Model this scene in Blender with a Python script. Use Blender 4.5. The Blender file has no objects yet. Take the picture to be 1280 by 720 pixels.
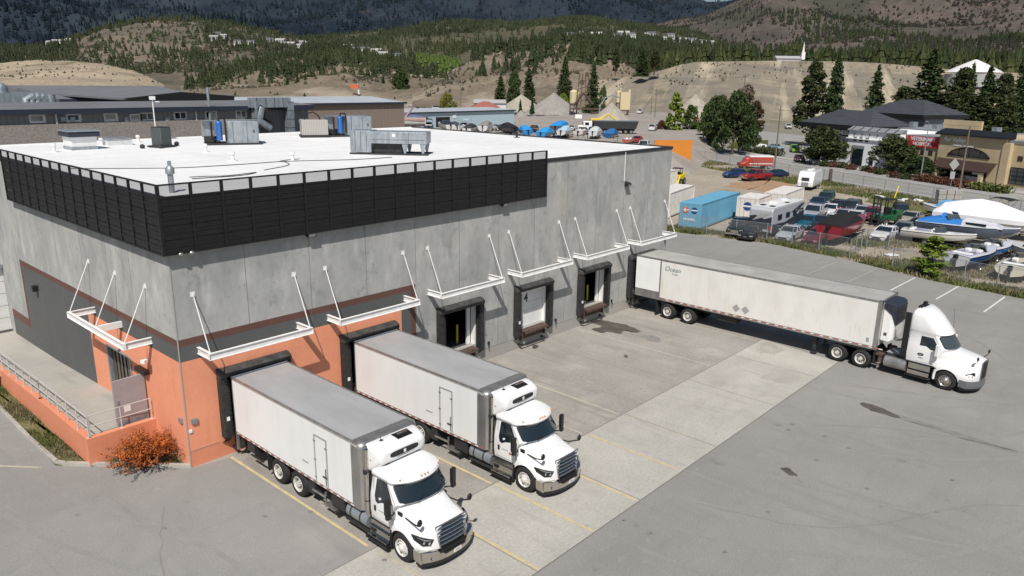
import bpy, math, random
import numpy as np
from mathutils import Vector, Matrix
R = math.radians
random.seed(7); rng = np.random.default_rng(7)
SC = bpy.context.scene
COL = SC.collection
PI = math.pi

# ------------------------------------------------------------------ camera
CF, CP, CR, CY = 944.0, .268, .014, -.835
CAM = np.array([-11.931, -28.444, 15.539])
_fw = np.array([-math.sin(CY)*math.cos(CP), math.cos(CY)*math.cos(CP), -math.sin(CP)])
_rt = np.array([math.cos(CY), math.sin(CY), 0.]); _up = np.cross(_rt, _fw)
_r2 = _rt*math.cos(CR)+_up*math.sin(CR); _u2 = -_rt*math.sin(CR)+_up*math.cos(CR)
def ray(u, v): return _fw+_r2*(u-640)/CF-_u2*(v-360)/CF
def G(u, v, z=0.):
    d = ray(u, v); t = (z-CAM[2])/d[2]; p = CAM+d*t; return (float(p[0]), float(p[1]), float(z))
def W(u, v, y):
    d = ray(u, v); t = (y-CAM[1])/d[1]; p = CAM+d*t; return (float(p[0]), float(y), float(p[2]))
def D(u, v, dist):
    d = ray(u, v); t = dist/math.hypot(d[0], d[1]); p = CAM+d*t; return (float(p[0]), float(p[1]), float(p[2]))
def hgt(u, v, base):          # height of the point seen at (u,v) standing above ground point base
    dd = math.hypot(base[0]-CAM[0], base[1]-CAM[1]); return D(u, v, dd)[2]
cd = bpy.data.cameras.new('camera'); cam = bpy.data.objects.new('camera', cd); COL.objects.link(cam)
Rm = Matrix(((_r2[0], _u2[0], -_fw[0]), (_r2[1], _u2[1], -_fw[1]), (_r2[2], _u2[2], -_fw[2])))
cam.matrix_world = Matrix.Translation(Vector(CAM)) @ Rm.to_4x4()
cd.sensor_width = 36; cd.lens = CF/1280*36; cd.clip_start = .5; cd.clip_end = 20000
SC.camera = cam

# ------------------------------------------------------------------ light
w = bpy.data.worlds.new('World'); SC.world = w; w.use_nodes = True
nt = w.node_tree; nt.nodes.clear()
sky = nt.nodes.new('ShaderNodeTexSky'); sky.sky_type = 'NISHITA'; sky.sun_disc = False
SUN_EL = R(52); SUN_TO = np.array([-.796, -.605])           # horizontal direction towards the sun
sky.sun_elevation = SUN_EL; sky.sun_rotation = math.atan2(SUN_TO[0], SUN_TO[1]); sky.altitude = 400; sky.dust_density = 1.5
bg = nt.nodes.new('ShaderNodeBackground'); bg.inputs[1].default_value = .062
wo = nt.nodes.new('ShaderNodeOutputWorld')
nt.links.new(sky.outputs[0], bg.inputs[0]); nt.links.new(bg.outputs[0], wo.inputs[0])
sl = bpy.data.lights.new('sun', 'SUN'); sl.energy = 4.75; sl.angle = R(.53); sl.color = (1, .955, .89)
so = bpy.data.objects.new('sun', sl); COL.objects.link(so)
sd = Vector((SUN_TO[0]*math.cos(SUN_EL), SUN_TO[1]*math.cos(SUN_EL), math.sin(SUN_EL)))
so.rotation_euler = sd.to_track_quat('Z', 'Y').to_euler(); so.location = (-60, -50, 90)
SC.view_settings.view_transform = 'Standard'; SC.view_settings.look = 'None'
SC.view_settings.exposure = 0; SC.view_settings.gamma = 1
SC.cycles.max_bounces = 6; SC.cycles.transparent_max_bounces = 12
SC.cycles.use_adaptive_sampling = True

# ------------------------------------------------------------------ materials
def _n(nt, t, **k):
    n = nt.nodes.new(t)
    for a, b in k.items(): setattr(n, a, b)
    return n
def pm(name, col, rough=.6, metal=0., var=.0, scale=4., col2=None, bump=0., bscale=None, coat=0., space='obj', stretch=None, mixw=(.35, .65),
       detail=6, spec=.5, fine=0., fscale=60, trans=0., emit=None):
    """procedural material: two-tone noise, optional fine grain, bump"""
    m = bpy.data.materials.new(name); m.use_nodes = True; t = m.node_tree; b = t.nodes['Principled BSDF']; L = t.links.new
    b.inputs['Roughness'].default_value = rough; b.inputs['Metallic'].default_value = metal
    b.inputs['Coat Weight'].default_value = coat; b.inputs['Specular IOR Level'].default_value = spec
    c1 = tuple(col)+(1,); c2 = tuple(col2)+(1,) if col2 else tuple(max(0, c*(1-var)) for c in col)+(1,)
    if not col2 and var: c1 = tuple(min(1, c*(1+var*.6)) for c in col)+(1,)
    if var or col2 or bump or fine:
        if space == 'obj': src = _n(t, 'ShaderNodeTexCoord').outputs['Object']
        else: src = _n(t, 'ShaderNodeNewGeometry').outputs['Position']
        if stretch:
            mp = _n(t, 'ShaderNodeMapping'); mp.inputs['Scale'].default_value = stretch; L(src, mp.inputs[0]); src = mp.outputs[0]
        nz = _n(t, 'ShaderNodeTexNoise'); nz.inputs['Scale'].default_value = scale; nz.inputs['Detail'].default_value = detail
        nz.inputs['Roughness'].default_value = .62; L(src, nz.inputs['Vector'])
        rp = _n(t, 'ShaderNodeValToRGB'); rp.color_ramp.elements[0].position = mixw[0]; rp.color_ramp.elements[1].position = mixw[1]
        rp.color_ramp.elements[0].color = c1; rp.color_ramp.elements[1].color = c2
        L(nz.outputs[0], rp.inputs[0]); out = rp.outputs[0]
        if fine:
            n2 = _n(t, 'ShaderNodeTexNoise'); n2.inputs['Scale'].default_value = fscale; n2.inputs['Detail'].default_value = 3; L(src, n2.inputs['Vector'])
            r2 = _n(t, 'ShaderNodeMapRange'); r2.inputs[1].default_value = .3; r2.inputs[2].default_value = .7
            r2.inputs[3].default_value = 1-fine; r2.inputs[4].default_value = 1+fine; L(n2.outputs[0], r2.inputs[0])
            mx = _n(t, 'ShaderNodeVectorMath', operation='SCALE'); L(out, mx.inputs[0]); L(r2.outputs[0], mx.inputs['Scale']); out = mx.outputs[0]
        L(out, b.inputs['Base Color'])
        if bump:
            n3 = _n(t, 'ShaderNodeTexNoise'); n3.inputs['Scale'].default_value = bscale or scale*4; n3.inputs['Detail'].default_value = 5; L(src, n3.inputs['Vector'])
            bp = _n(t, 'ShaderNodeBump'); bp.inputs['Strength'].default_value = min(1, bump); bp.inputs['Distance'].default_value = .03*max(1, bump); L(n3.outputs[0], bp.inputs['Height']); L(bp.outputs[0], b.inputs['Normal'])
    else: b.inputs['Base Color'].default_value = c1
    if trans:
        tr = _n(t, 'ShaderNodeBsdfTransparent'); mx = _n(t, 'ShaderNodeMixShader'); mx.inputs[0].default_value = trans
        L(b.outputs[0], mx.inputs[1]); L(tr.outputs[0], mx.inputs[2]); L(mx.outputs[0], t.nodes['Material Output'].inputs[0])
    return m
def add_layer(m, col, scale, lo, hi, stretch=None, space='pos', fac=1., detail=5, seed=0., rot=0.):
    """another noise-driven tone over the base colour"""
    t = m.node_tree; b = t.nodes['Principled BSDF']; L = t.links.new
    inp = b.inputs['Base Color']; cur = inp.links[0].from_socket if inp.links else None
    src = _n(t, 'ShaderNodeNewGeometry').outputs['Position'] if space == 'pos' else _n(t, 'ShaderNodeTexCoord').outputs['Object']
    mp = _n(t, 'ShaderNodeMapping'); mp.inputs['Location'].default_value = (seed, seed*1.7, seed*.3)
    if rot: vr = _n(t, 'ShaderNodeVectorRotate', rotation_type='Z_AXIS'); vr.inputs['Angle'].default_value = rot; L(src, vr.inputs[0]); src = vr.outputs[0]
    if stretch: mp.inputs['Scale'].default_value = stretch
    L(src, mp.inputs[0])
    nz = _n(t, 'ShaderNodeTexNoise'); nz.inputs['Scale'].default_value = scale; nz.inputs['Detail'].default_value = detail; nz.inputs['Roughness'].default_value = .6; L(mp.outputs[0], nz.inputs['Vector'])
    mr = _n(t, 'ShaderNodeMapRange'); mr.inputs[1].default_value = lo; mr.inputs[2].default_value = hi; mr.inputs[4].default_value = fac; L(nz.outputs[0], mr.inputs[0])
    mx = _n(t, 'ShaderNodeMix', data_type='RGBA'); L(mr.outputs[0], mx.inputs[0])
    if cur: L(cur, mx.inputs[6])
    else: mx.inputs[6].default_value = inp.default_value
    mx.inputs[7].default_value = tuple(col)+(1,); L(mx.outputs[2], inp); return m
def stripes(m, axis, freq, dark=.8, sharp=.5, bumpd=.02, space='obj'):
    """corrugation or panel lines along one axis: darkens and bumps"""
    t = m.node_tree; b = t.nodes['Principled BSDF']; L = t.links.new
    src = _n(t, 'ShaderNodeTexCoord').outputs['Object'] if space == 'obj' else _n(t, 'ShaderNodeNewGeometry').outputs['Position']
    sp = _n(t, 'ShaderNodeSeparateXYZ'); L(src, sp.inputs[0])
    if axis == 'XY':
        ad = _n(t, 'ShaderNodeMath', operation='ADD'); L(sp.outputs[0], ad.inputs[0]); L(sp.outputs[1], ad.inputs[1]); o = ad.outputs[0]
    else: o = sp.outputs['XYZ'.index(axis)]
    a = _n(t, 'ShaderNodeMath', operation='MULTIPLY'); a.inputs[1].default_value = freq; L(o, a.inputs[0])
    f = _n(t, 'ShaderNodeMath', operation='FRACT'); L(a.outputs[0], f.inputs[0])
    g = _n(t, 'ShaderNodeMath', operation='LESS_THAN'); g.inputs[1].default_value = sharp; L(f.outputs[0], g.inputs[0])
    inp = b.inputs['Base Color']; cur = inp.links[0].from_socket if inp.links else None
    mx = _n(t, 'ShaderNodeMix', data_type='RGBA', blend_type='MULTIPLY'); L(g.outputs[0], mx.inputs[0])
    if cur: L(cur, mx.inputs[6])
    else: mx.inputs[6].default_value = inp.default_value
    mx.inputs[7].default_value = (dark, dark, dark, 1); L(mx.outputs[2], inp)
    return m

M = {}
def mk(name, *a, **k): M[name] = pm(name, *a, **k); return M[name]
mk('white_paint', (.8, .8, .79), .35, coat=.2, var=.04, scale=1.2)
mk('truck_white', (.8, .8, .8), .22, coat=.6, var=.015, scale=1.)
mk('box_white', (.80, .80, .79), .4, col2=(.72, .72, .71), scale=1.1, stretch=(1, 1, .3), mixw=(.4, .75))
mk('trailer_white', (.74, .73, .70), .45, col2=(.64, .62, .57), scale=.8, stretch=(1, 1, .5), mixw=(.45, .8))
mk('aluminium', (.42, .41, .40), .38, metal=.75, var=.25, scale=3., stretch=(1, 1, .2))
mk('chrome', (.60, .57, .53), .16, metal=1., var=.12, scale=2)
mk('dark_steel', (.03, .03, .032), .55, var=.3, scale=5)
mk('black_plastic', (.012, .012, .013), .45)
mk('rubber', (.018, .018, .018), .85, var=.35, scale=9, bump=.2)
mk('tread_dust', (.05, .048, .044), .9, var=.3, scale=8)
mk('rim_white', (.62, .6, .57), .4, var=.2, scale=7)
mk('rim_alloy', (.5, .48, .44), .28, metal=.8, var=.25, scale=8)
mk('glass', (.012, .02, .026), .06, spec=.8, coat=.5)
mk('glass_pale', (.05, .065, .07), .1, spec=.8)
mk('headlight', (.35, .36, .38), .08, metal=.3, coat=1)
mk('amber', (.65, .25, .03), .3)
mk('red', (.45, .02, .02), .4)
mk('white_tape', (.75, .72, .7), .4)
mk('red_tape', (.42, .12, .10), .45)
mk('sticker_grey', (.33, .33, .33), .5)
mk('gal', (.36, .40, .43), .42, metal=.55, var=.25, scale=4, stretch=(1, 1, .3))
mk('roof_membrane', (.80, .80, .80), .6, col2=(.72, .72, .72), scale=.22, mixw=(.4, .7), space='pos', stretch=(1, .4, 1), fine=.03, fscale=3)
add_layer(M['roof_membrane'], (.62, .60, .56), .5, .62, .7, stretch=(1, 1, 1), fac=.35, seed=8)
add_layer(M['roof_membrane'], (.60, .59, .57), .12, .55, .8, stretch=(.4, 2.2, 1), fac=.6)
M['con'] = pm('bare_concrete', (.43, .43, .41), .85, col2=(.315, .32, .312), scale=.5, space='pos', stretch=(1, 1, .6), fine=.10, fscale=4, bump=.25, bscale=9, mixw=(.36, .62))
add_layer(M['con'], (.245, .25, .245), .75, .55, .74, stretch=(1.3, 1.3, .45), fac=.75)
add_layer(M['con'], (.54, .54, .52), .9, .54, .74, stretch=(1.2, 1.2, .5), fac=.75, seed=9)
add_layer(M['con'], (.22, .225, .22), 2.2, .58, .70, stretch=(1, 1, .9), fac=.5, seed=44)
add_layer(M['con'], (.38, .33, .26), .5, .62, .78, stretch=(1.5, 1.5, .5), fac=.5, seed=31)
def painted(name, c, dirt): 
    m = pm(name, c, .7, var=.07, scale=.7, space='pos', fine=.03, fscale=7, bump=.15, bscale=8)
    add_layer(m, dirt, 1.1, .58, .85, stretch=(1.7, 1.7, .2), fac=.5); M[name] = m
painted('orange_paint', (.78, .31, .18), (.58, .20, .11))
painted('orange_wall_low', (.68, .255, .145), (.46, .22, .14))
painted('charcoal_paint', (.095, .10, .10), (.14, .145, .14))
painted('brown_paint', (.125, .058, .045), (.09, .045, .038))
painted('footing', (.36, .345, .32), (.27, .25, .225))
mk('joint', (.17, .165, .155), .9)
mk('screen_black', (.0075, .0075, .009), .5, var=.4, scale=2.5)
mk('screen_mesh', (.02, .02, .022), .7, trans=.52)
mk('pad_black', (.028, .028, .028), .75, var=.5, scale=5, bump=.4)
mk('pad_top', (.05, .05, .048), .7, var=.5, scale=3, stretch=(1, 1, 1), bump=.5, fine=.3, fscale=20)
mk('rust', (.10, .065, .05), .85, var=.45, scale=6, bump=.4, fine=.2)
mk('yellow_safety', (.7, .52, .03), .5, var=.15)
mk('door_grey', (.34, .32, .33), .5, var=.08, scale=2)
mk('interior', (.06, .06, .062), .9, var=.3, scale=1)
mk('canopy_white', (.78, .77, .76), .5, var=.08, scale=3)
mk('asphalt_dark', (.09, .09, .09), .9, var=.2, scale=1)
add_layer(M['box_white'], (.52, .50, .47), 1.5, .62, .8, stretch=(1, 3.5, .35), space='obj', fac=.45)
add_layer(M['truck_white'], (.66, .64, .60), 2.2, .60, .8, stretch=(1, 1, .7), space='obj', fac=.4)
add_layer(M['trailer_white'], (.50, .44, .36), 1.2, .60, .78, stretch=(1, 2.5, .5), space='obj', fac=.45)
# ground
def ground_mat(name, c1, c2, sc, layers, fine=.10, fscale=9, bump=.15, st=None):
    m = pm(name, c1, .9, col2=c2, scale=sc, space='pos', fine=fine, fscale=fscale, bump=bump, bscale=22, spec=.2, stretch=st); M[name] = m
    for l in layers: add_layer(m, *l[:4], **(l[4] if len(l) > 4 else {}))
    return m
ground_mat('asphalt', (0.281, 0.271, 0.255), (0.241, 0.235, 0.223), .16, [
    ((0.216, 0.208, 0.195), .55, .52, .78, dict(fac=.7, stretch=(.3, 1.3, 1))), ((0.322, 0.311, 0.290), .3, .56, .78, dict(fac=.6, seed=5)), ((0.331, 0.317, 0.294), 2.6, .60, .72, dict(fac=.5, seed=50)),
    ((0.184, 0.178, 0.167), 1.4, .655, .74, dict(fac=.6, seed=11)), ((0.207, 0.199, 0.186), .9, .60, .75, dict(fac=.5, seed=17, stretch=(2.2, .25, 1))), ((0.212, 0.204, 0.193), .5, .60, .72, dict(fac=.5, seed=77, stretch=(1.5, .12, 1))), ((0.175, 0.169, 0.158), 5, .70, .75, dict(fac=.7, seed=61))], fine=.11, fscale=16)
ground_mat('dock_asphalt', (.335, .314, .283), (.28, .264, .24), .3, [
    ((.225, .205, .178), .5, .53, .72, dict(fac=.7, stretch=(1.5, .3, 1))), ((.42, .39, .345), .4, .54, .74, dict(fac=.75, seed=5)), ((.19, .175, .155), 1.2, .64, .74, dict(fac=.6, seed=21)), ((.24, .222, .195), 3, .64, .74, dict(fac=.5, seed=33)), ((.25, .23, .20), .8, .58, .7, dict(fac=.6, seed=90, stretch=(3, .15, 1)))], fine=.14)
ground_mat('slab', (.435, .418, .378), (.37, .355, .318), .35, [
    ((.325, .308, .27), .45, .57, .72, dict(fac=.7, stretch=(.7, 1.1, 1))), ((.49, .47, .43), .5, .54, .74, dict(fac=.6, seed=3)), ((.28, .265, .235), .9, .65, .71, dict(fac=.6, seed=14)), ((.33, .315, .28), .7, .60, .72, dict(fac=.6, seed=23, stretch=(2.5, .2, 1))), ((.30, .285, .25), 4, .68, .74, dict(fac=.5, seed=60))], fine=.10)
ground_mat('ramp_concrete', (.40, .38, .34), (.34, .325, .295), .4, [((.27, .26, .235), .8, .58, .75, dict(fac=.6, stretch=(1.5, .3, 1)))], fine=.05)
ground_mat('dirt', (.36, .32, .265), (.29, .25, .20), .09, [((.20, .18, .145), .22, .56, .74, dict(fac=.6)), ((.42, .37, .30), .3, .55, .75, dict(fac=.6, seed=4)), ((.115, .12, .05), .16, .60, .68, dict(fac=.7, seed=8))], fine=.18, fscale=3)
ground_mat('valley', (.25, .23, .19), (.17, .165, .12), .012, [((.32, .29, .25), .02, .55, .7, dict(fac=.7)), ((.09, .12, .045), .018, .58, .66, dict(fac=.7, seed=4))], fine=.15, fscale=.4)
ground_mat('road', (0.312, 0.305, 0.294), (0.269, 0.262, 0.252), .1, [((0.213, 0.207, 0.198), .5, .55, .75, dict(fac=.6, stretch=(.8, .15, 1)))])
ground_mat('kerb_concrete', (.42, .40, .36), (.34, .32, .29), 1.2, [], fine=.08)
ground_mat('grass_soil', (.10, .115, .04), (.17, .15, .07), .8, [((.055, .075, .02), 1.1, .5, .65, dict(fac=.8)), ((.24, .2, .11), .7, .6, .75, dict(fac=.8, seed=3))], fine=.35, fscale=18, bump=1.)
ground_mat('gravel', (.33, .30, .27), (.27, .245, .215), .1, [((.22, .2, .175), .3, .56, .75, dict(fac=.6))], fine=.15, fscale=2)
mk('tyre_mark', (.235, .228, .215), .9, col2=(.262, .255, .240), scale=1.2, space='pos', fine=.12, fscale=14)
mk('tyre_mark_pale', (.36, .345, .31), .9, col2=(.42, .405, .365), scale=1.2, space='pos', fine=.12, fscale=14)
mk('rail_grey', (.50, .49, .47), .5, var=.1)
mk('line_yellow', (.56, .46, .24), .8, col2=(.38, .34, .27), scale=2.5, space='pos', mixw=(.45, .72), fine=.15)
mk('line_pale', (.48, .43, .32), .8, col2=(.33, .31, .28), scale=2.5, space='pos', mixw=(.42, .66), fine=.15)
mk('line_white', (.68, .67, .64), .8, col2=(.45, .44, .42), scale=3.5, space='pos', mixw=(.5, .75), fine=.1)
mk('line_faint', (.36, .33, .29), .85, col2=(.30, .285, .255), scale=2., space='pos')
mk('stain_dark', (.070, .060, .050), .5, col2=(.12, .105, .088), scale=1.6, space='pos', fine=.2)
mk('stain_mid', (.19, .18, .165), .8, col2=(.235, .225, .21), scale=2., space='pos', fine=.12)
mk('stain_light', (.36, .342, .30), .85, var=.1, scale=1.5, space='pos', fine=.12)

# ------------------------------------------------------------------ mesh builder
class MB:
    def __init__(s, mats=None): s.v = []; s.f = []; s.m = []; s.mats = list(mats or []); s.cur = 0
    def use(s, name):
        if name not in s.mats: s.mats.append(name)
        s.cur = s.mats.index(name); return s
    def add(s, vs, fs, mi=None):
        o = len(s.v); s.v += [tuple(map(float, p)) for p in vs]
        for f in fs: s.f.append(tuple(i+o for i in f)); s.m.append(s.cur if mi is None else mi)
        return s
    def box(s, x0, x1, y0, y1, z0, z1, T=None):
        vs = [(x, y, z) for z in (z0, z1) for y in (y0, y1) for x in (x0, x1)]
        if T is not None: vs = [T @ Vector(p) for p in vs]
        return s.add(vs, [(0, 2, 3, 1), (4, 5, 7, 6), (0, 1, 5, 4), (2, 6, 7, 3), (0, 4, 6, 2), (1, 3, 7, 5)])
    def cbox(s, c, sz, rz=0, rx=0, ry=0):
        T = Matrix.Translation(c) @ Matrix.Rotation(rz, 4, 'Z') @ Matrix.Rotation(ry, 4, 'Y') @ Matrix.Rotation(rx, 4, 'X')
        a, b, c2 = sz[0]/2, sz[1]/2, sz[2]/2; return s.box(-a, a, -b, b, -c2, c2, T)
    def quad(s, a, b, c, d): return s.add([a, b, c, d], [(0, 1, 2, 3)])
    def poly(s, pts): return s.add(pts, [tuple(range(len(pts)))])
    def prism(s, pts, off):      # polygon (3D) extruded by vector
        n = len(pts); q = [tuple(p[i]+off[i] for i in range(3)) for p in pts]
        return s.add(list(pts)+q, [tuple(range(n))[::-1], tuple(range(n, 2*n))]+[(i, (i+1) % n, n+(i+1) % n, n+i) for i in range(n)])
    def cyl(s, p0, p1, r0, r1=None, n=12, caps=True):
        r1 = r0 if r1 is None else r1; p0 = Vector(p0); p1 = Vector(p1); d = (p1-p0)
        if d.length < 1e-6: return s
        d.normalize(); a = d.orthogonal().normalized(); b = d.cross(a); vs = []
        for p, r in ((p0, r0), (p1, r1)):
            for i in range(n): t = 2*PI*i/n; vs.append(p+a*r*math.cos(t)+b*r*math.sin(t))
        fs = [(i, (i+1) % n, n+(i+1) % n, n+i) for i in range(n)]
        if caps: fs += [tuple(range(n))[::-1], tuple(range(n, 2*n))]
        return s.add(vs, fs)
    def tube(s, pts, r, n=8):
        pts = [Vector(p) for p in pts]; vs = []; k = len(pts); a = None
        for j, p in enumerate(pts):
            d = (pts[min(j+1, k-1)]-pts[max(j-1, 0)]).normalized()
            if a is None: a = d.orthogonal().normalized()
            a = (a-d*a.dot(d)).normalized(); b = d.cross(a); rr = r[j] if isinstance(r, (list, tuple)) else r
            for i in range(n): t = 2*PI*i/n; vs.append(p+a*rr*math.cos(t)+b*rr*math.sin(t))
        fs = [(j*n+i, j*n+(i+1) % n, (j+1)*n+(i+1) % n, (j+1)*n+i) for j in range(k-1) for i in range(n)]
        return s.add(vs, fs+[tuple(range(n))[::-1], tuple(range((k-1)*n, k*n))])
    def lathe(s, prof, c, axis='X', n=28):      # prof: (offset along axis, radius)
        vs = []; k = len(prof)
        for a, r in prof:
            for i in range(n):
                t = 2*PI*i/n; q, w_ = r*math.cos(t), r*math.sin(t)
                vs.append((c[0]+a, c[1]+q, c[2]+w_) if axis == 'X' else ((c[0]+q, c[1]+a, c[2]+w_) if axis == 'Y' else (c[0]+q, c[1]+w_, c[2]+a)))
        fs = [(j*n+i, j*n+(i+1) % n, (j+1)*n+(i+1) % n, (j+1)*n+i) for j in range(k-1) for i in range(n)]
        return s.add(vs, fs)
    def loft(s, secs, closed=True, caps=True):
        n = len(secs[0]); k = len(secs); vs = [p for q in secs for p in q]
        fs = [(j*n+i, j*n+(i+1) % n, (j+1)*n+(i+1) % n, (j+1)*n+i) for j in range(k-1) for i in range(n if closed else n-1)]
        if caps: fs += [tuple(range(n))[::-1], tuple(range((k-1)*n, k*n))]
        return s.add(vs, fs)
    def sphere(s, c, r, n=10, k=6, sz=(1, 1, 1)):
        secs = []
        for j in range(k+1):
            t = -PI/2+PI*j/k; rr = max(1e-4, math.cos(t))*r
            secs.append([(c[0]+sz[0]*rr*math.cos(2*PI*i/n), c[1]+sz[1]*rr*math.sin(2*PI*i/n), c[2]+sz[2]*r*math.sin(t)) for i in range(n)])
        return s.loft(secs)
ORIG = {}
def obj(name, mb, mat=None, parent=None, smooth=0, bevel=0, loc=None, rz=0, fixn=True):
    me = bpy.data.meshes.new(name); me.from_pydata(mb.v, [], mb.f); 
    names = mb.mats if mb.mats else [mat]
    for n_ in names: me.materials.append(M[n_] if isinstance(n_, str) else n_)
    if len(names) > 1: me.polygons.foreach_set('material_index', mb.m)
    me.update()
    if fixn and len(mb.f) < 60000:
        import bmesh
        bm = bmesh.new(); bm.from_mesh(me); bmesh.ops.recalc_face_normals(bm, faces=bm.faces); bm.to_mesh(me); bm.free()
    if smooth:
        me.shade_smooth(); me.set_sharp_from_angle(angle=R(smooth))
    o = bpy.data.objects.new(name, me); COL.objects.link(o)
    if parent: o.parent = parent
    if loc is not None: o.location = loc
    o.rotation_euler.z = rz
    if bevel:
        b = o.modifiers.new('bevel', 'BEVEL'); b.width = bevel; b.segments = 2; b.limit_method = 'ANGLE'; b.angle_limit = R(40)
    return o
def tag(o, label, cat, group=None):
    o['label'] = label; o['category'] = cat
    if group: o['group'] = group
    return o
def thing(name, label, cat, loc=(0, 0, 0), rz=0, group=None):
    o = bpy.data.objects.new(name, None); COL.objects.link(o); o.location = loc; o.rotation_euler.z = rz; o.empty_display_size = .3
    return tag(o, label, cat, group)
def struct(name, mb, mat=None, **k):
    o = obj(name, mb, mat, **k); o['kind'] = 'structure'; return o
def stuff(o): o['kind'] = 'stuff'; return o
def dup(root, loc, rz, label=None, group=None, skip=()):
    r = root.copy(); COL.objects.link(r); r.location = loc; r.rotation_euler.z = rz
    if label: r['label'] = label
    if group: r['group'] = group
    for ch in root.children:
        if ch.name.split('.')[0] in skip: continue
        c = ch.copy(); COL.objects.link(c); c.parent = r
        for g in ch.children:
            d = g.copy(); COL.objects.link(d); d.parent = c
    return r
def text_mb(body, size, mat, ext=.004, shear=0., bold=0.):
    """text as mesh in the XZ plane, facing -Y, centred"""
    cu = bpy.data.curves.new('t', 'FONT'); cu.body = body; cu.size = size; cu.align_x = 'CENTER'; cu.align_y = 'CENTER'; cu.extrude = ext; cu.shear = shear; cu.offset = bold
    cu.resolution_u = 3
    o = bpy.data.objects.new('t', cu); COL.objects.link(o); dg = bpy.context.evaluated_depsgraph_get(); me = bpy.data.meshes.new_from_object(o.evaluated_get(dg))
    mb = MB([mat]); mb.add([(v.co.x, -v.co.z, v.co.y) for v in me.vertices], [tuple(p.vertices) for p in me.polygons])
    bpy.data.objects.remove(o); bpy.data.curves.remove(cu); bpy.data.meshes.remove(me)
    return mb
def spl(pts, n):     # Catmull-Rom through control rows (k, dims)
    P = np.array(pts, float); k = len(P); out = []
    ts = np.linspace(0, k-1, n)
    for t in ts:
        i = min(int(t), k-2); u = t-i; p0 = P[max(i-1, 0)]; p1 = P[i]; p2 = P[i+1]; p3 = P[min(i+2, k-1)]
        out.append(.5*((2*p1)+(-p0+p2)*u+(2*p0-5*p1+4*p2-p3)*u*u+(-p0+3*p1-3*p2+p3)*u**3))
    return np.array(out)
# ================================================================== ground sheets
def sheet(name, pts, mat, z, kind='structure', fan=False):
    mb = MB([mat]); mb.poly([(p[0], p[1], z) for p in pts]); o = obj(name, mb, mat); o['kind'] = kind; return o
sheet('ground', [(-9000, -3000), (9000, -3000), (9000, 9000), (-9000, 9000)], 'valley', -.03)
YE = [(54, -70), (55.1, -30), (55.35, -20.2), (56.5, -13.2), (59.2, -5.8), (61.0, 2.5), (59.4, 11.9), (57.5, 30)]
sheet('yard', [(-70, -70)]+YE+[(40, 34), (-30, 34), (-70, 34)], 'asphalt', 0)
NX, NY = .457, .889
def Nl(t): return (144.7+NX*t, 30.9+NY*t)
def off(p, d): return (p[0]+.889*d, p[1]-.457*d)
sheet('dirt_lot', YE+[(60, 60), off(Nl(60), -19)]+[off(Nl(-120), -19)]+[(54, -110)], 'dirt', -.012)
sheet('road', [Nl(-170), Nl(400), off(Nl(400), -17), off(Nl(-170), -17)], 'road', .0)
sheet('side_street', [off(Nl(25), -16.9), off(Nl(52), -16.9), (62, 60), (60, 36), (88, 30)], 'gravel', -.006)
# road edges and markings
mb = MB(['line_white'])
for dd in (-1.2, -15.8):
    a, b = off(Nl(-170), dd), off(Nl(400), dd); c, d_ = off(Nl(400), dd-.16), off(Nl(-170), dd-.16); mb.quad(a+(.004,), b+(.004,), c+(.004,), d_+(.004,))
struct('road_edge_line', mb)
mb = MB(['line_yellow'])
for dd in (-8.4, -8.75):
    a, b = off(Nl(-170), dd), off(Nl(400), dd); c, d_ = off(Nl(400), dd-.14), off(Nl(-170), dd-.14); mb.quad(a+(.004,), b+(.004,), c+(.004,), d_+(.004,))
struct('road_centre_line', mb)
mb = MB(['line_white'])
for i in range(-18, 60):
    for dd in (-4.8, -12.3):
        t = i*8; a, b = off(Nl(t), dd), off(Nl(t+3), dd); mb.quad(a+(.004,), b+(.004,), off(b, -.14)+(.004,), off(a, -.14)+(.004,))
struct('road_lane_line', mb)
def strip(name, d0, d1, z, mat, t0=-170, t1=400):
    mb = MB([mat]); P = [off(Nl(t0), d0), off(Nl(t1), d0), off(Nl(t1), d1), off(Nl(t0), d1)]
    mb.prism([p+(-.02,) for p in P], (0, 0, z+.02)); return struct(name, mb)
strip('pavement', 0, 2.2, .13, 'kerb_concrete'); strip('road_kerb', -17.35, -17, .13, 'kerb_concrete'); strip('road_shoulder', -19.5, -17.36, .02, 'gravel')
sheet('business_parking', [off(Nl(-170), 2.2), off(Nl(130), 2.2), off(Nl(130), 60), off(Nl(-170), 60)], 'road', -.008)
# dock apron
sheet('dock_strip', [(.02, 0), (36.4, 0), (36.4, -9.86), (1.6, -9.86), (1.6, -.35)], 'dock_asphalt', .004)
sheet('concrete_slab', [(-8, -9.86), (32.2, -9.86), (31.5, -14.85), (-8, -14.75)], 'slab', .008)
mb = MB(['joint'])
for x in (4.6, 10.7, 16.8, 22.9, 28.2): mb.quad((x, -9.9, .0121), (x+.03, -9.9, .0121), (x+.03, -14.75, .0121), (x, -14.75, .0121))
mb.quad((-8, -9.84, .0121), (32.2, -9.84, .0121), (32.2, -9.88, .0121), (-8, -9.88, .0121)); mb.quad((-8, -14.73, .0121), (31.5, -14.83, .0121), (31.5, -14.87, .0121), (-8, -14.77, .0121))
struct('slab_joint', mb)
def line(name, p0, p1, wdt, mat, z):
    d = np.array(p1)-np.array(p0); n = np.array([-d[1], d[0]])/np.hypot(*d)*wdt/2; a, b = np.array(p0), np.array(p1)
    mb = MB([mat]); mb.poly([tuple(q)+(z,) for q in (a-n, b-n, b+n, a+n)]); return struct(name, mb)
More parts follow.
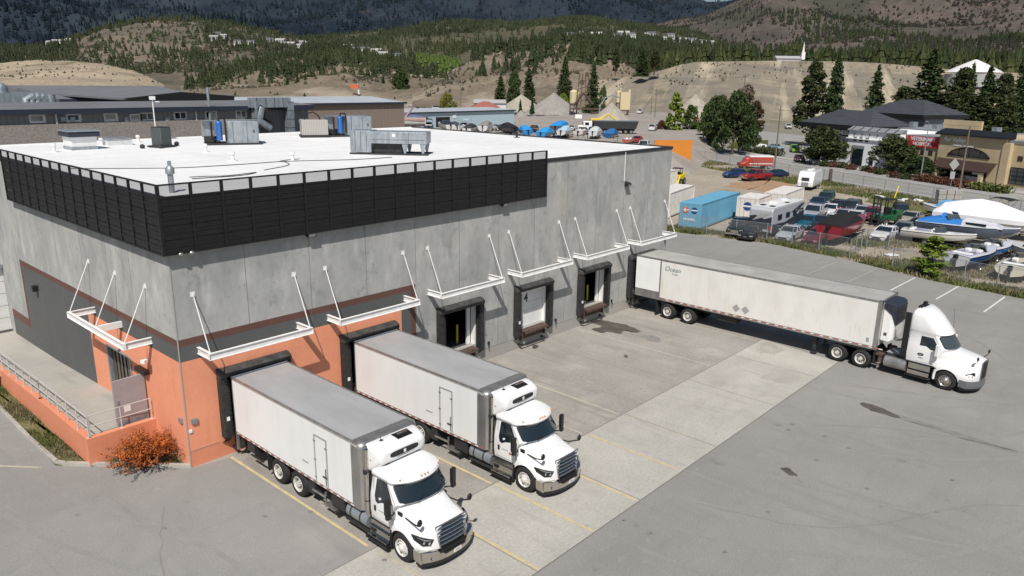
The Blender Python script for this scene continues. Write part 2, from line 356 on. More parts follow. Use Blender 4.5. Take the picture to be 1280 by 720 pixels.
for p0, p1, wd, mt in [((1.58, -.3), (1.66, -9.6), .12, 'line_yellow'), ((7.55, -.3), (7.62, -9.75), .12, 'line_yellow'), ((4.72, -.3), (4.72, -9.7), .1, 'line_faint'),
                       ((10.6, -.3), (10.6, -9.7), .1, 'line_pale'), ((13.6, -.3), (13.7, -9.7), .1, 'line_pale'), ((16.62, -.3), (16.62, -9.7), .1, 'line_pale'), ((19.6, -.3), (19.6, -9.7), .1, 'line_faint'),
                       ((22.5, -.3), (22.5, -9.7), .1, 'line_faint'), ((25.55, -.3), (25.7, -9.7), .1, 'line_pale'), ((28.6, -.3), (28.7, -9.7), .09, 'line_faint'), ((31.55, -.3), (31.6, -9.8), .1, 'line_pale')]:
    line('dock_line', p0, p1, wd, mt, .0095)
for p0, p1, mt in [((1.75, -10.2), (1.8, -14.6), 'line_pale'), ((4.72, -10.2), (4.72, -14.7), 'line_yellow'), ((7.7, -9.9), (7.73, -14.7), 'line_yellow'), ((10.6, -10.5), (10.55, -14.7), 'line_yellow'), ((13.8, -9.9), (13.8, -14.6), 'line_yellow'), ((16.7, -10.1), (16.7, -13.2), 'line_pale')]:
    line('dock_line', p0, p1, .12, mt, .0135)
for a, b in [((50.67, -11.99), (56.58, -12.2)), ((50.47, -15.3), (55.98, -15.58)), ((49.25, -18.72), (55.08, -18.97)), ((49, -22.2), (55, -22.4)), ((50.9, -8.6), (57, -8.8)), ((51.2, -5.2), (58, -5.3))]:
    line('parking_line', a, b, .12, 'line_white' if a[1] < -11 else 'line_faint', .004)
line('parking_line', G(-60, 580)[:2], G(52, 584.5)[:2], .12, 'line_pale', .004)
def blob(name, pts, mat, z, jit=.12, n=4):
    P = np.array(pts, float); k = len(P); out = []
    for i in range(k*n):
        t = i/n; j = int(t); u = t-j; p = [P[(j+q) % k] for q in (-1, 0, 1, 2)]
        c = .5*((2*p[1])+(-p[0]+p[2])*u+(2*p[0]-5*p[1]+4*p[2]-p[3])*u*u+(-p[0]+3*p[1]-3*p[2]+p[3])*u**3); out.append(tuple(c+rng.normal(0, jit, 2)))
    mb = MB([mat]); cx, cy = np.mean(out, axis=0); m_ = len(out)
    mb.add([(cx, cy, z)]+[(p[0], p[1], z) for p in out], [(0, 1+i, 1+(i+1) % m_) for i in range(m_)]); return struct(name, mb)
def pixblob(name, pix, mat, z, jit=.05): return blob(name, [G(u, v)[:2] for u, v in pix], mat, z, jit)
pixblob('water_stain', [(736, 402), (748, 400), (764, 402), (783, 406), (800, 413), (796, 416), (780, 413), (776, 418), (762, 415), (750, 416), (740, 411), (752, 408)], 'stain_dark', .009)
pixblob('water_stain', [(806, 419), (818, 420), (826, 424), (822, 428), (812, 425), (800, 421)], 'stain_mid', .009)
0 and pixblob('water_stain', [(900, 500), (925, 496), (950, 505), (955, 511), (935, 520), (920, 514), (905, 510)], 'stain_light', .0128, .12)
pixblob('water_stain', [(950, 470), (985, 465), (1000, 470), (990, 478), (962, 476)], 'stain_light', .0128, .1)
pixblob('water_stain', [(955, 428), (980, 437), (970, 443), (945, 440)], 'stain_light', .0128, .1)
pixblob('oil_stain', [(885, 477), (900, 475), (908, 480), (896, 484)], 'stain_light', .0129, .05)
pixblob('oil_stain', [(1074, 503), (1088, 505), (1110, 513), (1125, 521), (1118, 522), (1095, 515), (1080, 509)], 'stain_dark', .005, .04)
pixblob('oil_stain', [(1120, 518), (1180, 535), (1262, 561), (1262, 565), (1180, 541), (1130, 525)], 'stain_mid', .0045, .05)
pixblob('oil_stain', [(975, 586), (985, 585), (996, 593), (990, 595)], 'stain_dark', .005, .03)
pixblob('oil_stain', [(1120, 573), (1130, 575), (1133, 578), (1122, 577)], 'stain_mid', .005, .03)
pixblob('oil_stain', [(888, 574), (900, 577), (906, 581), (894, 580)], 'stain_mid', .005, .03)
for u, v in [(972, 531), (985, 537), (990, 530), (780, 650), (795, 657), (812, 667), (1060, 560), (1190, 600), (960, 640), (1020, 575), (905, 690), (1170, 640), (330, 645), (388, 640), (205, 660), (1083, 611), (700, 585), (480, 700), (1030, 545)]:
    pixblob('oil_stain', [(u-3, v), (u, v-1.5), (u+4, v), (u+1, v+1.5)], 'stain_mid', .0142, .02)
pixblob('oil_stain', [(665, 432), (671, 431), (673, 434), (667, 436)], 'stain_dark', .0092, .02); pixblob('oil_stain', [(780, 444), (784, 444), (785, 447), (781, 447)], 'stain_dark', .0092, .02)
mb = MB(['stain_mid'])      # thin tyre arcs and cracks in the asphalt
def crack(pts, wdt=.03, z=.0045):
    P = spl(pts, len(pts)*8)
    P[1:-1] += rng.normal(0, .035, P[1:-1].shape)
    for a, b in zip(P[:-1], P[1:]):
        d = b-a; n = np.array([-d[1], d[0]])/(np.hypot(*d)+1e-6)*wdt/2; mb.quad((*(a-n), z), (*(b-n), z), (*(b+n), z), (*(a+n), z))
for pp in [[(22, -17), (24, -19.5), (25.5, -23), (26, -28)], [(28, -16), (33, -26), (40, -31)], [(12, -16.5), (14, -21), (20, -25), (22, -30)], [(44, 2), (46, -6), (50, -9)], [(38, -3), (43, -2), (52, -1)], [(36, -22), (40, -17), (48, -10)], [(-2, -2), (-4, -7), (-3, -12)], [(5, -17), (9, -20), (11, -24)]]:
    crack([np.array(p, float) for p in pp], .035)
struct('asphalt_crack', mb)
def track(pts, mat, z, gap=1.95, wdt=.22):
    P = spl([np.array(p, float) for p in pts], 40); mb = MB([mat])
    for sd in (-gap/2, gap/2):
        Q = []
        for i in range(len(P)): d = P[min(i+1, 39)]-P[max(i-1, 0)]; n = np.array([-d[1], d[0]])/np.hypot(*d); Q.append((P[i]+n*(sd-wdt/2), P[i]+n*(sd+wdt/2)))
        for a, b in zip(Q[:-1], Q[1:]): mb.quad((*a[0], z), (*b[0], z), (*b[1], z), (*a[1], z))
    struct('tyre_track', mb)
for k_, pp in enumerate([[(15, -15), (15.4, -20), (18, -26), (25, -31)], [(21.3, -15.5), (22, -20), (27, -25), (36, -28)], [(27.4, -15), (29, -20), (36, -24), (46, -24)], [(9, -15), (9.6, -19), (14, -25), (22, -28)], [(34, -24), (42, -18), (47, -8), (46, 4), (40, 14)], [(-8, -12), (-3, -8), (-5, 0), (-6, 8)]]): track(pp, 'tyre_mark', .0012+.0005*k_)
for x in (15.2, 21.2, 27.3): track([(x, -9.95), (x+.1, -11.5), (x, -13), (x+.1, -14.6)], 'tyre_mark_pale', .0118)

# ================================================================== warehouse
wh = thing('warehouse', 'long bare concrete warehouse with orange painted corner, flat white roof and six loading docks', 'warehouse', (0, 0, 0))
H = 11.1; LX = 36.4; LY = 28.6
DC = [3.05, 9.12, 15.2, 21.27, 27.37, 33.1]          # dock centres
XS = sorted({0, 11.23, 11.85, 12.17, LX} | {c+s*1.3 for c in DC for s in (-1, 1)})
ZS = [0, .7, 1.2, 3.75, 4.6, 5.23, 5.53, H]
holes = lambda x, z: any(abs(x-c) < 1.3 for c in DC) and 1.2 < z < 3.75
def fmat(x, z):
    if x < 12.17 and z < 5.53:
        if z > 5.23 or x > 11.85: return 'brown_paint' if z > .7 else 'footing'
        if z > 4.6 or x > 11.23: return 'charcoal_paint'
        return 'orange_paint' if z > .7 else 'orange_wall_low'
    return 'con' if z > .7 else 'footing'
mb = MB()
for x0, x1 in zip(XS[:-1], XS[1:]):
    for z0, z1 in zip(ZS[:-1], ZS[1:]):
        xm, zm = (x0+x1)/2, (z0+z1)/2
        if holes(xm, zm): continue
        mb.use(fmat(xm, zm)); mb.quad((x0, 0, z0), (x1, 0, z0), (x1, 0, z1), (x0, 0, z1))
# left wall (x=0), openings for the curtain door
YS = [0, 2.95, 5.15, 7.6, 9.7, 19.3, 19.62, 22.7, LY]; ZL = [0, .7, 1.05, 1.5, 2.02, 3.42, 4.45, 4.6, 5.23, 5.53, H]
def lmat(y, z):
    if y < 19.62 and z > 5.23 and z < 5.53: return 'brown_paint'
    if 19.3 < y < 19.62 and 1.5 < z < 5.53: return 'brown_paint'
    if 19.62 < y < 22.7 and 1.5 < z < 2.02: return 'brown_paint'
    if y > 19.3 and z > 2.02 or z > 5.23 or y > 22.7: return 'con'
    if z > 4.6 or y > 9.7: return 'charcoal_paint'
    return 'orange_paint'
for y0, y1 in zip(YS[:-1], YS[1:]):
    for z0, z1 in zip(ZL[:-1], ZL[1:]):
        ym, zm = (y0+y1)/2, (z0+z1)/2
        if 5.15 < ym < 7.6 and 1.05 < zm < 3.42: continue
        mb.use(lmat(ym, zm)); mb.quad((0, y1, z0), (0, y0, z0), (0, y0, z1), (0, y1, z1))
mb.use('con'); mb.quad((LX, 0, 0), (LX, LY, 0), (LX, LY, H), (LX, 0, H)); mb.quad((LX, LY, 0), (0, LY, 0), (0, LY, H), (LX, LY, H))
obj('wall', mb, parent=wh, fixn=False)
# panel seams: slim sunk-looking joints
def joint(*a): obj('panel_joint', MB(['joint']).box(*a), parent=wh)
for i in range(1, 12):
    x = 3.05*i+.02; z0 = 5.53 if x < 12.2 else .7
    if any(abs(x-c) < 1.75 for c in DC) and z0 < 4.2: z0 = 4.1
    joint(x-.011, x+.011, -.003, .02, z0, H-.16)
joint(6.07, 6.09, -.003, .02, 4.62, 5.5)
for y in (3.91, 6.4, 9.5, 13.0, 16.5, 20., 23.5): joint(-.003, .02, y-.011, y+.011, 5.53 if y < 19 else 2.1, H-.16)
for y in (9.72, 13.0, 16.5): joint(-.003, .02, y-.011, y+.011, .9, 5.2)
for a, b in [(0, 1.3)]+[(c+1.66, d-1.66) for c, d in zip(DC[:-1], DC[1:])]+[(35, LX)]: joint(a, b, -.003, .02, .69, .715)
mb = MB(['footing']); mb.box(-.02, .02, -.02, .02, 0, H-.1); obj('corner_trim', mb, parent=wh)
mb = MB(['roof_membrane']); mb.box(.25, LX-.2, .25, LY-.2, H-.45, H-.03); obj('roof', mb, parent=wh)
mk('seam_grey', (.60, .60, .59), .7)
mb = MB(['seam_grey'])
for i in range(1, 12): mb.box(.3, LX-.3, i*2.4-.02, i*2.4+.02, H-.031, H-.026)
for i in range(1, 4): mb.box(i*9.1-.02, i*9.1+.02, .3, LY-.3, H-.031, H-.0255)
obj('roof_seam', mb, parent=wh)
mb = MB(['dark_steel']); mb.box(-.03, LX+.04, -.04, .25, H-.13, H+.05); mb.box(-.04, .25, .26, LY, H-.13, H+.05); mb.box(LX-.2, LX+.045, .26, LY, H-.13, H+.05)
obj('parapet_cap', mb, parent=wh)
mb = MB(['white_paint']); mb.box(.26, LX-.21, LY-.2, LY+.03, H-.13, H+.04); obj('parapet_cap', mb, parent=wh)
# interior behind the open docks
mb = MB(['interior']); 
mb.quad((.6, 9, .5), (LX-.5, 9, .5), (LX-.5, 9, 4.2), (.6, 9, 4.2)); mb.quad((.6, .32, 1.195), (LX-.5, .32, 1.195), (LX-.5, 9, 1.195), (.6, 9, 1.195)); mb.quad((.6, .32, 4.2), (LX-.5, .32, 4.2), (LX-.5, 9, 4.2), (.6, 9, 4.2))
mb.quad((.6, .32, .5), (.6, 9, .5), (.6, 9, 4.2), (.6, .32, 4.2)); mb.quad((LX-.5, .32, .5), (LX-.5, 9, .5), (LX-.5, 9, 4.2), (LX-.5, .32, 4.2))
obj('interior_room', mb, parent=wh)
pad = M['pad_black']
def dock(i, c):
    k = {0: 'truck', 1: 'truck', 2: 'open', 3: 'closed', 4: 'open', 5: 'truck'}[i]
    mb = MB(['pad_top']); mb.prism([(c-1.66, -.004, 3.6), (c-1.66, -.40, 3.6), (c-1.66, -.42, 3.8), (c-1.66, -.22, 3.92), (c-1.66, -.004, 3.96)], (3.32, 0, 0)); o = obj('dock_shelter', mb, parent=wh, bevel=.05)
    for s in (-1, 1):
        mb = MB(['pad_black'])
        x0, x1 = sorted((c+s*1.64, c+s*1.34)); bot = .92
        mb.box(x0, x1, -.34, -.004, bot, 3.6)
        mb.prism([(x0, -.34, bot), (x1, -.34, bot), (x1, -.004, bot-.32), (x0, -.004, bot-.32)], (0, 0, .001))
        for q in range(22):
            z = bot+.06+q*.115; xi = c+s*1.34; mb.box(min(xi, xi-s*.06), max(xi, xi-s*.06), -.37, -.05, z, z+.065)
        obj('side_pad', mb, parent=o, bevel=.02)
    mb = MB(['white_paint', 'footing']);
    for s in (-1, 1): mb.box(c+s*1.3-(.07 if s > 0 else 0), c+s*1.3+(.07 if s < 0 else 0), .004, .32, 1.2, 3.75)
    mb.box(c-1.22, c+1.22, .004, .32, 3.68, 3.748); mb.use('footing')
    mb.box(c-1.22, c+1.22, .004, .32, 1.12, 1.2)
    obj('door_frame', mb, parent=wh)
    if k == 'closed':
        mb = MB(['box_white']); 
        for q in range(5): mb.box(c-1.22, c+1.22, .20, .26, 1.21+q*.495, 1.21+q*.495+.485)
        d = obj('dock_door', mb, parent=wh, bevel=.01)
        t = text_mb('4', .75, 'black_plastic', .003, bold=.012); obj('door_number', t, parent=d, loc=(c-.32, .19, 2.95))
    elif k == 'open':
        mb = MB(['yellow_safety']); mb.cyl((c+.72, .9, 1.2), (c+.72, .9, 2.25), .07, n=10); mb.sphere((c+.72, .9, 2.25), .07); obj('bollard', mb, parent=wh, smooth=40)
        mb = MB(['box_white']); mb.box(c+.95, c+1.2, .34, .44, 1.2, 3.68); obj('door_track', mb, parent=wh)
        mb = MB(['dark_steel'])
        for q in range(3): mb.box(c-1.15, c+.9, 8.7, 8.95, 1.3+q*.8, 1.7+q*.8)
        obj('rack', mb, parent=wh)
    mb = MB(['rust']); mb.box(c-1.05, c+1.05, -.42, .30, 1.08, 1.16); mb.box(c-1.0, c+1.0, -.10, -.004, .55, 1.08); mb.box(c-1.1, c-1.0, -.22, -.004, .5, 1.1); mb.box(c+1.0, c+1.1, -.22, -.004, .5, 1.1)
    mb.box(c-1.05, c+1.05, -.5, -.42, .98, 1.15)
    obj('dock_leveller', mb, parent=wh, bevel=.01)
    mb = MB(['dark_steel']); mb.box(c-1.25, c+1.0, -.34, -.26, .24, .32); mb.box(c-1.2, c-1.1, -.27, -.004, .22, .34); mb.box(c+.9, c+1., -.27, -.004, .22, .34); obj('bumper_rail', mb, parent=wh)
for i, c in enumerate(DC): dock(i, c)
# canopies
def canopy(x0, wd, dp, zt):
    mb = MB(['canopy_white']); h_ = .28; tw = .13
    def ibeam_x(xa, xb, yc):     # channel beam along x
        mb.box(xa, xb, yc-.015, yc+.015, zt-h_+.02, zt-.02); mb.box(xa, xb, yc-tw/2, yc+tw/2, zt-.02, zt); mb.box(xa, xb, yc-tw/2, yc+tw/2, zt-h_, zt-h_+.02)
    def ibeam_y(ya, yb, xc):
        mb.box(xc-.015, xc+.015, ya, yb, zt-h_+.02, zt-.02); mb.box(xc-tw/2, xc+tw/2, ya, yb, zt-.02, zt); mb.box(xc-tw/2, xc+tw/2, ya, yb, zt-h_, zt-h_+.02)
    ibeam_x(x0-.08, x0+wd+.08, -dp); ibeam_y(-dp+tw/2+.002, -.002, x0); ibeam_y(-dp+tw/2+.002, -.002, x0+wd)
    mb.box(x0-.085, x0-.08, -dp-tw/2, -dp+tw/2, zt-h_, zt); mb.box(x0+wd+.08, x0+wd+.085, -dp-tw/2, -dp+tw/2, zt-h_, zt)
    return mb
def rods(xs, dp, zt):
    mb = MB(['canopy_white'])
    for x in xs: mb.box(x-.1, x+.1, -.02, -.003, 7.17, 7.37); mb.cyl((x, -.04, 7.27), (x, -dp+.05, zt), .022, n=6); mb.box(x-.02, x+.02, -.09, -.02, 7.2, 7.3)
    return mb
for k in range(6):
    x0 = .78+6.12*k; wd = 4.52 if k < 5 else 4.45
    c = obj('canopy', canopy(x0, wd, 1.08, 5.08), parent=wh); [obj('tie_rod', rods((q,), 1.08, 5.08), parent=c) for q in (x0, x0+wd)]
# side canopy over the ramp door: built along X then turned
c = obj('canopy', canopy(0, 6.15, 1.12, 5.08), parent=wh, loc=(0, 8.65, 0), rz=-PI/2)
mbx = MB(['canopy_white']); mbx.box(3.0, 3.13, -1.05, -.002, 4.80, 5.075); obj('cross_beam', mbx, parent=c)
[obj('tie_rod', rods((q,), 1.12, 5.08), parent=c) for q in (0, 3.07, 6.15)]
# privacy screen round the roof edge
def screen(length, n, off0=0.):
    mp = MB(['screen_black']); mm = MB(['screen_mesh']); st = length/n
    for i in range(n):
        x0, x1 = i*st+.05, (i+1)*st-.05
        for q in range(4):
            z0 = 9.06+q*.535; mp.box(x0, x1, -.012, .012, z0, z0+.5); 
            mp.box(x0, x1, -.035, -.013, z0+.22, z0+.30)
        mm.quad((x0, 0, 11.2), (x1, 0, 11.2), (x1, 0, 11.62), (x0, 0, 11.62))
    fr = MB(['screen_black'])
    for i in range(n+1):
        x = i*st; fr.box(x-.055, x+.055, -.05, .03, 9.0, 11.68)
    for z in (9.0, 11.17, 11.63): fr.box(0, length, -.045, .02, z, z+.06)
    for z in (9.57, 10.1, 10.64): fr.box(0, length, .013, .04, z, z+.05)
    for i in range(0, n+1, 2):
        x = i*st; fr.box(x-.03, x+.03, .03, .22, 9.3, 9.36); fr.box(x-.03, x+.03, .03, .22, 10.6, 10.66)
    return mp, mm, fr
for (ln, nn, lc, rz_) in ((22.25, 18, (-.25, -.26, 0), 0), (19.0, 15, (-.26, 18.75, 0), -PI/2)):
    mp, mm, fr = screen(ln, nn)
    s0 = obj('privacy_screen', mp, parent=wh, loc=lc, rz=rz_); obj('screen_frame', fr, parent=s0); obj('screen_mesh', mm, parent=s0)
# wall lights and small fittings
for x, z in ((6.13, 8.98), (18.53, 8.96), (30.69, 8.95)):
    mb = MB(['black_plastic', 'headlight']); mb.box(x-.1, x+.1, -.05, -.003, z-.05, z+.2); mb.cbox((x, -.2, z), (.42, .28, .22), rx=R(25)); mb.use('headlight'); mb.cbox((x, -.32, z-.06), (.34, .02, .16), rx=R(25)); obj('wall_light', mb, parent=wh, bevel=.01)
mb = MB(['aluminium'])
for x in (.37, .8): mb.cyl((x, -.01, 9.0), (x, -.22, 9.02), .03, n=6); mb.sphere((x, -.26, 8.99), .1, sz=(1.2, 1, .8)); 
obj('wall_light', mb, parent=wh, smooth=50)
mb = MB(['black_plastic']); mb.box(-.28, -.003, 16.9, 17.2, 4.2, 4.5); obj('wall_light', mb, parent=wh)
mb = MB(['white_paint']); mb.cyl((-.01, 2.9, 4.1), (-.3, 2.7, 4.05), .03, n=6); mb.cbox((-.34, 2.68, 4.05), (.2, .2, .14), rz=.5); obj('wall_light', mb, parent=wh)
for x, y, rz_ in ((-.02, .42, 0), (.25, -.02, 1)):
    mb = MB(['gal']); 
    if rz_: mb.box(.18, .42, -.09, -.003, 1.9, 2.12)
    else: mb.box(-.09, -.003, .3, .55, 1.9, 2.12)
    obj('junction_box', mb, parent=wh, bevel=.01)
mb = MB(['white_paint']); mb.box(.05, .18, -.05, -.003, 1.55, 1.68); obj('junction_box', mb, parent=wh)
for c in DC[:5]:
    mb = MB(['white_paint', 'red']); mb.box(c-1.52, c-1.40, -.38, -.344, 1.7, 1.86); obj('dock_light', mb, parent=wh); mb = MB(['black_plastic']); mb.box(c+2.25, c+2.4, -.06, -.003, .95, 1.1); mb.cyl((c+2.28, -.05, 1.0), (c+2.2, -.2, .85), .04, n=6); obj('hose_hook', mb, parent=wh)
mb = MB(['gal'])
for x in (13.0+3.1*i for i in range(7)): mb.box(x+1.2, x+1.28, -.03, -.003, 1.55, 1.63)
obj('conduit_box', mb, parent=wh)
mb = MB(['white_paint']); mb.cyl((30.45, -.035, 9.15), (30.45, -.035, H), .025, n=6); obj('conduit', mb, parent=wh)
# ramp door: strip curtain and swung-open leaf
mb = MB(['gal']); 
mb.box(-.05, .25, 5.02, 5.148, 1.05, 3.5); mb.box(-.05, .25, 7.602, 7.75, 1.05, 3.5); mb.box(-.05, .25, 5.15, 7.6, 3.42, 3.52); obj('door_frame', mb, parent=wh)
mk('curtain', (.05, .045, .04), .25, col2=(.16, .13, .09), scale=3, stretch=(1, 6, .25), mixw=(.45, .6))
mb = MB(['curtain'])
for q in range(12): y = 5.17+q*.2; mb.cbox((.10+.03*(q % 2), y+.1, 2.25), (.01, .22, 2.32), rz=rng.uniform(-.12, .12))
obj('strip_curtain', mb, parent=wh)
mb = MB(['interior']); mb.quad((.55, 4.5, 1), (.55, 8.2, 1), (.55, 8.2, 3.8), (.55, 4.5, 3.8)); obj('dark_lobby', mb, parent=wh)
dl = obj('open_door', MB(['door_grey']).box(-.045, .045, -1.35, 0, .0, 2.1), parent=wh, loc=(-.08, 3.62, 1.1), rz=R(-86), bevel=.01)
mb = MB(['box_white']); mb.box(.046, .052, -1.0, -.72, .62, .92); obj('notice', mb, parent=dl)
mb = MB(['gal']); mb.box(.046, .054, -1.3, -.05, .08, .3); obj('kick_plate', mb, parent=dl); mb = MB(['gal']); mb.box(.046, .06, -1.25, -1.15, 1.0, 1.2); obj('handle', mb, parent=dl)
mb = MB(['black_plastic']); mb.box(-.25, -.003, 3.1, 4.1, 3.25, 3.42); obj('door_hood', mb, parent=wh)

# ------------------------------------------------------------------ ramp, retaining wall, railing, bed
mb = MB(['ramp_concrete'])
prof = [(3.35, 1.08), (7, 1.05), (10, .9), (15, .62), (22, .42), (40, .3)]
for (ya, za), (yb, zb) in zip(prof[:-1], prof[1:]): mb.quad((-2.5, ya, za), (-.003, ya, za), (-.003, yb, zb), (-2.5, yb, zb))
for (ya, za), (yb, zb) in zip(prof[3:-1], prof[4:]): mb.quad((-14, ya, za-.2), (-2.5, ya, za), (-2.5, yb, zb), (-14, yb, zb-.1))
struct('loading_ramp', mb, fixn=False)
# wall x(y): from (-2.7,3.3) going slightly outwards
mb = MB(['orange_wall_low'])
mb.prism([(-2.78, 3.05, 0), (-2.53, 3.3, 0), (-2.53, 20, 0), (-2.78, 20, 0)], (0, 0, .01))
pa = [(3.05, 1.22), (8, 1.16), (14, .98), (20, .82)]
for (ya, za), (yb, zb) in zip(pa[:-1], pa[1:]):
    mb.add([(-2.78, ya, 0), (-2.50, ya, 0), (-2.50, ya, za), (-2.78, ya, za), (-2.78, yb, 0), (-2.50, yb, 0), (-2.50, yb, zb), (-2.78, yb, zb)], [(0, 4, 7, 3), (3, 7, 6, 2), (1, 2, 6, 5), (0, 3, 2, 1), (4, 5, 6, 7)])
mb.box(-2.498, -.004, 3.05, 3.32, 0, 1.218)
rw = obj('retaining_wall', mb); tag(rw, 'low orange painted retaining wall holding up the concrete ramp', 'wall')
def rail(p0, p1, n, hh=.95):
    m1 = MB(['rail_grey']); p0 = np.array(p0); p1 = np.array(p1)
    for i in range(n+1):
        p = p0+(p1-p0)*i/n; m1.cyl(p, p+[0, 0, hh], .024, n=6); m1.cbox(tuple(p+[0, 0, .01]), (.14, .14, .02))
    for f in (.5, 1.): m1.cyl(p0+[0, 0, hh*f], p1+[0, 0, hh*f], .022, n=6)
    return m1
rl = thing('railing', 'white pipe railing along the edge of the concrete ramp', 'railing', (-2.64, 3.2, 1.2))
o = obj('rail_run', rail((0, .0, 0), (0, 6, -.08), 5), parent=rl, smooth=50); obj('rail_run', rail((0, 6.0, -.08), (0, 16.5, -.38), 9), parent=rl, smooth=50); obj('rail_run', rail((0.05, .0, 0), (2.55, 0, 0), 2), parent=rl, smooth=50)
sheet('planting_bed', [(-3.75, 4.2), (-2.6, 2.9), (-.1, .25), (-.02, 3.05), (-2.78, 3.05), (-2.78, 24), (-3.6, 24)], 'grass_soil', .03)
mb = MB(['kerb_concrete'])
kp = [(-3.75, 30, ), (-3.72, 14), (-3.80, 7.5), (-3.72, 4.35), (-3.5, 3.9), (-.02, .02)]
def kerbseg(mb, a, b, wd=.17, hh=.13):
    a = np.array(a, float); b = np.array(b, float); d = (b-a)/np.linalg.norm(b-a); n = np.array([-d[1], d[0]])*wd
    mb.prism([(*(a), 0), (*(b), 0), (*(b+n), 0), (*(a+n), 0)], (0, 0, hh))
for a, b in zip(kp[:-1], kp[1:]): kerbseg(mb, a, b)
struct('kerb', mb)
# white annex seen beyond the ramp
ax = thing('annex', 'white panelled annex wall with a grey base at the far end of the ramp', 'annex', (-7, 23.4, 0))
mk('annex_panel', (.66, .66, .65), .5, var=.05)
mb = MB(['annex_panel']); mb.box(-12, 6.99, 0, 8, .55, 4.4); 
obj('wall', mb, parent=ax)
mb = MB(['joint'])
for q in range(1, 5): mb.box(-12, 6.98, -.01, .0, .55+q*.75, .565+q*.75)
obj('panel_joint', mb, parent=ax)
mb = MB(['charcoal_paint']); mb.box(-12, 6.99, -.06, 8, 0, .53); obj('base', mb, parent=ax)
mb = MB(['gal']); mb.box(-12, 6.99, -.25, 8, 4.41, 4.6); obj('roof', mb, parent=ax)
# ================================================================== trucks (local: nose towards -Y)
def boolean_cut(o, cutters):
    import bmesh
    for cmb in cutters:
        c = obj('cutter', cmb, 'rubber'); m_ = o.modifiers.new('b', 'BOOLEAN'); m_.operation = 'DIFFERENCE'; m_.object = c; m_.solver = 'EXACT'
        dg = bpy.context.evaluated_depsgraph_get(); me = bpy.data.meshes.new_from_object(o.evaluated_get(dg)); old = o.data; o.modifiers.clear(); o.data = me
        me.name = o.name; bpy.data.objects.remove(c); bpy.data.meshes.remove(old)
    return o
def hood_mb(st, n=34, mat='truck_white'):
    k = len(st[0][1]); rows = spl([[y]+[q for p in pts for q in p] for y, pts in st], n); secs = []
    for r in rows:
        half = spl([(r[1+2*i], r[2+2*i]) for i in range(k)], 5*(k-1)+1)
        half[:, 0] = np.maximum(half[:, 0], 0); half[-1, 0] = 0
        secs.append([(x, r[0], z) for x, z in half]+[(-x, r[0], z) for x, z in half[-2::-1]])
    return MB([mat]).loft(secs)
class Cab:
    def __init__(s, st): s.st = np.array(st, float)      # rows z, hw, yc, ys, yback
    def at(s, z): return [np.interp(z, s.st[:, 0], s.st[:, i]) for i in (1, 2, 3, 4)]
    def front(s, x, z):
        hw, yc, ys, yb = s.at(z); return yc+(ys-yc)*min(1, abs(x)/hw)**2.3
    def outline(s, z):
        hw, yc, ys, yb = s.at(z); out = []; r = .07
        for i in range(21):
            x = hw*(-1+i/10); 
            xx = x*(1-.03) if abs(i-10) == 10 else x
            out.append((xx, s.front(x, z), z))
        out += [(hw, ys+.09, z)]+[(hw, ys+(yb-ys)*t, z) for t in (.3, .6)]+[(hw, yb-r, z), (hw-r*.4, yb-r*.2, z), (hw-r*1.4, yb, z), (-hw+r*1.4, yb, z), (-hw+r*.4, yb-r*.2, z), (-hw, yb-r, z)]+[(-hw, ys+(yb-ys)*t, z) for t in (.6, .3)]+[(-hw, ys+.09, z)]
        return out
    def body(s, mat='truck_white'): return MB([mat]).loft([s.outline(z) for z in s.st[:, 0]])
    def shield(s, z0, z1, f0, f1, o, mat, nz=8, nx=20, rad=.0):
        mb = MB([mat]); g = []
        for j in range(nz+1):
            z = z0+(z1-z0)*j/nz; f = f0+(f1-f0)*j/nz; hw = s.at(z)[0]*f; 
            edge = rad*(1-math.sqrt(max(0, 1-((abs(j-nz/2)/(nz/2))**6)))) if rad else 0
            g.append([((hw-edge)*(-1+2*i/nx), s.front((hw-edge)*(-1+2*i/nx), z)-o, z) for i in range(nx+1)])
        for j in range(nz):
            for i in range(nx): mb.quad(g[j][i], g[j][i+1], g[j+1][i+1], g[j+1][i])
        return mb
    def side(s, pts, sd, o, mat):
        mb = MB([mat]); P = [(sd*(s.at(z)[0]+o), y, z) for y, z in pts]; cy = np.mean([p[1] for p in P]); cz = np.mean([p[2] for p in P])
        mb.add([(sd*(s.at(cz)[0]+o), cy, cz)]+P, [(0, 1+i, 1+(i+1) % len(P)) for i in range(len(P))]); return mb
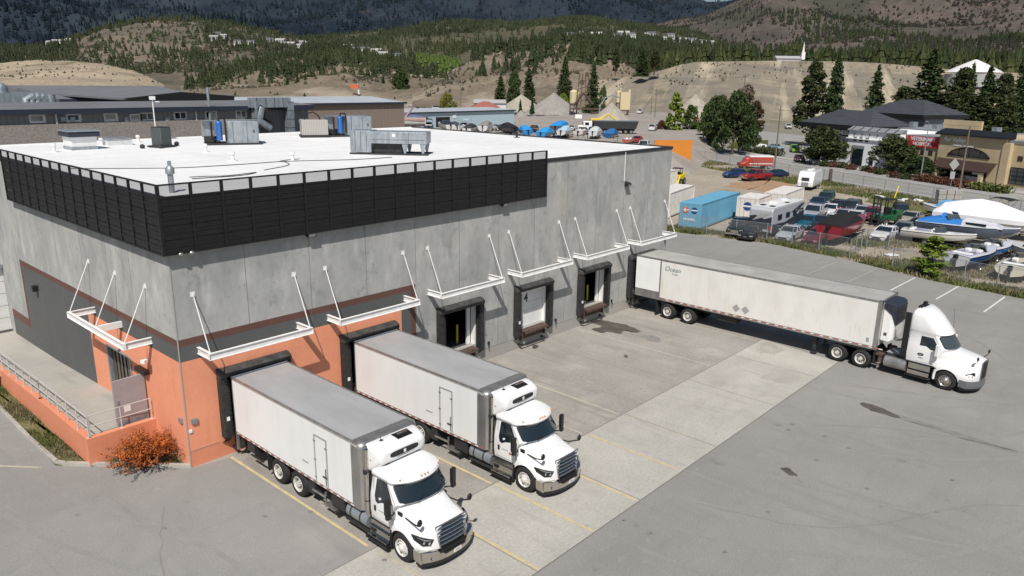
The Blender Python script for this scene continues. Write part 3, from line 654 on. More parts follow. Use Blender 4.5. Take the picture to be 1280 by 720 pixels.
def make_wheel(kind, r=.52, tw=.28, rim='rim_white'):
    """returns tyre and rim builders with outer face towards -X, centre at the outer face plane"""
    t = MB(['rubber', 'tread_dust']); R_ = r; ri = .30
    t.lathe([(.03, ri), (.0, ri+.03), (-.0, ri+.09), (.015, R_-.05), (.05, R_-.01), (.09, R_), (tw-.09, R_), (tw-.03, R_-.02), (tw, R_-.09), (tw-.01, ri), (.03, ri)], (0, 0, 0), n=36)
    t.use('tread_dust')
    for q in (.07, .125, .18): 
        if q < tw-.03: t.lathe([(q, R_+.001), (q+.035, R_+.001)], (0, 0, 0), n=36)
    if kind == 'dual': t.use('rubber'); t.lathe([(tw+.04, ri), (tw+.04, R_-.06), (tw+.08, R_), (tw*2, R_), (tw*2+.03, R_-.08), (tw*2+.03, ri)], (0, 0, 0), n=28)
    m = MB([rim, 'dark_steel'])
    if kind == 'dual': m.lathe([(.02, ri+.015), (-.003, ri-.0), (.02, ri-.03), (.15, ri-.05), (.17, .13), (.07, .125), (.03, .10), (.03, .001)], (0, 0, 0), n=30)
    else: m.lathe([(.02, ri+.015), (-.012, ri), (.01, ri-.035), (.06, ri-.06), (.03, ri-.09), (-.0, .14), (-.01, .12), (-.06, .09), (-.07, .06), (-.07, .001)], (0, 0, 0), n=30)
    m.use('dark_steel')
    for i in range(10):
        a = 2*PI*i/10; rr = .235 if kind != 'dual' else .20; x = .032 if kind != 'dual' else .155
        m.cyl((x-.004, math.cos(a)*rr, math.sin(a)*rr), (x+.02, math.cos(a)*rr, math.sin(a)*rr), .028 if i % 2 == 0 else .012, n=8)
    m.use('chrome')
    for i in range(10): a = 2*PI*(i+.5)/10; rr = .165; m.cyl((.0, math.cos(a)*rr, math.sin(a)*rr), (.06 if kind != 'dual' else .12, math.cos(a)*rr, math.sin(a)*rr), .014, n=6)
    return t, m
_wc = {}
def add_wheel(parent, kind, x, y, z, side, r=.52, rim='rim_white'):
    key = (kind, r, rim)
    if key not in _wc:
        t, m = make_wheel(kind, r, rim=rim); a = obj('wheel', t, parent=parent, smooth=35); b = obj('rim', m, parent=a, smooth=35); _wc[key] = (a.data, b.data); 
    else:
        a = bpy.data.objects.new('wheel', _wc[key][0]); COL.objects.link(a); a.parent = parent
        b = bpy.data.objects.new('rim', _wc[key][1]); COL.objects.link(b); b.parent = a
    a.location = (x, y, z); a.rotation_euler.z = 0 if side < 0 else PI
    return a
def tape(mb, axis_pts, n, hh):
    """red and white conspicuity tape blocks between two points"""
    a, b = map(np.array, axis_pts)
    for i in range(n):
        mb.use('red_tape' if i % 2 else 'white_tape'); p = a+(b-a)*(i+.06)/n; q = a+(b-a)*(i+.94)/n
        mb.quad(tuple(p), tuple(q), tuple(q+[0, 0, hh]), tuple(p+[0, 0, hh]))
def mirror_arm(parent, sd, big=True, P=None): ...

def box_truck():
    T = thing('box_truck', 'x', 'truck')
    zt, zb, yr, yf = 3.62, 1.12, -.5, -9.0; hw = 1.3
    # ---- cargo box
    b = MB(['box_white']); b.box(-hw, hw, yf+.0, yr, zb, zt-.07); body = obj('cargo_box', b, parent=T)
    mk('box_roof', (.42, .425, .43), .5, col2=(.33, .337, .345), scale=.9, metal=.15, stretch=(1, .35, 1), bump=.6, bscale=2.2, mixw=(.35, .7)) if 'box_roof' not in M else 0
    b = MB(['box_roof']); P = []; nx, ny = 8, 30
    for j in range(ny+1):
        for i in range(nx+1):
            x = -hw+.07+(2*hw-.14)*i/nx; y = yf+.1+(yr-yf-.15)*j/ny; P.append((x, y, zt-.035+.018*math.cos(x*1.1)+rng.normal(0, .004)))
    b.add(P, [(j*(nx+1)+i, j*(nx+1)+i+1, (j+1)*(nx+1)+i+1, (j+1)*(nx+1)+i) for j in range(ny) for i in range(nx)]); obj('roof', b, parent=body, smooth=60)
    b = MB(['aluminium'])
    for s in (-1, 1):
        b.box(min(s*hw, s*(hw-.07)), max(s*hw, s*(hw-.07)), yf, yr, zt-.069, zt+.0); b.box(min(s*(hw+.004), s*(hw-.03)), max(s*(hw+.004), s*(hw-.03)), yf, yr, zt-.11, zt-.071)
        b.box(min(s*(hw+.012), s*(hw-.03)), max(s*(hw+.012), s*(hw-.03)), yf, yr, zb-.02, zb+.09)
    obj('trim_rail', b, parent=body, bevel=.01)
    b = MB(['white_paint']); b.box(-hw, hw, yr-.02, yr+.02, zt-.06, zt+.02); obj('rear_header', b, parent=body)
    # rear frame and rounded front corners
    for s in (-1, 1): b = MB(['aluminium']); b.box(min(s*(hw+.006), s*(hw-.12)), max(s*(hw+.006), s*(hw-.12)), yr-.05, yr+.03, .35, zt-.07); obj('rear_post', b, parent=body, bevel=.01)
    b = MB(['aluminium'])
    prof = [(hw+.008, yf+.34)]+[(hw+.006-.22*(1-math.cos(a)), yf+.02-.22*math.sin(a)) for a in np.linspace(0, PI/2, 7)]
    prof = prof+[(-x, y) for x, y in prof[::-1]]
    for z0, z1 in ((zb-.02, zt-.18),): b.prism([(x, y, z0) for x, y in prof], (0, 0, z1-z0))
    secs = []
    for a in np.linspace(0, PI/2, 6):
        sh = .17*(1-math.cos(a)); secs.append([(x*(1-sh/1.3), (y if y > yf+.05 else y+sh), zt-.18+.185*math.sin(a)) for x, y in prof])
    b.loft(secs); obj('front_corner', b, parent=body, smooth=40)
    for s in (-1, 1): b = MB(['white_tape', 'red_tape']); tape(b, ((s*(hw+.014), yr-.1, zb+.005), (s*(hw+.014), yf+.05, zb+.005)), 40, .055); obj('reflective_tape', b, parent=body, fixn=False)
    # side door
    for s in (-1,):
        y0, y1, z0, z1 = -6.42, -7.22, zb+.08, 3.12; x = -hw
        b = MB(['sticker_grey']); 
        for a, c, d, e in ((y0, y0-.06, z0, z1), (y1+.06, y1, z0, z1), (y0-.06, y1+.06, z1-.06, z1)): b.box(x-.03, x-.001, min(a, c), max(a, c), d, e)
        b.use('aluminium')
        for z in (1.4, 2.1, 2.85): b.box(x-.045, x-.03, y0-.1, y0+.02, z, z+.04)
        for z in (2.75,): b.box(x-.045, x-.03, y1-.02, y1+.12, z, z+.04)
        d = obj('side_door', b, parent=body)
        b = MB(['box_white']); b.box(x-.02, x-.001, y1+.065, y0-.065, z0+.02, z1-.065); obj('door_leaf', b, parent=body)
        b = MB(['dark_steel']); b.cyl((x-.05, y1+.1, z0+.1), (x-.05, y1+.1, z0+.75), .015, n=6); b.box(x-.06, x-.03, y1+.05, y1+.3, z0+.38, z0+.42); obj('door_handle', b, parent=body)
        b = MB(['sticker_grey']); b.box(x-.006, x-.001, -5.95, -5.55, 1.72, 1.78); obj('sticker', b, parent=body)
    # reefer unit over the cab
    b = MB(['truck_white']); secs = []
    rw = 1.08
    for y, w_, z0, z1, rr in ((yf-.2, rw, 2.62, 3.60, .10), (yf-.38, rw, 2.6, 3.62, .16), (yf-.6, rw-.01, 2.7, 3.60, .24), (yf-.8, rw-.05, 2.92, 3.52, .22), (yf-.92, rw-.12, 3.02, 3.44, .18), (yf-.95, rw-.25, 3.12, 3.36, .1)):
        q = []
        for cx_, cz_, a0 in ((w_-rr, z1-rr, 0), (-(w_-rr), z1-rr, 90), (-(w_-rr), z0+rr, 180), (w_-rr, z0+rr, 270)):
            for k in range(7): a = R(a0+15*k); q.append((cx_+rr*math.cos(a), y, cz_+rr*math.sin(a)))
        secs.append(q)
    b.loft(secs); ru = obj('refrigeration_unit', b, parent=T, smooth=50)
    b = MB(['black_plastic']); yv = yf-.955
    q = []
    for i in range(40):
        a = 2*PI*i/40; x = .62*math.copysign(abs(math.cos(a))**.45, math.cos(a)); z = 3.08+.10*math.copysign(abs(math.sin(a))**.6, math.sin(a)); q.append((x, yv-.02+(x*x)*.04, z+.17))
    b.prism(q, (0, .1, 0)); obj('grille_slot', b, parent=ru)
    b = MB(['white_tape']); b.box(-.05, .05, yv-.03, yv-.021, 3.19, 3.31); b.use('sticker_grey'); b.box(-.3, .25, yv+.0, yv+.03, 3.09, 3.105); obj('badge', b, parent=ru)
    b = MB(['black_plastic']); b.add([(-.08, yf-.32, 3.632), (.62, yf-.32, 3.632), (.60, yf-.70, 3.59), (-.06, yf-.70, 3.59)], [(0, 1, 2, 3)])
    b.use('aluminium'); b.box(.1, .5, yf-.50, yf-.40, 3.625, 3.64); b.use('rust'); b.box(.3, .55, yf-.46, yf-.36, 3.635, 3.65); obj('fan_opening', b, parent=ru)
    b = MB(['dark_steel']); b.cyl((-.55, yf-.4, 3.58), (-.62, yf-.42, 3.78), .012, n=5); b.box(-.62, -.48, yf-.46, yf-.34, 3.585, 3.62); b.use('sticker_grey'); b.box(-rw-.004, -rw+.01, yf-.48, yf-.42, 3.05, 3.12); obj('bracket', b, parent=ru)
    # ---- cab
    cab = Cab([(.98, 1.14, -10.62, -10.6, -9.45), (1.3, 1.17, -10.66, -10.62, -9.44), (1.7, 1.165, -10.72, -10.68, -9.44), (1.88, 1.15, -11.02, -10.80, -9.44), (1.96, 1.135, -11.20, -10.86, -9.44), (2.52, 1.035, -10.86, -10.42, -9.46),
               (2.56, 1.07, -10.99, -10.52, -9.46), (2.62, 1.09, -11.02, -10.56, -9.46), (2.70, 1.085, -10.98, -10.52, -9.46), (2.78, 1.04, -10.80, -10.36, -9.47), (2.84, .96, -10.5, -10.15, -9.5), (2.88, .84, -10.15, -9.95, -9.53), (2.9, .6, -9.95, -9.85, -9.6)])
    cb = obj('cab', cab.body(), parent=T, smooth=38)
    obj('windscreen', cab.shield(1.975, 2.535, .90, .945, .016, 'glass', rad=.12), parent=cb, smooth=60)
    obj('screen_seal', cab.shield(1.95, 2.55, .925, .97, .008, 'black_plastic', rad=.12), parent=cb, smooth=60)
    for s in (-1, 1):
        win = [(-9.74, 2.50), (-10.05, 2.56), (-10.28, 2.54), (-10.5, 2.18), (-10.66, 1.90), (-10.35, 1.83), (-10.08, 1.76), (-9.9, 1.66), (-9.78, 1.70), (-9.72, 1.9)]
        obj('side_window', cab.side(win, s, .008, 'glass'), parent=cb, fixn=True)
        b = MB(['joint']); sm = [(-9.62, 2.62), (-10.32, 2.62), (-10.80, 1.92), (-10.64, 1.5), (-10.6, 1.05), (-9.62, 1.05), (-9.62, 2.62)]
        for p, q in zip(sm[:-1], sm[1:]): b.cyl((s*(cab.at(p[1])[0]+.0), p[0], p[1]), (s*(cab.at(q[1])[0]+.0), q[0], q[1]), .007, n=5)
        obj('door_seam', b, parent=cb)
        b = MB(['black_plastic']); x = s*1.175; b.box(min(x, x+s*.02), max(x, x+s*.02), -9.80, -9.70, 1.34, 1.55); obj('door_handle', b, parent=cb, bevel=.01)
    b = MB(['red']); b.box(-1.19, -1.172, -10.42, -10.30, 1.33, 1.36); b.box(-1.19, -1.172, -10.38, -10.34, 1.36, 1.43); b.use('sticker_grey'); b.box(-1.19, -1.172, -10.25, -9.95, 1.44, 1.455); obj('logo', b, parent=cb)
    for x in (-.85, -.14, 0, .14, .85): b = MB(['amber']); b.cbox((x, cab.front(x, 2.70)-.0, 2.73), (.035, .10, .05), rx=R(-35)); obj('marker_light', b, parent=cb, bevel=.01)
    b = MB(['black_plastic']); b.tube([(-.62, -9.75, 2.94), (-.62, -9.85, 3.08)], .02, 6); b.box(-.7, -.54, -9.85, -9.72, 2.93, 3.0)
    for x in (-.55, .35): b.tube([(x, -11.24, 1.95), (x+.25, -11.17, 2.05), (x+.55, -11.1, 2.1)], .012, 5)
    obj('wiper', b, parent=cb)
    # ---- hood
    st = [(-12.30, [(.56, .74), (.60, .95), (.64, 1.2), (.67, 1.45), (.50, 1.58), (0, 1.61)]),
          (-12.16, [(.82, .70), (.86, .95), (.80, 1.14), (.70, 1.43), (.54, 1.60), (0, 1.65)]),
          (-11.92, [(1.03, .66), (1.06, .95), (.97, 1.16), (.75, 1.42), (.58, 1.64), (0, 1.70)]),
          (-11.55, [(1.16, .62), (1.19, 1.0), (1.09, 1.24), (.82, 1.44), (.64, 1.70), (0, 1.76)]),
          (-11.10, [(1.18, .62), (1.21, 1.05), (1.13, 1.29), (.92, 1.50), (.75, 1.79), (0, 1.86)]),
          (-10.78, [(1.18, .62), (1.20, 1.05), (1.15, 1.31), (1.02, 1.54), (.90, 1.82), (0, 1.93)]),
          (-10.50, [(1.15, .62), (1.165, 1.05), (1.14, 1.31), (1.10, 1.54), (1.04, 1.80), (0, 1.93)])]
    hd = obj('hood', hood_mb(st, 44), parent=T)
    ct = MB(['rubber']); ct.cyl((-2, -11.12, .53), (2, -11.12, .53), .60, n=40); c2 = MB(['rubber']); c2.box(-.98, .98, -11.9, -10.0, .2, .98); c3 = MB(['rubber']); c3.box(-2, 2, -10.62, -10.2, .2, .97)
    hd.parent = None; boolean_cut(hd, [ct, c2, c3]); hd.parent = T; hd.data.shade_smooth(); hd.data.set_sharp_from_angle(angle=R(32))
    # arch lips, grille, lights
    for s in (-1, 1): b = MB(['black_plastic']); b.tube([(s*1.13, -11.12+.60*math.cos(a), .53+.60*math.sin(a)) for a in np.linspace(R(-12), R(165), 22)][::1], .035, 6); obj('arch_lip', b, parent=hd)
    gz0, gz1 = .80, 1.53
    def gx(z): return .52+.13*(z-gz0)/(gz1-gz0)
    def gy(z, x): return -12.375+.03*(z-gz0)/(.7)+.075*(x/.6)**2
    b = MB(['black_plastic']); g = []
    for j in range(9):
        z = gz0-.03+(gz1-gz0+.06)*j/8; g.append([(gx(z)*1.04*(-1+2*i/12), gy(z, gx(z)*(-1+2*i/12))+.005, z) for i in range(13)])
    for j in range(8):
        for i in range(12): b.quad(g[j][i], g[j][i+1], g[j+1][i+1], g[j+1][i])
    gr = obj('grille', b, parent=T)
    mk('grille_blue', (.30, .36, .45), .18, metal=1) if 'grille_blue' not in M else 0
    for j in range(5):
        b = MB(['grille_blue']); z = gz0+.075+j*.145; pts = [(gx(z)*(-1+2*i/12), gy(z, gx(z)*(-1+2*i/12))-.02, z+.03*(1-((i-6)/6)**2)) for i in range(13)]
        secs = [[(p[0], p[1]-.02, p[2]-.02), (p[0], p[1]-.025, p[2]+.025), (p[0], p[1]+.03, p[2]+.05), (p[0], p[1]+.03, p[2]-.03)] for p in pts]; b.loft(secs); obj('grille_bar', b, parent=gr, smooth=30)
    b = MB(['chrome']); 
    for s in (-1, 1): b.tube([(s*gx(z)*1.05, gy(z, gx(z))-.01, z) for z in np.linspace(gz0-.05, gz1+.02, 8)], .022, 6)
    b.tube([(gx(gz1)*1.05*(-1+2*i/12), gy(gz1, gx(gz1)*(-1+2*i/12))-.005, gz1+.03+.05*(1-((i-6)/6)**2)) for i in range(13)], .022, 6)
    obj('grille_frame', b, parent=gr, smooth=50)
    for s in (-1, 1):
        pts = [(s*.74, -12.255, 1.14), (s*.98, -12.03, 1.18), (s*1.13, -11.72, 1.24), (s*1.14, -11.78, 1.06), (s*1.04, -12.02, .92), (s*.84, -12.20, .92)]
        b = MB(['black_plastic']); b.prism(pts, (0, .16, 0)); hl = obj('headlight', b, parent=T)
        b = MB(['headlight']); 
        for (x, y, z, r_) in ((.88, -12.19, 1.02, .06), (1.0, -12.06, 1.03, .055)): b.sphere((s*x, y, z), r_, sz=(1, .5, 1))
        b.prism([(s*.78, -12.262, 1.12), (s*.99, -12.05, 1.155), (s*1.1, -11.82, 1.2), (s*1.09, -11.84, 1.17), (s*.98, -12.065, 1.11)], (0, -.01, 0)); obj('lens', b, parent=hl, smooth=50)
        # hood vent and mirror
        b = MB(['black_plastic']); b.cbox((s*1.0, -10.86, 1.60), (.05, .22, .14), rx=R(0)); obj('vent', b, parent=hd, bevel=.015)
        b = MB(['black_plastic']); b.tube([(s*.93, -11.05, 1.50), (s*1.0, -11.55, 1.52), (s*1.12, -11.92, 1.66), (s*1.12, -11.98, 1.72)], .026, 8)
        b.sphere((s*1.12, -12.0, 1.80), .115, sz=(.9, .55, 1.15)); obj('hood_mirror', b, parent=hd, smooth=60)
        b = MB(['black_plastic']); b.tube([(s*1.12, -10.72, 1.66), (s*1.3, -10.86, 1.68), (s*1.45, -10.83, 1.75)], .03, 8)
        b.cbox((s*1.47, -10.80, 2.02), (.20, .13, .56), rz=s*.2); b.cbox((s*1.46, -10.82, 1.66), (.18, .13, .16), rz=s*.2); mir = obj('side_mirror', b, parent=T, bevel=.05)
        b = MB(['glass_pale']); b.cbox((s*1.455, -10.728, 2.05), (.15, .01, .44), rz=s*.2); obj('mirror_glass', b, parent=mir)
    # bumper
    xs = np.linspace(-1.14, 1.14, 25); b = MB(['chrome']); secs = []
    def by(x): return -12.44+.34*abs(x/1.14)**2.6
    for x in xs:
        y = by(x); h0 = .34; h1 = .70+.0*abs(x); e = .62 if abs(x) < .62 else .76
        secs.append([(x, y+.02, h0), (x, y-.015, h0+.05), (x, y-.02, (h0+e)/2), (x, y+.0, e-.03), (x, y+.05, e), (x, y+.22, e), (x, y+.22, h0)])
    b.loft(secs)
    for s in (-1, 1): b.prism([(s*1.14, by(1.14), .34), (s*1.14, -11.74, .38), (s*1.14, -11.72, .74), (s*1.14, by(1.14)+.05, .76)], (s*.05, 0, 0))
    bp = obj('bumper', b, parent=T, smooth=35)
    b = MB(['black_plastic']); secs = [[(x, by(x)+.0, .345), (x, by(x)+.03, .22), (x, by(x)+.3, .22), (x, by(x)+.3, .345)] for x in xs]; b.loft(secs)
    b.box(-.5, .5, -12.44, -12.2, .60, .72); obj('air_dam', b, parent=bp)
    for s in (-1, 1):
        b = MB(['black_plastic', 'headlight']); b.cyl((s*.86, by(.86)-.02, .50), (s*.86, by(.86)+.1, .50), .06, n=14); b.use('headlight'); b.cyl((s*.86, by(.86)-.03, .50), (s*.86, by(.86)-.02, .50), .04, n=12); obj('fog_light', b, parent=bp)
    b = MB(['black_plastic', 'white_tape', 'sticker_grey']); b.box(-.45, .45, -12.475, -12.45, .56, .63); b.use('white_tape'); b.box(-.06, .26, -12.485, -12.465, .44, .57); b.use('sticker_grey'); b.box(.0, .2, -12.487, -12.485, .48, .53); obj('licence_plate', b, parent=bp)
    # ---- chassis
    b = MB(['dark_steel'])
    for s in (-1, 1): b.box(min(s*.42, s*.34), max(s*.42, s*.34), -12.0, -.9, .78, 1.02)
    for y in (-1.2, -2.6, -6, -7.5, -8.6): b.box(-.34, .34, y-.05, y+.05, .8, 1.0)
    for i in range(16): y = -.9-i*.52; b.box(-1.2, 1.2, y-.04, y+.04, 1.02, 1.10)
    b.box(-.45, .45, -12.1, -10.2, .45, .95)
    for y in (-3.68, -5.08): b.cyl((-1.1, y, .52), (1.1, y, .52), .07, n=8); b.sphere((0, y, .52), .2)
    b.cyl((-1.0, -11.12, .5), (1.0, -11.12, .5), .06, n=8)
    b.box(-1.0, 1.0, -9.42, -9.2, .98, 1.3)
    ch = obj('chassis', b, parent=T)
    for s in (-1, 1):
        add_wheel(T, 'single', s*1.19, -11.12, .52, s)
        for y in (-3.68, -5.08): add_wheel(T, 'dual', s*1.29, y, .52, s)
        b = MB(['gal' if s < 0 else 'chrome']); b.cyl((s*.98, -8.15, .70), (s*.98, -9.35, .70), .29, n=24); b.sphere((s*.98, -8.15, .70), .285, n=24, k=8, sz=(1, .12, 1)); tk = obj('fuel_tank', b, parent=T, smooth=40)
        b = MB(['dark_steel'])
        for y in (-8.4, -8.95): b.lathe([(y-.03, .30), (y+.03, .30)], (s*.98, 0, .70), 'Y', 24)
        b.box(min(s*.6, s*1.25), max(s*.6, s*1.25), -9.4, -8.1, .34, .40); obj('tank_strap', b, parent=tk)
        b = MB(['chrome', 'black_plastic', 'dark_steel']); 
        b.add([(s*1.13, -9.48, .98), (s*1.13, -10.5, .98), (s*1.22, -10.5, .34), (s*1.22, -9.48, .34)], [(0, 1, 2, 3)]); b.box(min(s*1.2, s*1.33), max(s*1.2, s*1.33), -10.5, -9.48, .38, .42); b.box(min(s*1.14, s*1.24), max(s*1.14, s*1.24), -10.5, -9.48, .70, .73)
        b.use('black_plastic'); b.box(min(s*1.24, s*1.38), max(s*1.24, s*1.38), -10.55, -9.42, .27, .345); b.box(min(s*1.15, s*1.19), max(s*1.15, s*1.19), -10.5, -9.48, .95, .99); b.box(min(s*1.17, s*1.24), max(s*1.17, s*1.24), -9.75, -9.55, .52, .68)
        obj('cab_step', b, parent=T)
        b = MB(['rubber']); b.box(min(s*.72, s*1.28), max(s*.72, s*1.28), -2.95, -2.90, .28, 1.0); obj('mudflap', b, parent=T)
        b = MB(['rubber']); b.tube([(s*1.0, -10.52, .95), (s*1.1, -10.46, .6), (s*1.1, -10.44, .24)], .06, 6); obj('mudflap', b, parent=T)
    # exhaust stack behind the cab, rear details under the box
    b = MB(['chrome']); b.cyl((-1.12, -9.27, 1.05), (-1.12, -9.27, 3.45), .095, n=18); b.cyl((-1.12, -9.27, 3.45), (-1.12, -9.22, 3.55), .095, .08, n=18); b.tube([(-1.12, -9.27, 1.05), (-1.12, -9.32, .93), (-.9, -9.35, .9)], .085, 12); ex = obj('exhaust_stack', b, parent=T, smooth=40)
    b = MB(['dark_steel']); b.lathe([(1.5, .1), (1.54, .1)], (-1.12, -9.27, 0), 'Z', 14); b.lathe([(2.6, .1), (2.64, .1)], (-1.12, -9.27, 0), 'Z', 14); b.box(-1.25, -1.15, -9.36, -9.24, 2.55, 2.7); obj('clamp', b, parent=ex)
    b = MB(['dark_steel', 'aluminium']); b.box(-1.22, -.7, -6.15, -5.75, .45, .98); b.use('aluminium'); b.box(-1.24, -1.2, -6.9, -6.0, .62, .70); b.box(-1.26, -1.2, -6.9, -6.85, .3, .9); b.box(-1.3, -1.0, -7.5, -6.8, .38, .42); b.use('dark_steel'); b.box(-1.3, -.95, -7.6, -7.5, .3, .4); b.box(-1.2, -.6, -8.0, -7.2, .5, .98)
    obj('equipment_box', b, parent=T)
    b = MB(['dark_steel', 'red']); b.box(-1.2, 1.2, -.62, -.5, .42, .56); b.box(-1.15, -1.05, -.75, -.62, .45, 1.0); b.box(1.05, 1.15, -.75, -.62, .45, 1.0); b.box(-1.2, -.8, -1.9, -1.2, .55, .95); b.use('red'); b.box(-1.0, -.8, -.499, -.49, .8, .9); obj('rear_bumper', b, parent=T)
    b = MB(['dark_steel']); b.box(-1.27, -1.2, -2.5, -1.55, .45, .50); b.box(-1.27, -1.2, -1.9, -1.85, .45, 1.0); obj('side_step', b, parent=T)
    return T
t1 = box_truck(); t1.location = (3.10, 0, 0); t1['label'] = 'nearest white refrigerated box truck parked at the left orange dock'; t1['group'] = 'white box trucks at the loading docks'
t2 = dup(t1, (9.24, .0, 0), 0, 'second white refrigerated box truck, parked between the nearest truck and the open grey docks')

# ------------------------------------------------------------------ semi trailer
tr = thing('semi_trailer', 'long white refrigerated semi trailer with ribbed side backed up to the last dock', 'trailer', (32.9, 0, 0), R(-.5))
yr, yf, zb, zt, hw = -.66, -16.75, 1.42, 4.08, 1.3
stripes(M['trailer_white'], 'Z', 9., .93, .12)
stripes(M['trailer_white'], 'Y', .8, .95, .02)
b = MB(['trailer_white']); b.box(-hw, hw, yf, yr-2.0, zb, zt-.06); body = obj('trailer_body', b, parent=tr)
b = MB(['white_paint']); b.box(-hw-.004, hw+.004, yr-1.9, yr, zb+.35, zt-.06); obj('rear_panel', b, parent=tr)
b = MB(['aluminium']); b.box(-hw-.004, hw+.004, yr-1.9, yr, zb-.2, zb+.348); b.box(-hw-.01, hw+.01, yr-1.998, yr-1.902, zb-.2, zt-.05); obj('rear_frame', b, parent=tr)
mk('trailer_roof', (.42, .41, .385), .6, col2=(.33, .32, .30), scale=.8); b = MB(['trailer_roof']); b.box(-hw+.06, hw-.06, yf+.05, yr-.02, zt-.059, zt-.02); obj('roof', b, parent=tr)
b = MB(['aluminium'])
for s in (-1, 1): b.box(min(s*(hw+.01), s*(hw-.06)), max(s*(hw+.01), s*(hw-.06)), yf, yr, zt-.12, zt); b.box(min(s*(hw+.012), s*(hw-.05)), max(s*(hw+.012), s*(hw-.05)), yf, yr-2, zb-.2, zb)
for s in (-1, 1): b.box(min(s*(hw+.012), s*(hw-.2)), max(s*(hw+.012), s*(hw-.2)), yf-.03, yf+.2, zb-.2, zt)
b.box(-hw, hw, yf-.03, yf+.05, zt-.12, zt); obj('trim_rail', b, parent=body, bevel=.01)
b = MB(['white_tape', 'red_tape'])
for s in (-1, 1): 
    for i in range(26):
        y0 = yr-2.2-i*.55; b.use('red_tape'); x = s*(hw+.015); b.quad((x, y0, zb-.10), (x, y0-.3, zb-.10), (x, y0-.3, zb-.04), (x, y0, zb-.04)); b.use('white_tape'); b.quad((x, y0-.3, zb-.10), (x, y0-.5, zb-.10), (x, y0-.5, zb-.04), (x, y0-.3, zb-.04))
obj('reflective_tape', b, parent=body, fixn=False)
for dy in (0, -.62):
    b = MB(['sticker_grey']); x = -hw-.006; y, z = -8.25+dy, 1.85; b.poly([(x, y, z-.27), (x, y-.27, z), (x, y, z+.27), (x, y+.27, z)]); obj('placard', b, parent=body)
mk('script_ink', (.06, .12, .14), .5)
t_ = text_mb('Ocean', .46, 'script_ink', .002, shear=.35); obj('lettering', t_, parent=body, loc=(-hw-.005, -3.5, 3.5), rz=-PI/2)
t_ = text_mb('Trailer', .18, 'script_ink', .002, shear=.35); obj('lettering', t_, parent=body, loc=(-hw-.005, -3.7, 3.2), rz=-PI/2)
b = MB(['sticker_grey']); b.box(-hw-.006, -hw-.001, yf+.42, yf+.58, 1.6, 1.85); obj('sticker', b, parent=body)
b = MB(['dark_steel'])
for s in (-1, 1): b.box(min(s*.5, s*.4), max(s*.5, s*.4), -7, -1, .85, 1.2); b.box(min(s*.95, s*.8), max(s*.95, s*.8), -13.35, -13.15, .3, 1.25); b.box(min(s*1.1, s*.7), max(s*1.1, s*.7), -13.4, -13.1, .1, .16)
for i in range(30): b.box(-1.25, 1.25, -1.2-i*.5, -1.14-i*.5, 1.13, 1.22)
for y in (-3.3, -4.85): b.cyl((-1.1, y, .54), (1.1, y, .54), .07, n=8)
b.box(-1.25, 1.25, -16.5, -14, 1.1, 1.21); b.box(-1.2, 1.2, -.75, -.62, .5, .62); b.box(-1.0, -.9, -.8, -.7, .5, 1.2); b.box(.9, 1.0, -.8, -.7, .5, 1.2); b.box(-1.05, -.3, -8.2, -6.9, .75, 1.1)
b.cyl((-.95, -13.25, .8), (.95, -13.25, .8), .04, n=6)
obj('undercarriage', b, parent=tr)
for s in (-1, 1):
    for y in (-3.3, -4.85): add_wheel(tr, 'dual', s*1.29, y, .53, s)
    b = MB(['rubber']); b.box(min(s*.7, s*1.28), max(s*.7, s*1.28), -2.45, -2.41, .3, 1.15); obj('mudflap', b, parent=tr)
# nose refrigeration unit
b = MB(['truck_white']); b.loft([[(-.95, yf-.03, 1.75), (.95, yf-.03, 1.75), (.95, yf-.03, 3.7), (-.95, yf-.03, 3.7)], [(-.95, yf-.45, 1.7), (.95, yf-.45, 1.7), (.95, yf-.45, 3.72), (-.95, yf-.45, 3.72)], [(-.8, yf-.66, 1.85), (.8, yf-.66, 1.85), (.8, yf-.66, 3.6), (-.8, yf-.66, 3.6)]])
ru = obj('refrigeration_unit', b, parent=tr, bevel=.06)
mk('reefer_blue', (.025, .03, .045), .45)
b = MB(['reefer_blue']); b.loft([[(-1.0, yf-.05, 3.62), (1.0, yf-.05, 3.62), (1.0, yf-.05, 3.98), (-1.0, yf-.05, 3.98)], [(-1.0, yf-.5, 3.3), (1.0, yf-.5, 3.3), (1.0, yf-.5, 3.95), (-1.0, yf-.5, 3.95)], [(-.85, yf-.72, 2.7), (.85, yf-.72, 2.7), (.85, yf-.72, 3.85), (-.85, yf-.72, 3.85)]]); 
cv = obj('cowl', b, parent=tr, bevel=.04)
b = MB(['dark_steel'])
for i in range(7): b.box(-.85, .85, yf-.745, yf-.722, 2.8+i*.14, 2.87+i*.14)
obj('louvre', b, parent=cv)
b = MB(['rust']); b.box(-.98, -.948, yf-.35, yf-.2, 2.1, 2.25); obj('latch', b, parent=ru)

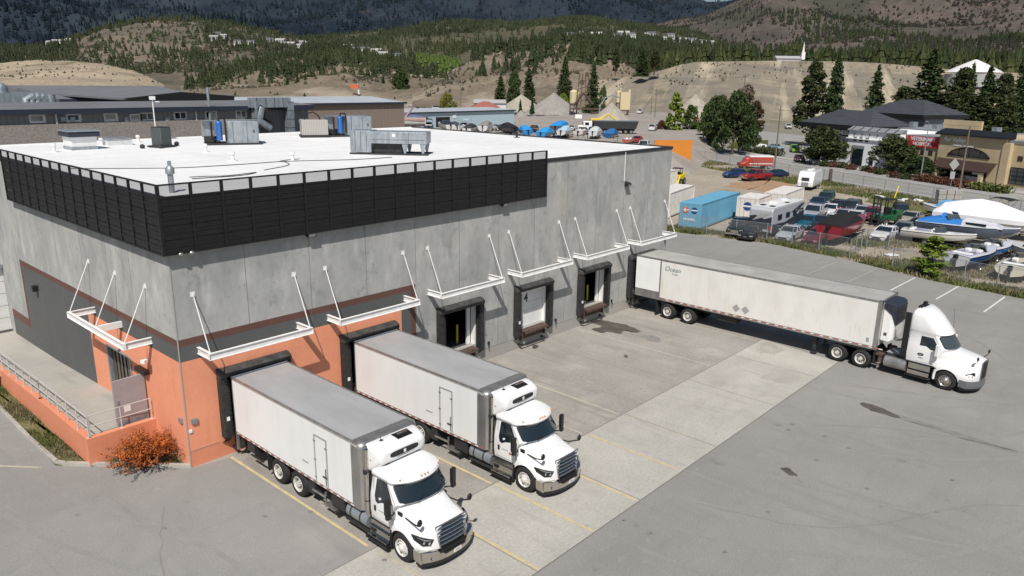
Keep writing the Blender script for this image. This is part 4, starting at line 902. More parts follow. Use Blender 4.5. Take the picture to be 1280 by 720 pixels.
# ------------------------------------------------------------------ tractor
tc = thing('semi_tractor', 'white day cab tractor with tall roof fairing coupled to the long trailer', 'truck', (32.75, -15.2, 0), R(-4.5))
Y = lambda y: y+15.2
cab = Cab([(1.12, 1.09, Y(-19.95), Y(-19.9), Y(-18.42)), (1.5, 1.12, Y(-20.0), Y(-19.95), Y(-18.4)), (2.02, 1.10, Y(-20.5), Y(-20.15), Y(-18.4)), (2.12, 1.085, Y(-20.62), Y(-20.2), Y(-18.4)), (2.76, .98, Y(-20.2), Y(-19.75), Y(-18.4)),
           (2.80, 1.0, Y(-20.26), Y(-19.8), Y(-18.4)), (2.88, 1.02, Y(-20.22), Y(-19.78), Y(-18.4)), (3.2, 1.03, Y(-19.95), Y(-19.55), Y(-18.4)), (3.6, 1.0, Y(-19.6), Y(-19.2), Y(-18.4)), (3.85, .94, Y(-19.3), Y(-18.95), Y(-18.42)), (3.98, .8, Y(-19.02), Y(-18.8), Y(-18.5)), (4.02, .6, Y(-18.85), Y(-18.75), Y(-18.6))])
cb = obj('cab', cab.body(), parent=tc, smooth=38)
obj('windscreen', cab.shield(2.14, 2.74, .91, .95, .016, 'glass_pale', rad=.12), parent=cb, smooth=60); obj('screen_seal', cab.shield(2.11, 2.77, .94, .97, .008, 'black_plastic', rad=.12), parent=cb, smooth=60)
for s in (-1, 1):
    win = [(Y(-19.02), 2.62), (Y(-19.62), 2.62), (Y(-19.85), 2.3), (Y(-19.98), 2.02), (Y(-19.6), 1.98), (Y(-19.35), 2.12), (Y(-19.02), 2.1)]
    obj('side_window', cab.side(win, s, .008, 'glass'), parent=cb)
    b = MB(['joint']); sm = [(Y(-18.95), 2.72), (Y(-19.66), 2.72), (Y(-20.08), 2.1), (Y(-19.9), 1.7), (Y(-19.85), 1.2), (Y(-18.95), 1.2), (Y(-18.95), 2.72)]
    for p, q in zip(sm[:-1], sm[1:]): b.cyl((s*cab.at(p[1])[0], p[0], p[1]), (s*cab.at(q[1])[0], q[0], q[1]), .007, n=5)
    obj('door_seam', b, parent=cb)
    b = MB(['black_plastic']); x = s*1.1; b.box(min(x, x-s*.1), max(x, x-s*.1), Y(-18.39), Y(-18.1), 1.25, 3.75); obj('side_extender', b, parent=cb)
    b = MB(['truck_white']); b.tube([(s*1.08, Y(-19.9), 1.75), (s*1.3, Y(-20.0), 1.8)], .03, 6); b.cbox((s*1.35, Y(-20.0), 2.1), (.22, .16, .62), rz=s*.2); obj('side_mirror', b, parent=cb, bevel=.05)
b = MB(['sticker_grey', 'black_plastic']); 
q = [(-1.125, Y(-19.14)+.16*math.cos(a), 1.62+.075*math.sin(a)) for a in np.linspace(0, 2*PI, 17)[:-1]]; b.use('black_plastic'); b.prism(q, (-.01, 0, 0)); b.use('sticker_grey'); b.box(-1.13, -1.12, Y(-19.28), Y(-19.05), 1.42, 1.46); b.box(-1.138, -1.135, Y(-19.22), Y(-19.06), 1.60, 1.64); obj('logo', b, parent=cb)
b = MB(['black_plastic']); b.box(-.35, .35, Y(-18.75), Y(-18.45), 3.98, 4.06); b.box(-.6, -.45, Y(-18.7), Y(-18.5), 3.95, 4.1); b.box(.3, .55, Y(-18.6), Y(-18.42), 4.0, 4.14); obj('roof_rack', b, parent=cb)
b = MB(['black_plastic']); b.cyl((.95, Y(-19.95), 2.7), (1.0, Y(-19.8), 3.9), .008, n=5); obj('aerial', b, parent=cb)
st = [(Y(-21.92), [(.42, .74), (.45, 1.0), (.46, 1.3), (.46, 1.55), (.38, 1.72), (0, 1.76)]),
      (Y(-21.75), [(.80, .70), (.86, .95), (.76, 1.18), (.60, 1.50), (.46, 1.78), (0, 1.84)]),
      (Y(-21.45), [(1.04, .66), (1.07, .95), (.96, 1.20), (.70, 1.5), (.54, 1.84), (0, 1.90)]),
      (Y(-21.0), [(1.14, .60), (1.17, 1.0), (1.08, 1.26), (.80, 1.54), (.64, 1.90), (0, 1.98)]),
      (Y(-20.5), [(1.16, .60), (1.19, 1.05), (1.1, 1.30), (.90, 1.58), (.78, 1.95), (0, 2.05)]),
      (Y(-20.1), [(1.15, .60), (1.16, 1.05), (1.1, 1.31), (1.02, 1.60), (.94, 1.98), (0, 2.10)]),
      (Y(-19.8), [(1.1, .60), (1.11, 1.05), (1.1, 1.31), (1.08, 1.60), (1.02, 1.98), (0, 2.10)])]
hd = obj('hood', hood_mb(st, 44))
ct = MB(['rubber']); ct.cyl((-2, Y(-20.52), .53), (2, Y(-20.52), .53), .61, n=40); c2 = MB(['rubber']); c2.box(-.98, .98, Y(-21.4), Y(-19.4), .2, .98); c3 = MB(['rubber']); c3.box(-2, 2, Y(-20.0), Y(-19.4), .2, 1.1)
boolean_cut(hd, [ct, c2, c3]); hd.parent = tc; hd.data.shade_smooth(); hd.data.set_sharp_from_angle(angle=R(32))
b = MB(['black_plastic']); 
for j in range(8): z = .80+j*.115; b.box(-.42, .42, Y(-21.955), Y(-21.925), z, z+.06)
gr = obj('grille', b, parent=tc)
b = MB(['chrome'])
for s in (-1, 1): b.tube([(s*.46, Y(-21.93), z) for z in np.linspace(.72, 1.72, 6)], .035, 6)
b.tube([(x, Y(-21.94), 1.74-.05*(x/.46)**2) for x in np.linspace(-.46, .46, 7)], .035, 6); obj('grille_frame', b, parent=gr, smooth=50)
for s in (-1, 1):
    pts = [(s*.80, Y(-21.77), 1.22), (s*1.05, Y(-21.45), 1.10), (s*1.08, Y(-21.38), .98), (s*.92, Y(-21.66), .90), (s*.80, Y(-21.78), 1.02)]
    b = MB(['black_plastic']); b.prism(pts, (0, .12, 0)); hl = obj('headlight', b, parent=tc)
    b = MB(['headlight']); b.sphere((s*.9, Y(-21.70), 1.02), .055, sz=(1, .5, 1)); b.sphere((s*1.0, Y(-21.56), 1.02), .05, sz=(1, .5, 1)); obj('lens', b, parent=hl, smooth=50)
    b = MB(['black_plastic']); b.prism([(s*.80, Y(-20.0), 1.93), (s*.86, Y(-20.1), 1.82), (s*.68, Y(-20.95), 1.84), (s*.70, Y(-20.5), 1.95)], (s*.03, 0, .01)); obj('vent', b, parent=hd)
    b = MB(['black_plastic', 'truck_white']); b.tube([(s*.60, Y(-21.6), 1.66), (s*.86, Y(-21.78), 1.86), (s*.92, Y(-21.8), 1.96)], .024, 6); b.sphere((s*.93, Y(-21.8), 2.03), .1, sz=(.9, .55, 1.1)); obj('hood_mirror', b, parent=hd, smooth=60)
mk('bumper_grey', (.20, .21, .22), .35, metal=.5)
xs = np.linspace(-1.12, 1.12, 21); b = MB(['bumper_grey'])
def by2(x): return Y(-22.02)+.5*abs(x/1.12)**2.4
b.loft([[(x, by2(x), .36), (x, by2(x)-.02, .55), (x, by2(x)+.03, .74), (x, by2(x)+.2, .76), (x, by2(x)+.2, .36)] for x in xs])
for s in (-1, 1): b.prism([(s*1.12, by2(1.12), .36), (s*1.12, Y(-21.15), .40), (s*1.12, Y(-21.17), .78), (s*1.12, by2(1.12)+.05, .76)], (s*.04, 0, 0))
bp = obj('bumper', b, parent=tc, smooth=35)
b = MB(['black_plastic']); b.loft([[(x, by2(x)+.01, .355), (x, by2(x)+.06, .24), (x, by2(x)+.3, .24), (x, by2(x)+.3, .355)] for x in xs]); obj('air_dam', b, parent=bp)
b = MB(['dark_steel'])
for s in (-1, 1): b.box(min(s*.42, s*.34), max(s*.42, s*.34), Y(-21.6), Y(-13.9), .78, 1.02)
b.box(-.5, .5, Y(-16.0), Y(-14.8), 1.02, 1.10); b.box(-.45, .45, Y(-21.6), Y(-19.7), .45, .95); b.box(-1.0, 1.0, Y(-18.7), Y(-18.3), .95, 1.15); b.box(-.8, .8, Y(-18.3), Y(-17.3), 1.02, 1.06)
for y in (-14.75, -16.1): b.cyl((-1.1, Y(y), .52), (1.1, Y(y), .52), .07, n=8)
b.cyl((-1.0, Y(-20.52), .5), (1.0, Y(-20.52), .5), .06, n=8); obj('chassis', b, parent=tc)
b = MB(['black_plastic'])
for x in (-.25, 0, .2): b.tube([(x, Y(-18.35), 2.4), (x*1.2, Y(-17.9), 1.9), (x*.8, Y(-17.5), 1.75), (x*.4, Y(-17.1), 2.0)], .02, 5)
obj('air_line', b, parent=tc)
b = MB(['sticker_grey']); b.box(-.5, .5, Y(-17.9), Y(-17.2), 1.07, 1.1); obj('deck_plate', b, parent=tc)
for s in (-1, 1):
    add_wheel(tc, 'single', s*1.17, Y(-20.52), .52, s, rim='rim_alloy')
    for y in (-14.75, -16.1): add_wheel(tc, 'dual', s*1.26, Y(y), .52, s)
    b = MB(['aluminium']); b.cyl((s*.93, Y(-17.35), .72), (s*.93, Y(-18.5), .72), .31, n=24); b.sphere((s*.93, Y(-17.35), .72), .305, n=24, k=8, sz=(1, .12, 1)); tk = obj('fuel_tank', b, parent=tc, smooth=40)
    b = MB(['aluminium']); b.lathe([(Y(-17.6)-.03, .32), (Y(-17.6)+.03, .32)], (s*.93, 0, .72), 'Y', 24); b.lathe([(Y(-18.2)-.03, .32), (Y(-18.2)+.03, .32)], (s*.93, 0, .72), 'Y', 24); obj('tank_strap', b, parent=tk)
    b = MB(['chrome', 'dark_steel']); b.box(min(s*.7, s*1.14), max(s*.7, s*1.14), Y(-19.72), Y(-18.62), .72, 1.05); b.box(min(s*.8, s*1.22), max(s*.8, s*1.22), Y(-19.72), Y(-18.62), .44, .68); b.use('dark_steel'); b.box(min(s*.7, s*1.22), max(s*.7, s*1.22), Y(-19.78), Y(-18.5), .32, .36); b.box(min(s*.7, s*1.16), max(s*.7, s*1.16), Y(-19.9), Y(-18.5), 1.07, 1.13); obj('cab_step', b, parent=tc, bevel=.015)
    b = MB(['truck_white']); b.tube([(s*1.08, Y(-19.98)+.0, 1.0), (s*1.1, Y(-19.93), .7), (s*1.1, Y(-19.93), .45)], .07, 6); obj('fender_extension', b, parent=tc)
    b = MB(['rust']); b.cyl((s*.95, Y(-17.05), .55), (s*.95, Y(-17.05), .95), .12, n=12); b.box(min(s*.7, s*1.1), max(s*.7, s*1.1), Y(-17.2), Y(-16.85), .95, 1.05); obj('equipment_box', b, parent=tc)
    b = MB(['rubber']); b.box(min(s*.7, s*1.25), max(s*.7, s*1.25), Y(-16.82), Y(-16.78), .5, 1.1); obj('mudflap', b, parent=tc)
mk('dirt_orange', (.36, .225, .125), .95, col2=(.29, .20, .13), scale=.3, space='pos', fine=.2, fscale=3)
# ================================================================== vehicles, boats and things on the lots
_paint = {}
def paint(r, g, b, rough=.25, coat=.6):
    k = (r, g, b)
    if k not in _paint:
        n_ = 'paint_%d_%d_%d' % (r*100, g*100, b*100); mk(n_, (r, g, b), rough, coat=coat, var=.08, scale=.8); _paint[k] = n_
    return _paint[k]
def segrz(uf, vf, ur, vr):
    a, b = G(uf, vf), G(ur, vr); dx, dy = a[0]-b[0], a[1]-b[1]; return ((a[0]+b[0])/2, (a[1]+b[1])/2, 0), math.atan2(dx, -dy)
def small_wheels(t, xs, ys, r, w_=.2):
    for s in (-1, 1):
        for y in ys:
            b = MB(['rubber']); b.lathe([(0, r*.6), (0, r-.03), (.03, r), (w_-.03, r), (w_, r-.03), (w_, r*.5)], (0, 0, 0), n=18); a = obj('wheel', b, parent=t, smooth=35, loc=(s*xs, y, r), rz=0 if s < 0 else PI)
            b = MB(['rim_alloy']); b.lathe([(.0, r*.64), (.01, r*.55), (.04, r*.5), (.02, r*.2), (.01, .001)], (0, 0, 0), n=14); obj('rim', b, parent=a, smooth=35)
KIND = dict(sedan=dict(L=4.7, W=1.8, H=1.42, prof=[(-.5, .55, .72), (-.47, .70, .86), (-.36, .82, .93), (-.17, .94, .97), (.1, .97, 1), (.34, .98, .97), (.46, .94, .88), (.5, .80, .78)], g=(-.17, .37, .0, .22)),
            suv=dict(L=4.7, W=1.88, H=1.74, prof=[(-.5, .65, .78), (-.47, .88, .9), (-.34, 1.0, .95), (-.2, 1.08, .98), (.1, 1.08, 1), (.4, 1.08, .98), (.48, 1.05, .92), (.5, .85, .85)], g=(-.2, .48, -.08, .42)),
            hatch=dict(L=4.1, W=1.72, H=1.46, prof=[(-.5, .55, .75), (-.46, .75, .88), (-.34, .88, .95), (-.22, .97, .98), (.1, 1.0, 1), (.4, 1.0, .97), (.48, .95, .9), (.5, .75, .82)], g=(-.22, .46, -.05, .36)),
            pickup=dict(L=5.7, W=1.98, H=1.88, prof=[(-.5, .75, .82), (-.48, 1.05, .9), (-.3, 1.16, .97), (-.2, 1.2, .98), (.1, 1.22, 1), (.45, 1.2, .98), (.49, 1.15, .96), (.5, .8, .93)], g=(-.2, .16, -.12, .13)))
def car(label, loc, rz, kind, col, group='cars stored behind the chain link fence', roof=None, cat='car', name='parked_car', blk=False):
    K = KIND[kind]; L, Wd, H_ = K['L'], K['W'], K['H']; pc = paint(*col); t = thing(name, label, cat, loc, rz, group)
    hw = Wd/2; zb = .26 if kind not in ('pickup',) else .42; st = []
    for f, z, wf in K['prof']:
        y = f*L; h = hw*wf; st.append((y, [(h*.93, zb), (h*.99, zb+(z-zb)*.35), (h, zb+(z-zb)*.6), (h*.95, z-.05), (h*.78, z+.01), (0, z+.035)]))
    b = hood_mb(st, 26, pc); body = obj('body', b, parent=t, smooth=45)
    g0, g1, g2, g3 = K['g']; zc = max(p[1] for p in K['prof'])-.03
    def ring(f0, f1, z, wf): 
        h = hw*wf; y0, y1 = f0*L, f1*L; return [(-h*.86, y0, z), (-h*.4, y0-.07, z), (h*.4, y0-.07, z), (h*.86, y0, z), (h, y0+.22, z), (h, y1-.15, z), (h*.85, y1, z), (-h*.85, y1, z), (-h, y1-.15, z), (-h, y0+.22, z)]
    b = MB(['glass']); b.loft([ring(g0, g1, zc, .93), ring(g0*.4+g2*.6, g1*.4+g3*.6, zc+(H_-zc)*.62, .83), ring(g2, g3, H_-.05, .75)]); gl = obj('windows', b, parent=t, smooth=40)
    rp = paint(*roof) if roof else pc
    b = MB([rp]); b.loft([ring(g2-.01, g3+.01, H_-.055, .765), ring(g2+.01, g3-.01, H_-.005, .70)])
    for s in (-1, 1):      # pillars
        for (fa, fb, w_) in ((g0, g2, .05), (g1, g3, .08), ((g0+g1)/2+.02, (g2+g3)/2+.01, .05)):
            dy = .2 if fa == g0 else (-.14 if fa == g1 else 0)
            b.tube([(s*hw*.93, fa*L+dy, zc), (s*hw*.765, fb*L+dy*.9, H_-.04)], w_, 5)
    obj('roof', b, parent=t, smooth=40)
    fy = -.5*L
    for s in (-1, 1):
        b = MB(['headlight']); z = K['prof'][1][1]-.10; b.cbox((s*hw*.66, fy+.045+.02, z), (.34, .10, .14), rz=s*.25); obj('headlight', b, parent=t, bevel=.02)
        b = MB(['red']); b.cbox((s*hw*.72, .5*L-.02, K['prof'][-2][1]-.15), (.24, .1, .16), rz=-s*.25); obj('tail_light', b, parent=t, bevel=.02)
        b = MB([rp]); b.cbox((s*(hw*.93+.09), (g0+.03)*L+.15, zc+.07), (.2, .1, .13)); obj('side_mirror', b, parent=t, bevel=.02)
    b = MB(['black_plastic', 'chrome']); z = K['prof'][1][1]; b.box(-hw*.45, hw*.45, fy-.015, fy+.1, z-.28, z-.12); b.box(-hw*.6, hw*.6, fy-.01, fy+.1, zb+.02, zb+.12)
    if kind == 'pickup': b.use('chrome'); b.box(-hw*.95, hw*.95, fy-.09, fy+.05, zb+.08, zb+.26); b.box(-hw*.4, hw*.4, fy-.02, fy+.1, z-.36, z-.1)
    b.use('chrome'); b.box(-.16, .16, fy-.03, fy-.016, zb+.2, zb+.3); obj('grille', b, parent=t)
    r = .33 if kind in ('sedan', 'hatch') else .39; ys = (-.31*L, .29*L)
    b = MB(['black_plastic'])
    for y in ys:
        for s in (-1, 1): b.cyl((s*(hw-.25), y, r+.02), (s*(hw+.004), y, r+.02), r+.07, n=20)
    obj('wheel_arch', b, parent=t, smooth=40)
    small_wheels(t, hw+.015, ys, r)
    if kind == 'pickup': b = MB(['dark_steel']); b.box(-hw*.8, hw*.8, .17*L, .47*L, 1.05, 1.245); obj('bed', b, parent=t)
    return t
WEST = -PI/2
def at(u, v, dx=0., dy=0.): p = G(u, v); return (p[0]+dx, p[1]+dy, 0)
car('silver sedan facing the fence beside the motorhome', at(975, 303, 2.3), WEST+.08, 'sedan', (.36, .38, .40))
car('dark maroon car facing the fence left of the red boat', at(1008, 308, 2.4), WEST+.05, 'sedan', (.10, .012, .025))
car('teal blue car parked behind the silver sedan', at(995, 289, 3.), WEST+.05, 'sedan', (.01, .09, .14))
car('white coupe parked behind the red boat stern, close to the motorhome', at(1031, 286, 2.2), WEST+.15, 'sedan', (.62, .62, .63))
car('red hatchback with a black glass roof in the far row', at(1037, 271, 2.3), WEST+.1, 'suv', (.25, .012, .02), roof=(.01, .01, .012))
car('red sedan with a pale grey roof in the middle row', at(1046, 279, 2.), WEST+.1, 'sedan', (.32, .02, .03), roof=(.3, .3, .31))
car('silver grey sedan at the far right end of the back row', at(1070, 274, 2.), WEST+.3, 'sedan', (.33, .35, .38))
car('white car with a dark bumper in front of the forklift', at(1096, 303, 2.3), WEST-.05, 'sedan', (.66, .66, .66))
car('dusty grey car right beside the white car with the dark bumper', at(1121, 297, 2.), WEST+.0, 'sedan', (.16, .18, .20))
car('grey and rust coloured car nearest the blue canvas boat', at(1140, 291, 2.), WEST-.2, 'sedan', (.17, .15, .16))
car('small white car between the motorhome and the red hatchback', at(1026, 273, 3.), WEST+.1, 'hatch', (.6, .61, .64))
car('dark green pickup parked between the blue container and the motorhome', at(905, 299, 3.5), WEST+.25, 'pickup', (.012, .02, .02), cat='pickup', name='pickup_truck')
car('black car parked close against the fence beside the dark pickup', at(925, 302, 2.6), WEST+.15, 'sedan', (.015, .015, .018))
car('red jeep like wagon with an open roll bar behind the black car', at(938, 283, 4.), WEST+.2, 'suv', (.30, .015, .02))
car('dark blue hatchback on the bare lot left of the red pickup', at(911, 223, 2.0), -2.1, 'hatch', (.01, .035, .14), group='vehicles on the bare dirt lot')
car('red pickup truck facing the warehouse on the bare dirt lot', at(936, 227, 2.4), -1.95, 'pickup', (.26, .012, .018), group='vehicles on the bare dirt lot', cat='pickup', name='pickup_truck')
car('dark blue car with its tail hidden behind the red pickup', at(962, 223, 2.), WEST-.6, 'sedan', (.015, .03, .07), group='vehicles on the bare dirt lot')
car('black sedan squeezed behind the maroon car', at(1016, 289, 2.2), WEST+.1, 'sedan', (.02, .02, .024))
car('dark grey suv between the red hatchback and the silver sedan of the back row', at(1056, 270, 2.), WEST+.15, 'suv', (.05, .055, .06))
car('maroon hatchback right behind the red boat bow', at(1082, 277, 2.), WEST+.2, 'hatch', (.16, .02, .03))
car('dark blue sedan at the left of the small white car by the motorhome', at(1014, 262, 2.), WEST+.15, 'sedan', (.02, .04, .09))
for lb, u, v, k_, c_, r_ in [('white sedan in the back row just left of the silver grey sedan', 1060, 281, 'sedan', (.6, .6, .6), .1), ('blue hatchback tucked between the red sedan and the white coupe', 1036, 292, 'hatch', (.03, .10, .25), .1), ('black suv behind the forklift', 1118, 276, 'suv', (.02, .02, .022), .3), ('beige car right of the forklift', 1130, 282, 'sedan', (.35, .31, .25), -.1), ('silver pickup behind the teal car', 1008, 277, 'pickup', (.38, .4, .42), .1), ('dark green wagon close behind the motorhome front', 1024, 258, 'suv', (.03, .07, .05), .2)]:
    car(lb, at(u, v, 2.), WEST+r_, k_, c_, cat='pickup' if k_ == 'pickup' else 'car', name='pickup_truck' if k_ == 'pickup' else 'parked_car')
# ------------------------------------------------------------------ cars across the road and in the gravel yards
g2 = 'vehicles parked across the road'
car('white van like car at the foot of the dark evergreens', at(946, 185), R(30), 'suv', (.7, .7, .7), g2)
car('white pickup parked alone below the sand slope', at(985, 161), R(-60), 'pickup', (.6, .6, .62), g2, cat='pickup', name='pickup_truck')
car('black suv beside the red leafed tree', at(951, 161), R(-60), 'suv', (.02, .02, .025), g2)
car('light blue car with a white van body near the green car', at(970, 187), R(-30), 'sedan', (.25, .38, .5), g2)
car('bright green hatchback left of the round pine', at(993, 190), R(-60), 'suv', (.16, .42, .04), g2)
car('maroon car under the round pine tree', at(999, 202), R(-60), 'sedan', (.10, .015, .02), g2)
car('white compact car parked at the kerb left of the white building', at(1018, 205), R(-60), 'hatch', (.62, .62, .6), g2)
car('white pickup at the kerb beside the white shop', at(1036, 205.5), R(-60), 'pickup', (.62, .62, .6), g2, cat='pickup', name='pickup_truck')
car('black car parked behind the bushy pine by the shop', at(1108, 214), R(-60), 'sedan', (.02, .02, .02), g2)
car('white crew cab by the dark trees at the road', at(936, 189), R(-40), 'pickup', (.62, .62, .6), g2, cat='pickup', name='pickup_truck')

# red and white cube van
t = thing('cube_van', 'red and white box body truck behind the red pickup', 'truck', at(944, 211, 0), -2.35, 'vehicles on the bare dirt lot')
b = MB([paint(.42, .06, .04)]); b.box(-1.15, 1.15, -1.6, 2.9, .7, 2.5); obj('box_body', b, parent=t, bevel=.04)
b = MB(['white_paint']); b.box(-1.17, 1.17, -1.62, 2.92, 2.3, 2.55); b.box(-1.17, -1.152, -.8, 1.2, 1.2, 2.3); b.box(-1.17, 1.17, -1.62, 2.92, 1.0, 1.15); obj('white_panel', b, parent=t)
b = hood_mb([(-3.3, [(.85, .5), (.9, .8), (.9, 1.0), (.85, 1.1), (.5, 1.15), (0, 1.16)]), (-2.6, [(.98, .45), (1, .8), (1, 1.1), (.95, 1.25), (.6, 1.3), (0, 1.32)]), (-2.2, [(1, .45), (1.0, .8), (1, 1.3), (.96, 1.5), (.8, 2.0), (0, 2.05)]), (-1.62, [(1, .45), (1.0, .8), (1, 1.3), (.96, 1.5), (.85, 2.2), (0, 2.25)])], 16, paint(.42, .06, .04)); obj('cab', b, parent=t, smooth=40)
b = MB(['glass']); b.prism([(-.85, -2.28, 1.45), (.85, -2.28, 1.45), (.75, -2.0, 2.0), (-.75, -2.0, 2.0)], (0, -.12, .05)); obj('windscreen', b, parent=t)
b = MB(['black_plastic']); b.cyl((-.55, 0, 0), (-.55, -.02, 0), .01); small_wheels(t, 1.05, (-2.5, 1.7), .4, .25)
tx = text_mb('TOW', .5, 'white_paint', .003, bold=.02); obj('lettering', tx, parent=t, loc=(-1.175, .2, 1.75), rz=-PI/2)

# travel trailer
t = thing('travel_trailer', 'white rounded travel trailer standing alone near the road', 'caravan', at(1001, 237, 2.5, -.3), WEST+.15)
b = MB(['truck_white']); prof = [(-3.1, .55), (-3.15, 1.2), (-2.9, 2.2), (-2.4, 2.75), (-1.6, 2.85), (2.2, 2.85), (2.8, 2.6), (3.1, 1.8), (3.1, .55)]; b.prism([(-1.15, y, z) for y, z in prof], (2.3, 0, 0)); bd = obj('body', b, parent=t, bevel=.14)
b = MB(['glass']); b.box(-.55, .55, -3.19, -3.1, 1.5, 1.95)
for y in (-1.6, 1.4): b.box(-1.16, -1.145, y, y+.8, 1.5, 2.1)
obj('window', b, parent=t)
b = MB(['gal']); b.box(-1.165, 1.165, -3.1, 3.1, .75, .82); b.box(-.5, .5, -3.24, -3.16, .7, 1.25); obj('trim', b, parent=t)
b = MB(['box_white']); b.box(-.3, .4, -1.2, -.5, 2.85, 3.05); b.box(-.25, .25, 1, 1.5, 2.85, 2.95); obj('roof_vent', b, parent=t, bevel=.04)
small_wheels(t, 1.1, (.1, .85), .34); b = MB(['dark_steel']); b.box(-.9, .9, -2.9, 2.9, .42, .54); b.box(-.05, .05, 3, 4.2, .45, .52); b.cyl((0, 4.1, 0), (0, 4.1, .5), .04); obj('frame', b, parent=t)

# motorhome
t = thing('motorhome', 'white and grey motorhome with dark swoosh graphics parked rear towards the fence', 'motorhome', (66.2+1.5, 4.9, 0), WEST+.03)
mk('rv_silver', (.40, .42, .45), .4, var=.08); b = MB(['rv_silver']); b.prism([(-1.25, -4.4, .5), (-1.25, -4.45, 2.9), (-1.25, -4.2, 3.15), (-1.25, 4.4, 3.15), (-1.25, 4.6, 2.6), (-1.25, 4.6, .5)], (2.5, 0, 0)); bd = obj('body', b, parent=t, bevel=.1)
mk('rv_roof', (.60, .61, .62), .6, var=.1); b = MB(['rv_roof']); b.box(-1.22, 1.22, -4.15, 4.35, 3.152, 3.19); obj('roof', b, parent=t)
b = MB(['reefer_blue', 'glass']); x = 1.256
for s in (-1, 1):
    X_ = s*1.256; b.use('reefer_blue'); b.poly([(X_, -4.3, .55), (X_, -4.3, 1.5), (X_, -1, 1.35), (X_, 4.5, 2.1), (X_, 4.5, .9), (X_, -1, .55)]); b.poly([(X_+s*.002, .5, 2.2), (X_+s*.002, 3.5, 2.9), (X_+s*.002, 4.5, 2.9), (X_+s*.002, 2.5, 2.1)])
b.use('reefer_blue'); b.poly([(-1.2, -4.46, 1.0), (1.2, -4.46, 1.0), (1.2, -4.46, 2.3), (.4, -4.46, 2.0), (-.6, -4.46, 2.35), (-1.2, -4.46, 2.2)]); obj('graphics', b, parent=t, fixn=False)
b = MB(['sticker_grey']); b.poly([(-.9, -4.465, 1.75), (-.1, -4.465, 2.5), (1.1, -4.465, 2.65), (.2, -4.465, 2.15)]); obj('swoosh', b, parent=t, fixn=False)
b = MB(['glass'])
for y in (-3, -.8, 1.2, 3): 
    for s in (-1, 1): b.box(min(s*1.25, s*1.27), max(s*1.25, s*1.27), y, y+1.1, 1.75, 2.35)
obj('window', b, parent=t)
b = MB(['red']); [b.box(s*1.08-.1, s*1.08+.1, -4.5, -4.44, .9, 1.35) for s in (-1, 1)]; obj('tail_light', b, parent=t)
b = MB(['white_tape']); b.box(-.9, -.55, -4.5, -4.47, 1.0, 1.15); obj('licence_plate', b, parent=t)
b = MB(['box_white', 'dark_steel']); b.box(-.45, .45, -1.6, -.7, 3.19, 3.45); b.box(-.4, .4, 1.5, 2.3, 3.19, 3.42); b.use('dark_steel'); b.box(.35, .85, -3.4, -2.8, 3.19, 3.27); b.box(-.8, -.3, -3.1, -2.5, 3.19, 3.27); b.box(.5, .9, .4, .9, 3.19, 3.27); b.box(-.5, 0, 3.1, 3.6, 3.19, 3.27); obj('roof_vent', b, parent=t, bevel=.03)
b = MB(['dark_steel']); b.cyl((-1.32, -3.9, 2.95), (-1.32, 2.4, 2.95), .09, n=8); obj('awning', b, parent=t)
small_wheels(t, 1.2, (-2.6, 2.9), .42, .3); b = MB(['black_plastic']); b.box(-1.2, 1.2, -4.5, -4.3, .42, .7); b.box(-1.1, 1.1, -4.2, 4.2, .35, .5); obj('bumper', b, parent=t)

# containers
def container(label, loc, rz, L, Hc, mat, cat='container'):
    t = thing('shipping_container', label, cat, loc, rz, 'storage containers beside the warehouse'); hw = 1.22
    m2 = M[mat]; b = MB([mat]); b.box(-hw, hw, 0, L, .15, Hc); n = int(L/.28)
    for i in range(n):
        y = .15+i*(L-.3)/n
        for s in (-1, 1): b.box(min(s*hw, s*(hw+.03)), max(s*hw, s*(hw+.03)), y, y+.14, .3, Hc-.15)
    obj('shell', b, parent=t)
    b = MB([mat]); 
    for s in (-1, 1):
        for y in (0, L): b.box(s*hw-.08, s*hw+.08, y-.06, y+.06, .1, Hc+.02)
        b.box(s*hw-.05, s*hw+.05, .061, L-.061, Hc-.08, Hc+.03)
    b.box(-hw+.081, hw-.081, -.05, .02, Hc-.14, Hc+.02); b.box(-hw+.081, hw-.081, -.05, .02, .1, .28); obj('frame', b, parent=t)
    b = MB([mat, 'gal']); b.box(-hw+.09, -.02, -.03, -.001, .29, Hc-.15); b.box(.02, hw-.09, -.03, -.001, .29, Hc-.15); d = obj('door', b, parent=t)
    b = MB(['gal']); [b.cyl((x, -.05, .2), (x, -.05, Hc-.1), .018, n=6) for x in (-.85, -.35, .35, .85)]; obj('lock_rod', b, parent=d)
    return t
mk('cont_blue', (.12, .33, .50), .55, col2=(.15, .40, .55), scale=1.2, bump=.1); mk('cont_white', (.72, .70, .66), .6, col2=(.6, .57, .52), scale=1.5)
c = container('light blue container with red and white round emblems at the fence', (62.1, 12.3, 0), WEST+.12, 12, 2.85, 'cont_blue')
def emblem(parent, x, z, r, colr, arrow, y=-.062, plane='door'):
    b = MB([colr]); b.prism([(x+r*math.cos(a), y, z+r*math.sin(a)) for a in np.linspace(0, 2*PI, 25)[:-1]], (0, .006, 0)); b.use('white_tape')
    if arrow: b.prism([(x-r*.7, y-.004, z), (x-.1*r, y-.004, z+r*.7), (x+.1*r, y-.004, z+r*.5), (x-.25*r, y-.004, z+.12*r), (x+r*1.2, y-.004, z+.12*r), (x+r*1.2, y-.004, z-.12*r), (x-.25*r, y-.004, z-.12*r), (x+.1*r, y-.004, z-r*.5), (x-.1*r, y-.004, z-r*.7)], (0, .003, 0))
    else: b.box(x-r, x+r, y-.006, y-.001, z-.18*r, z+.18*r)
    return obj('emblem', b, parent=parent)
mk('emblem_red', (.55, .12, .08), .5); mk('emblem_navy', (.02, .06, .2), .5)
c_in = c
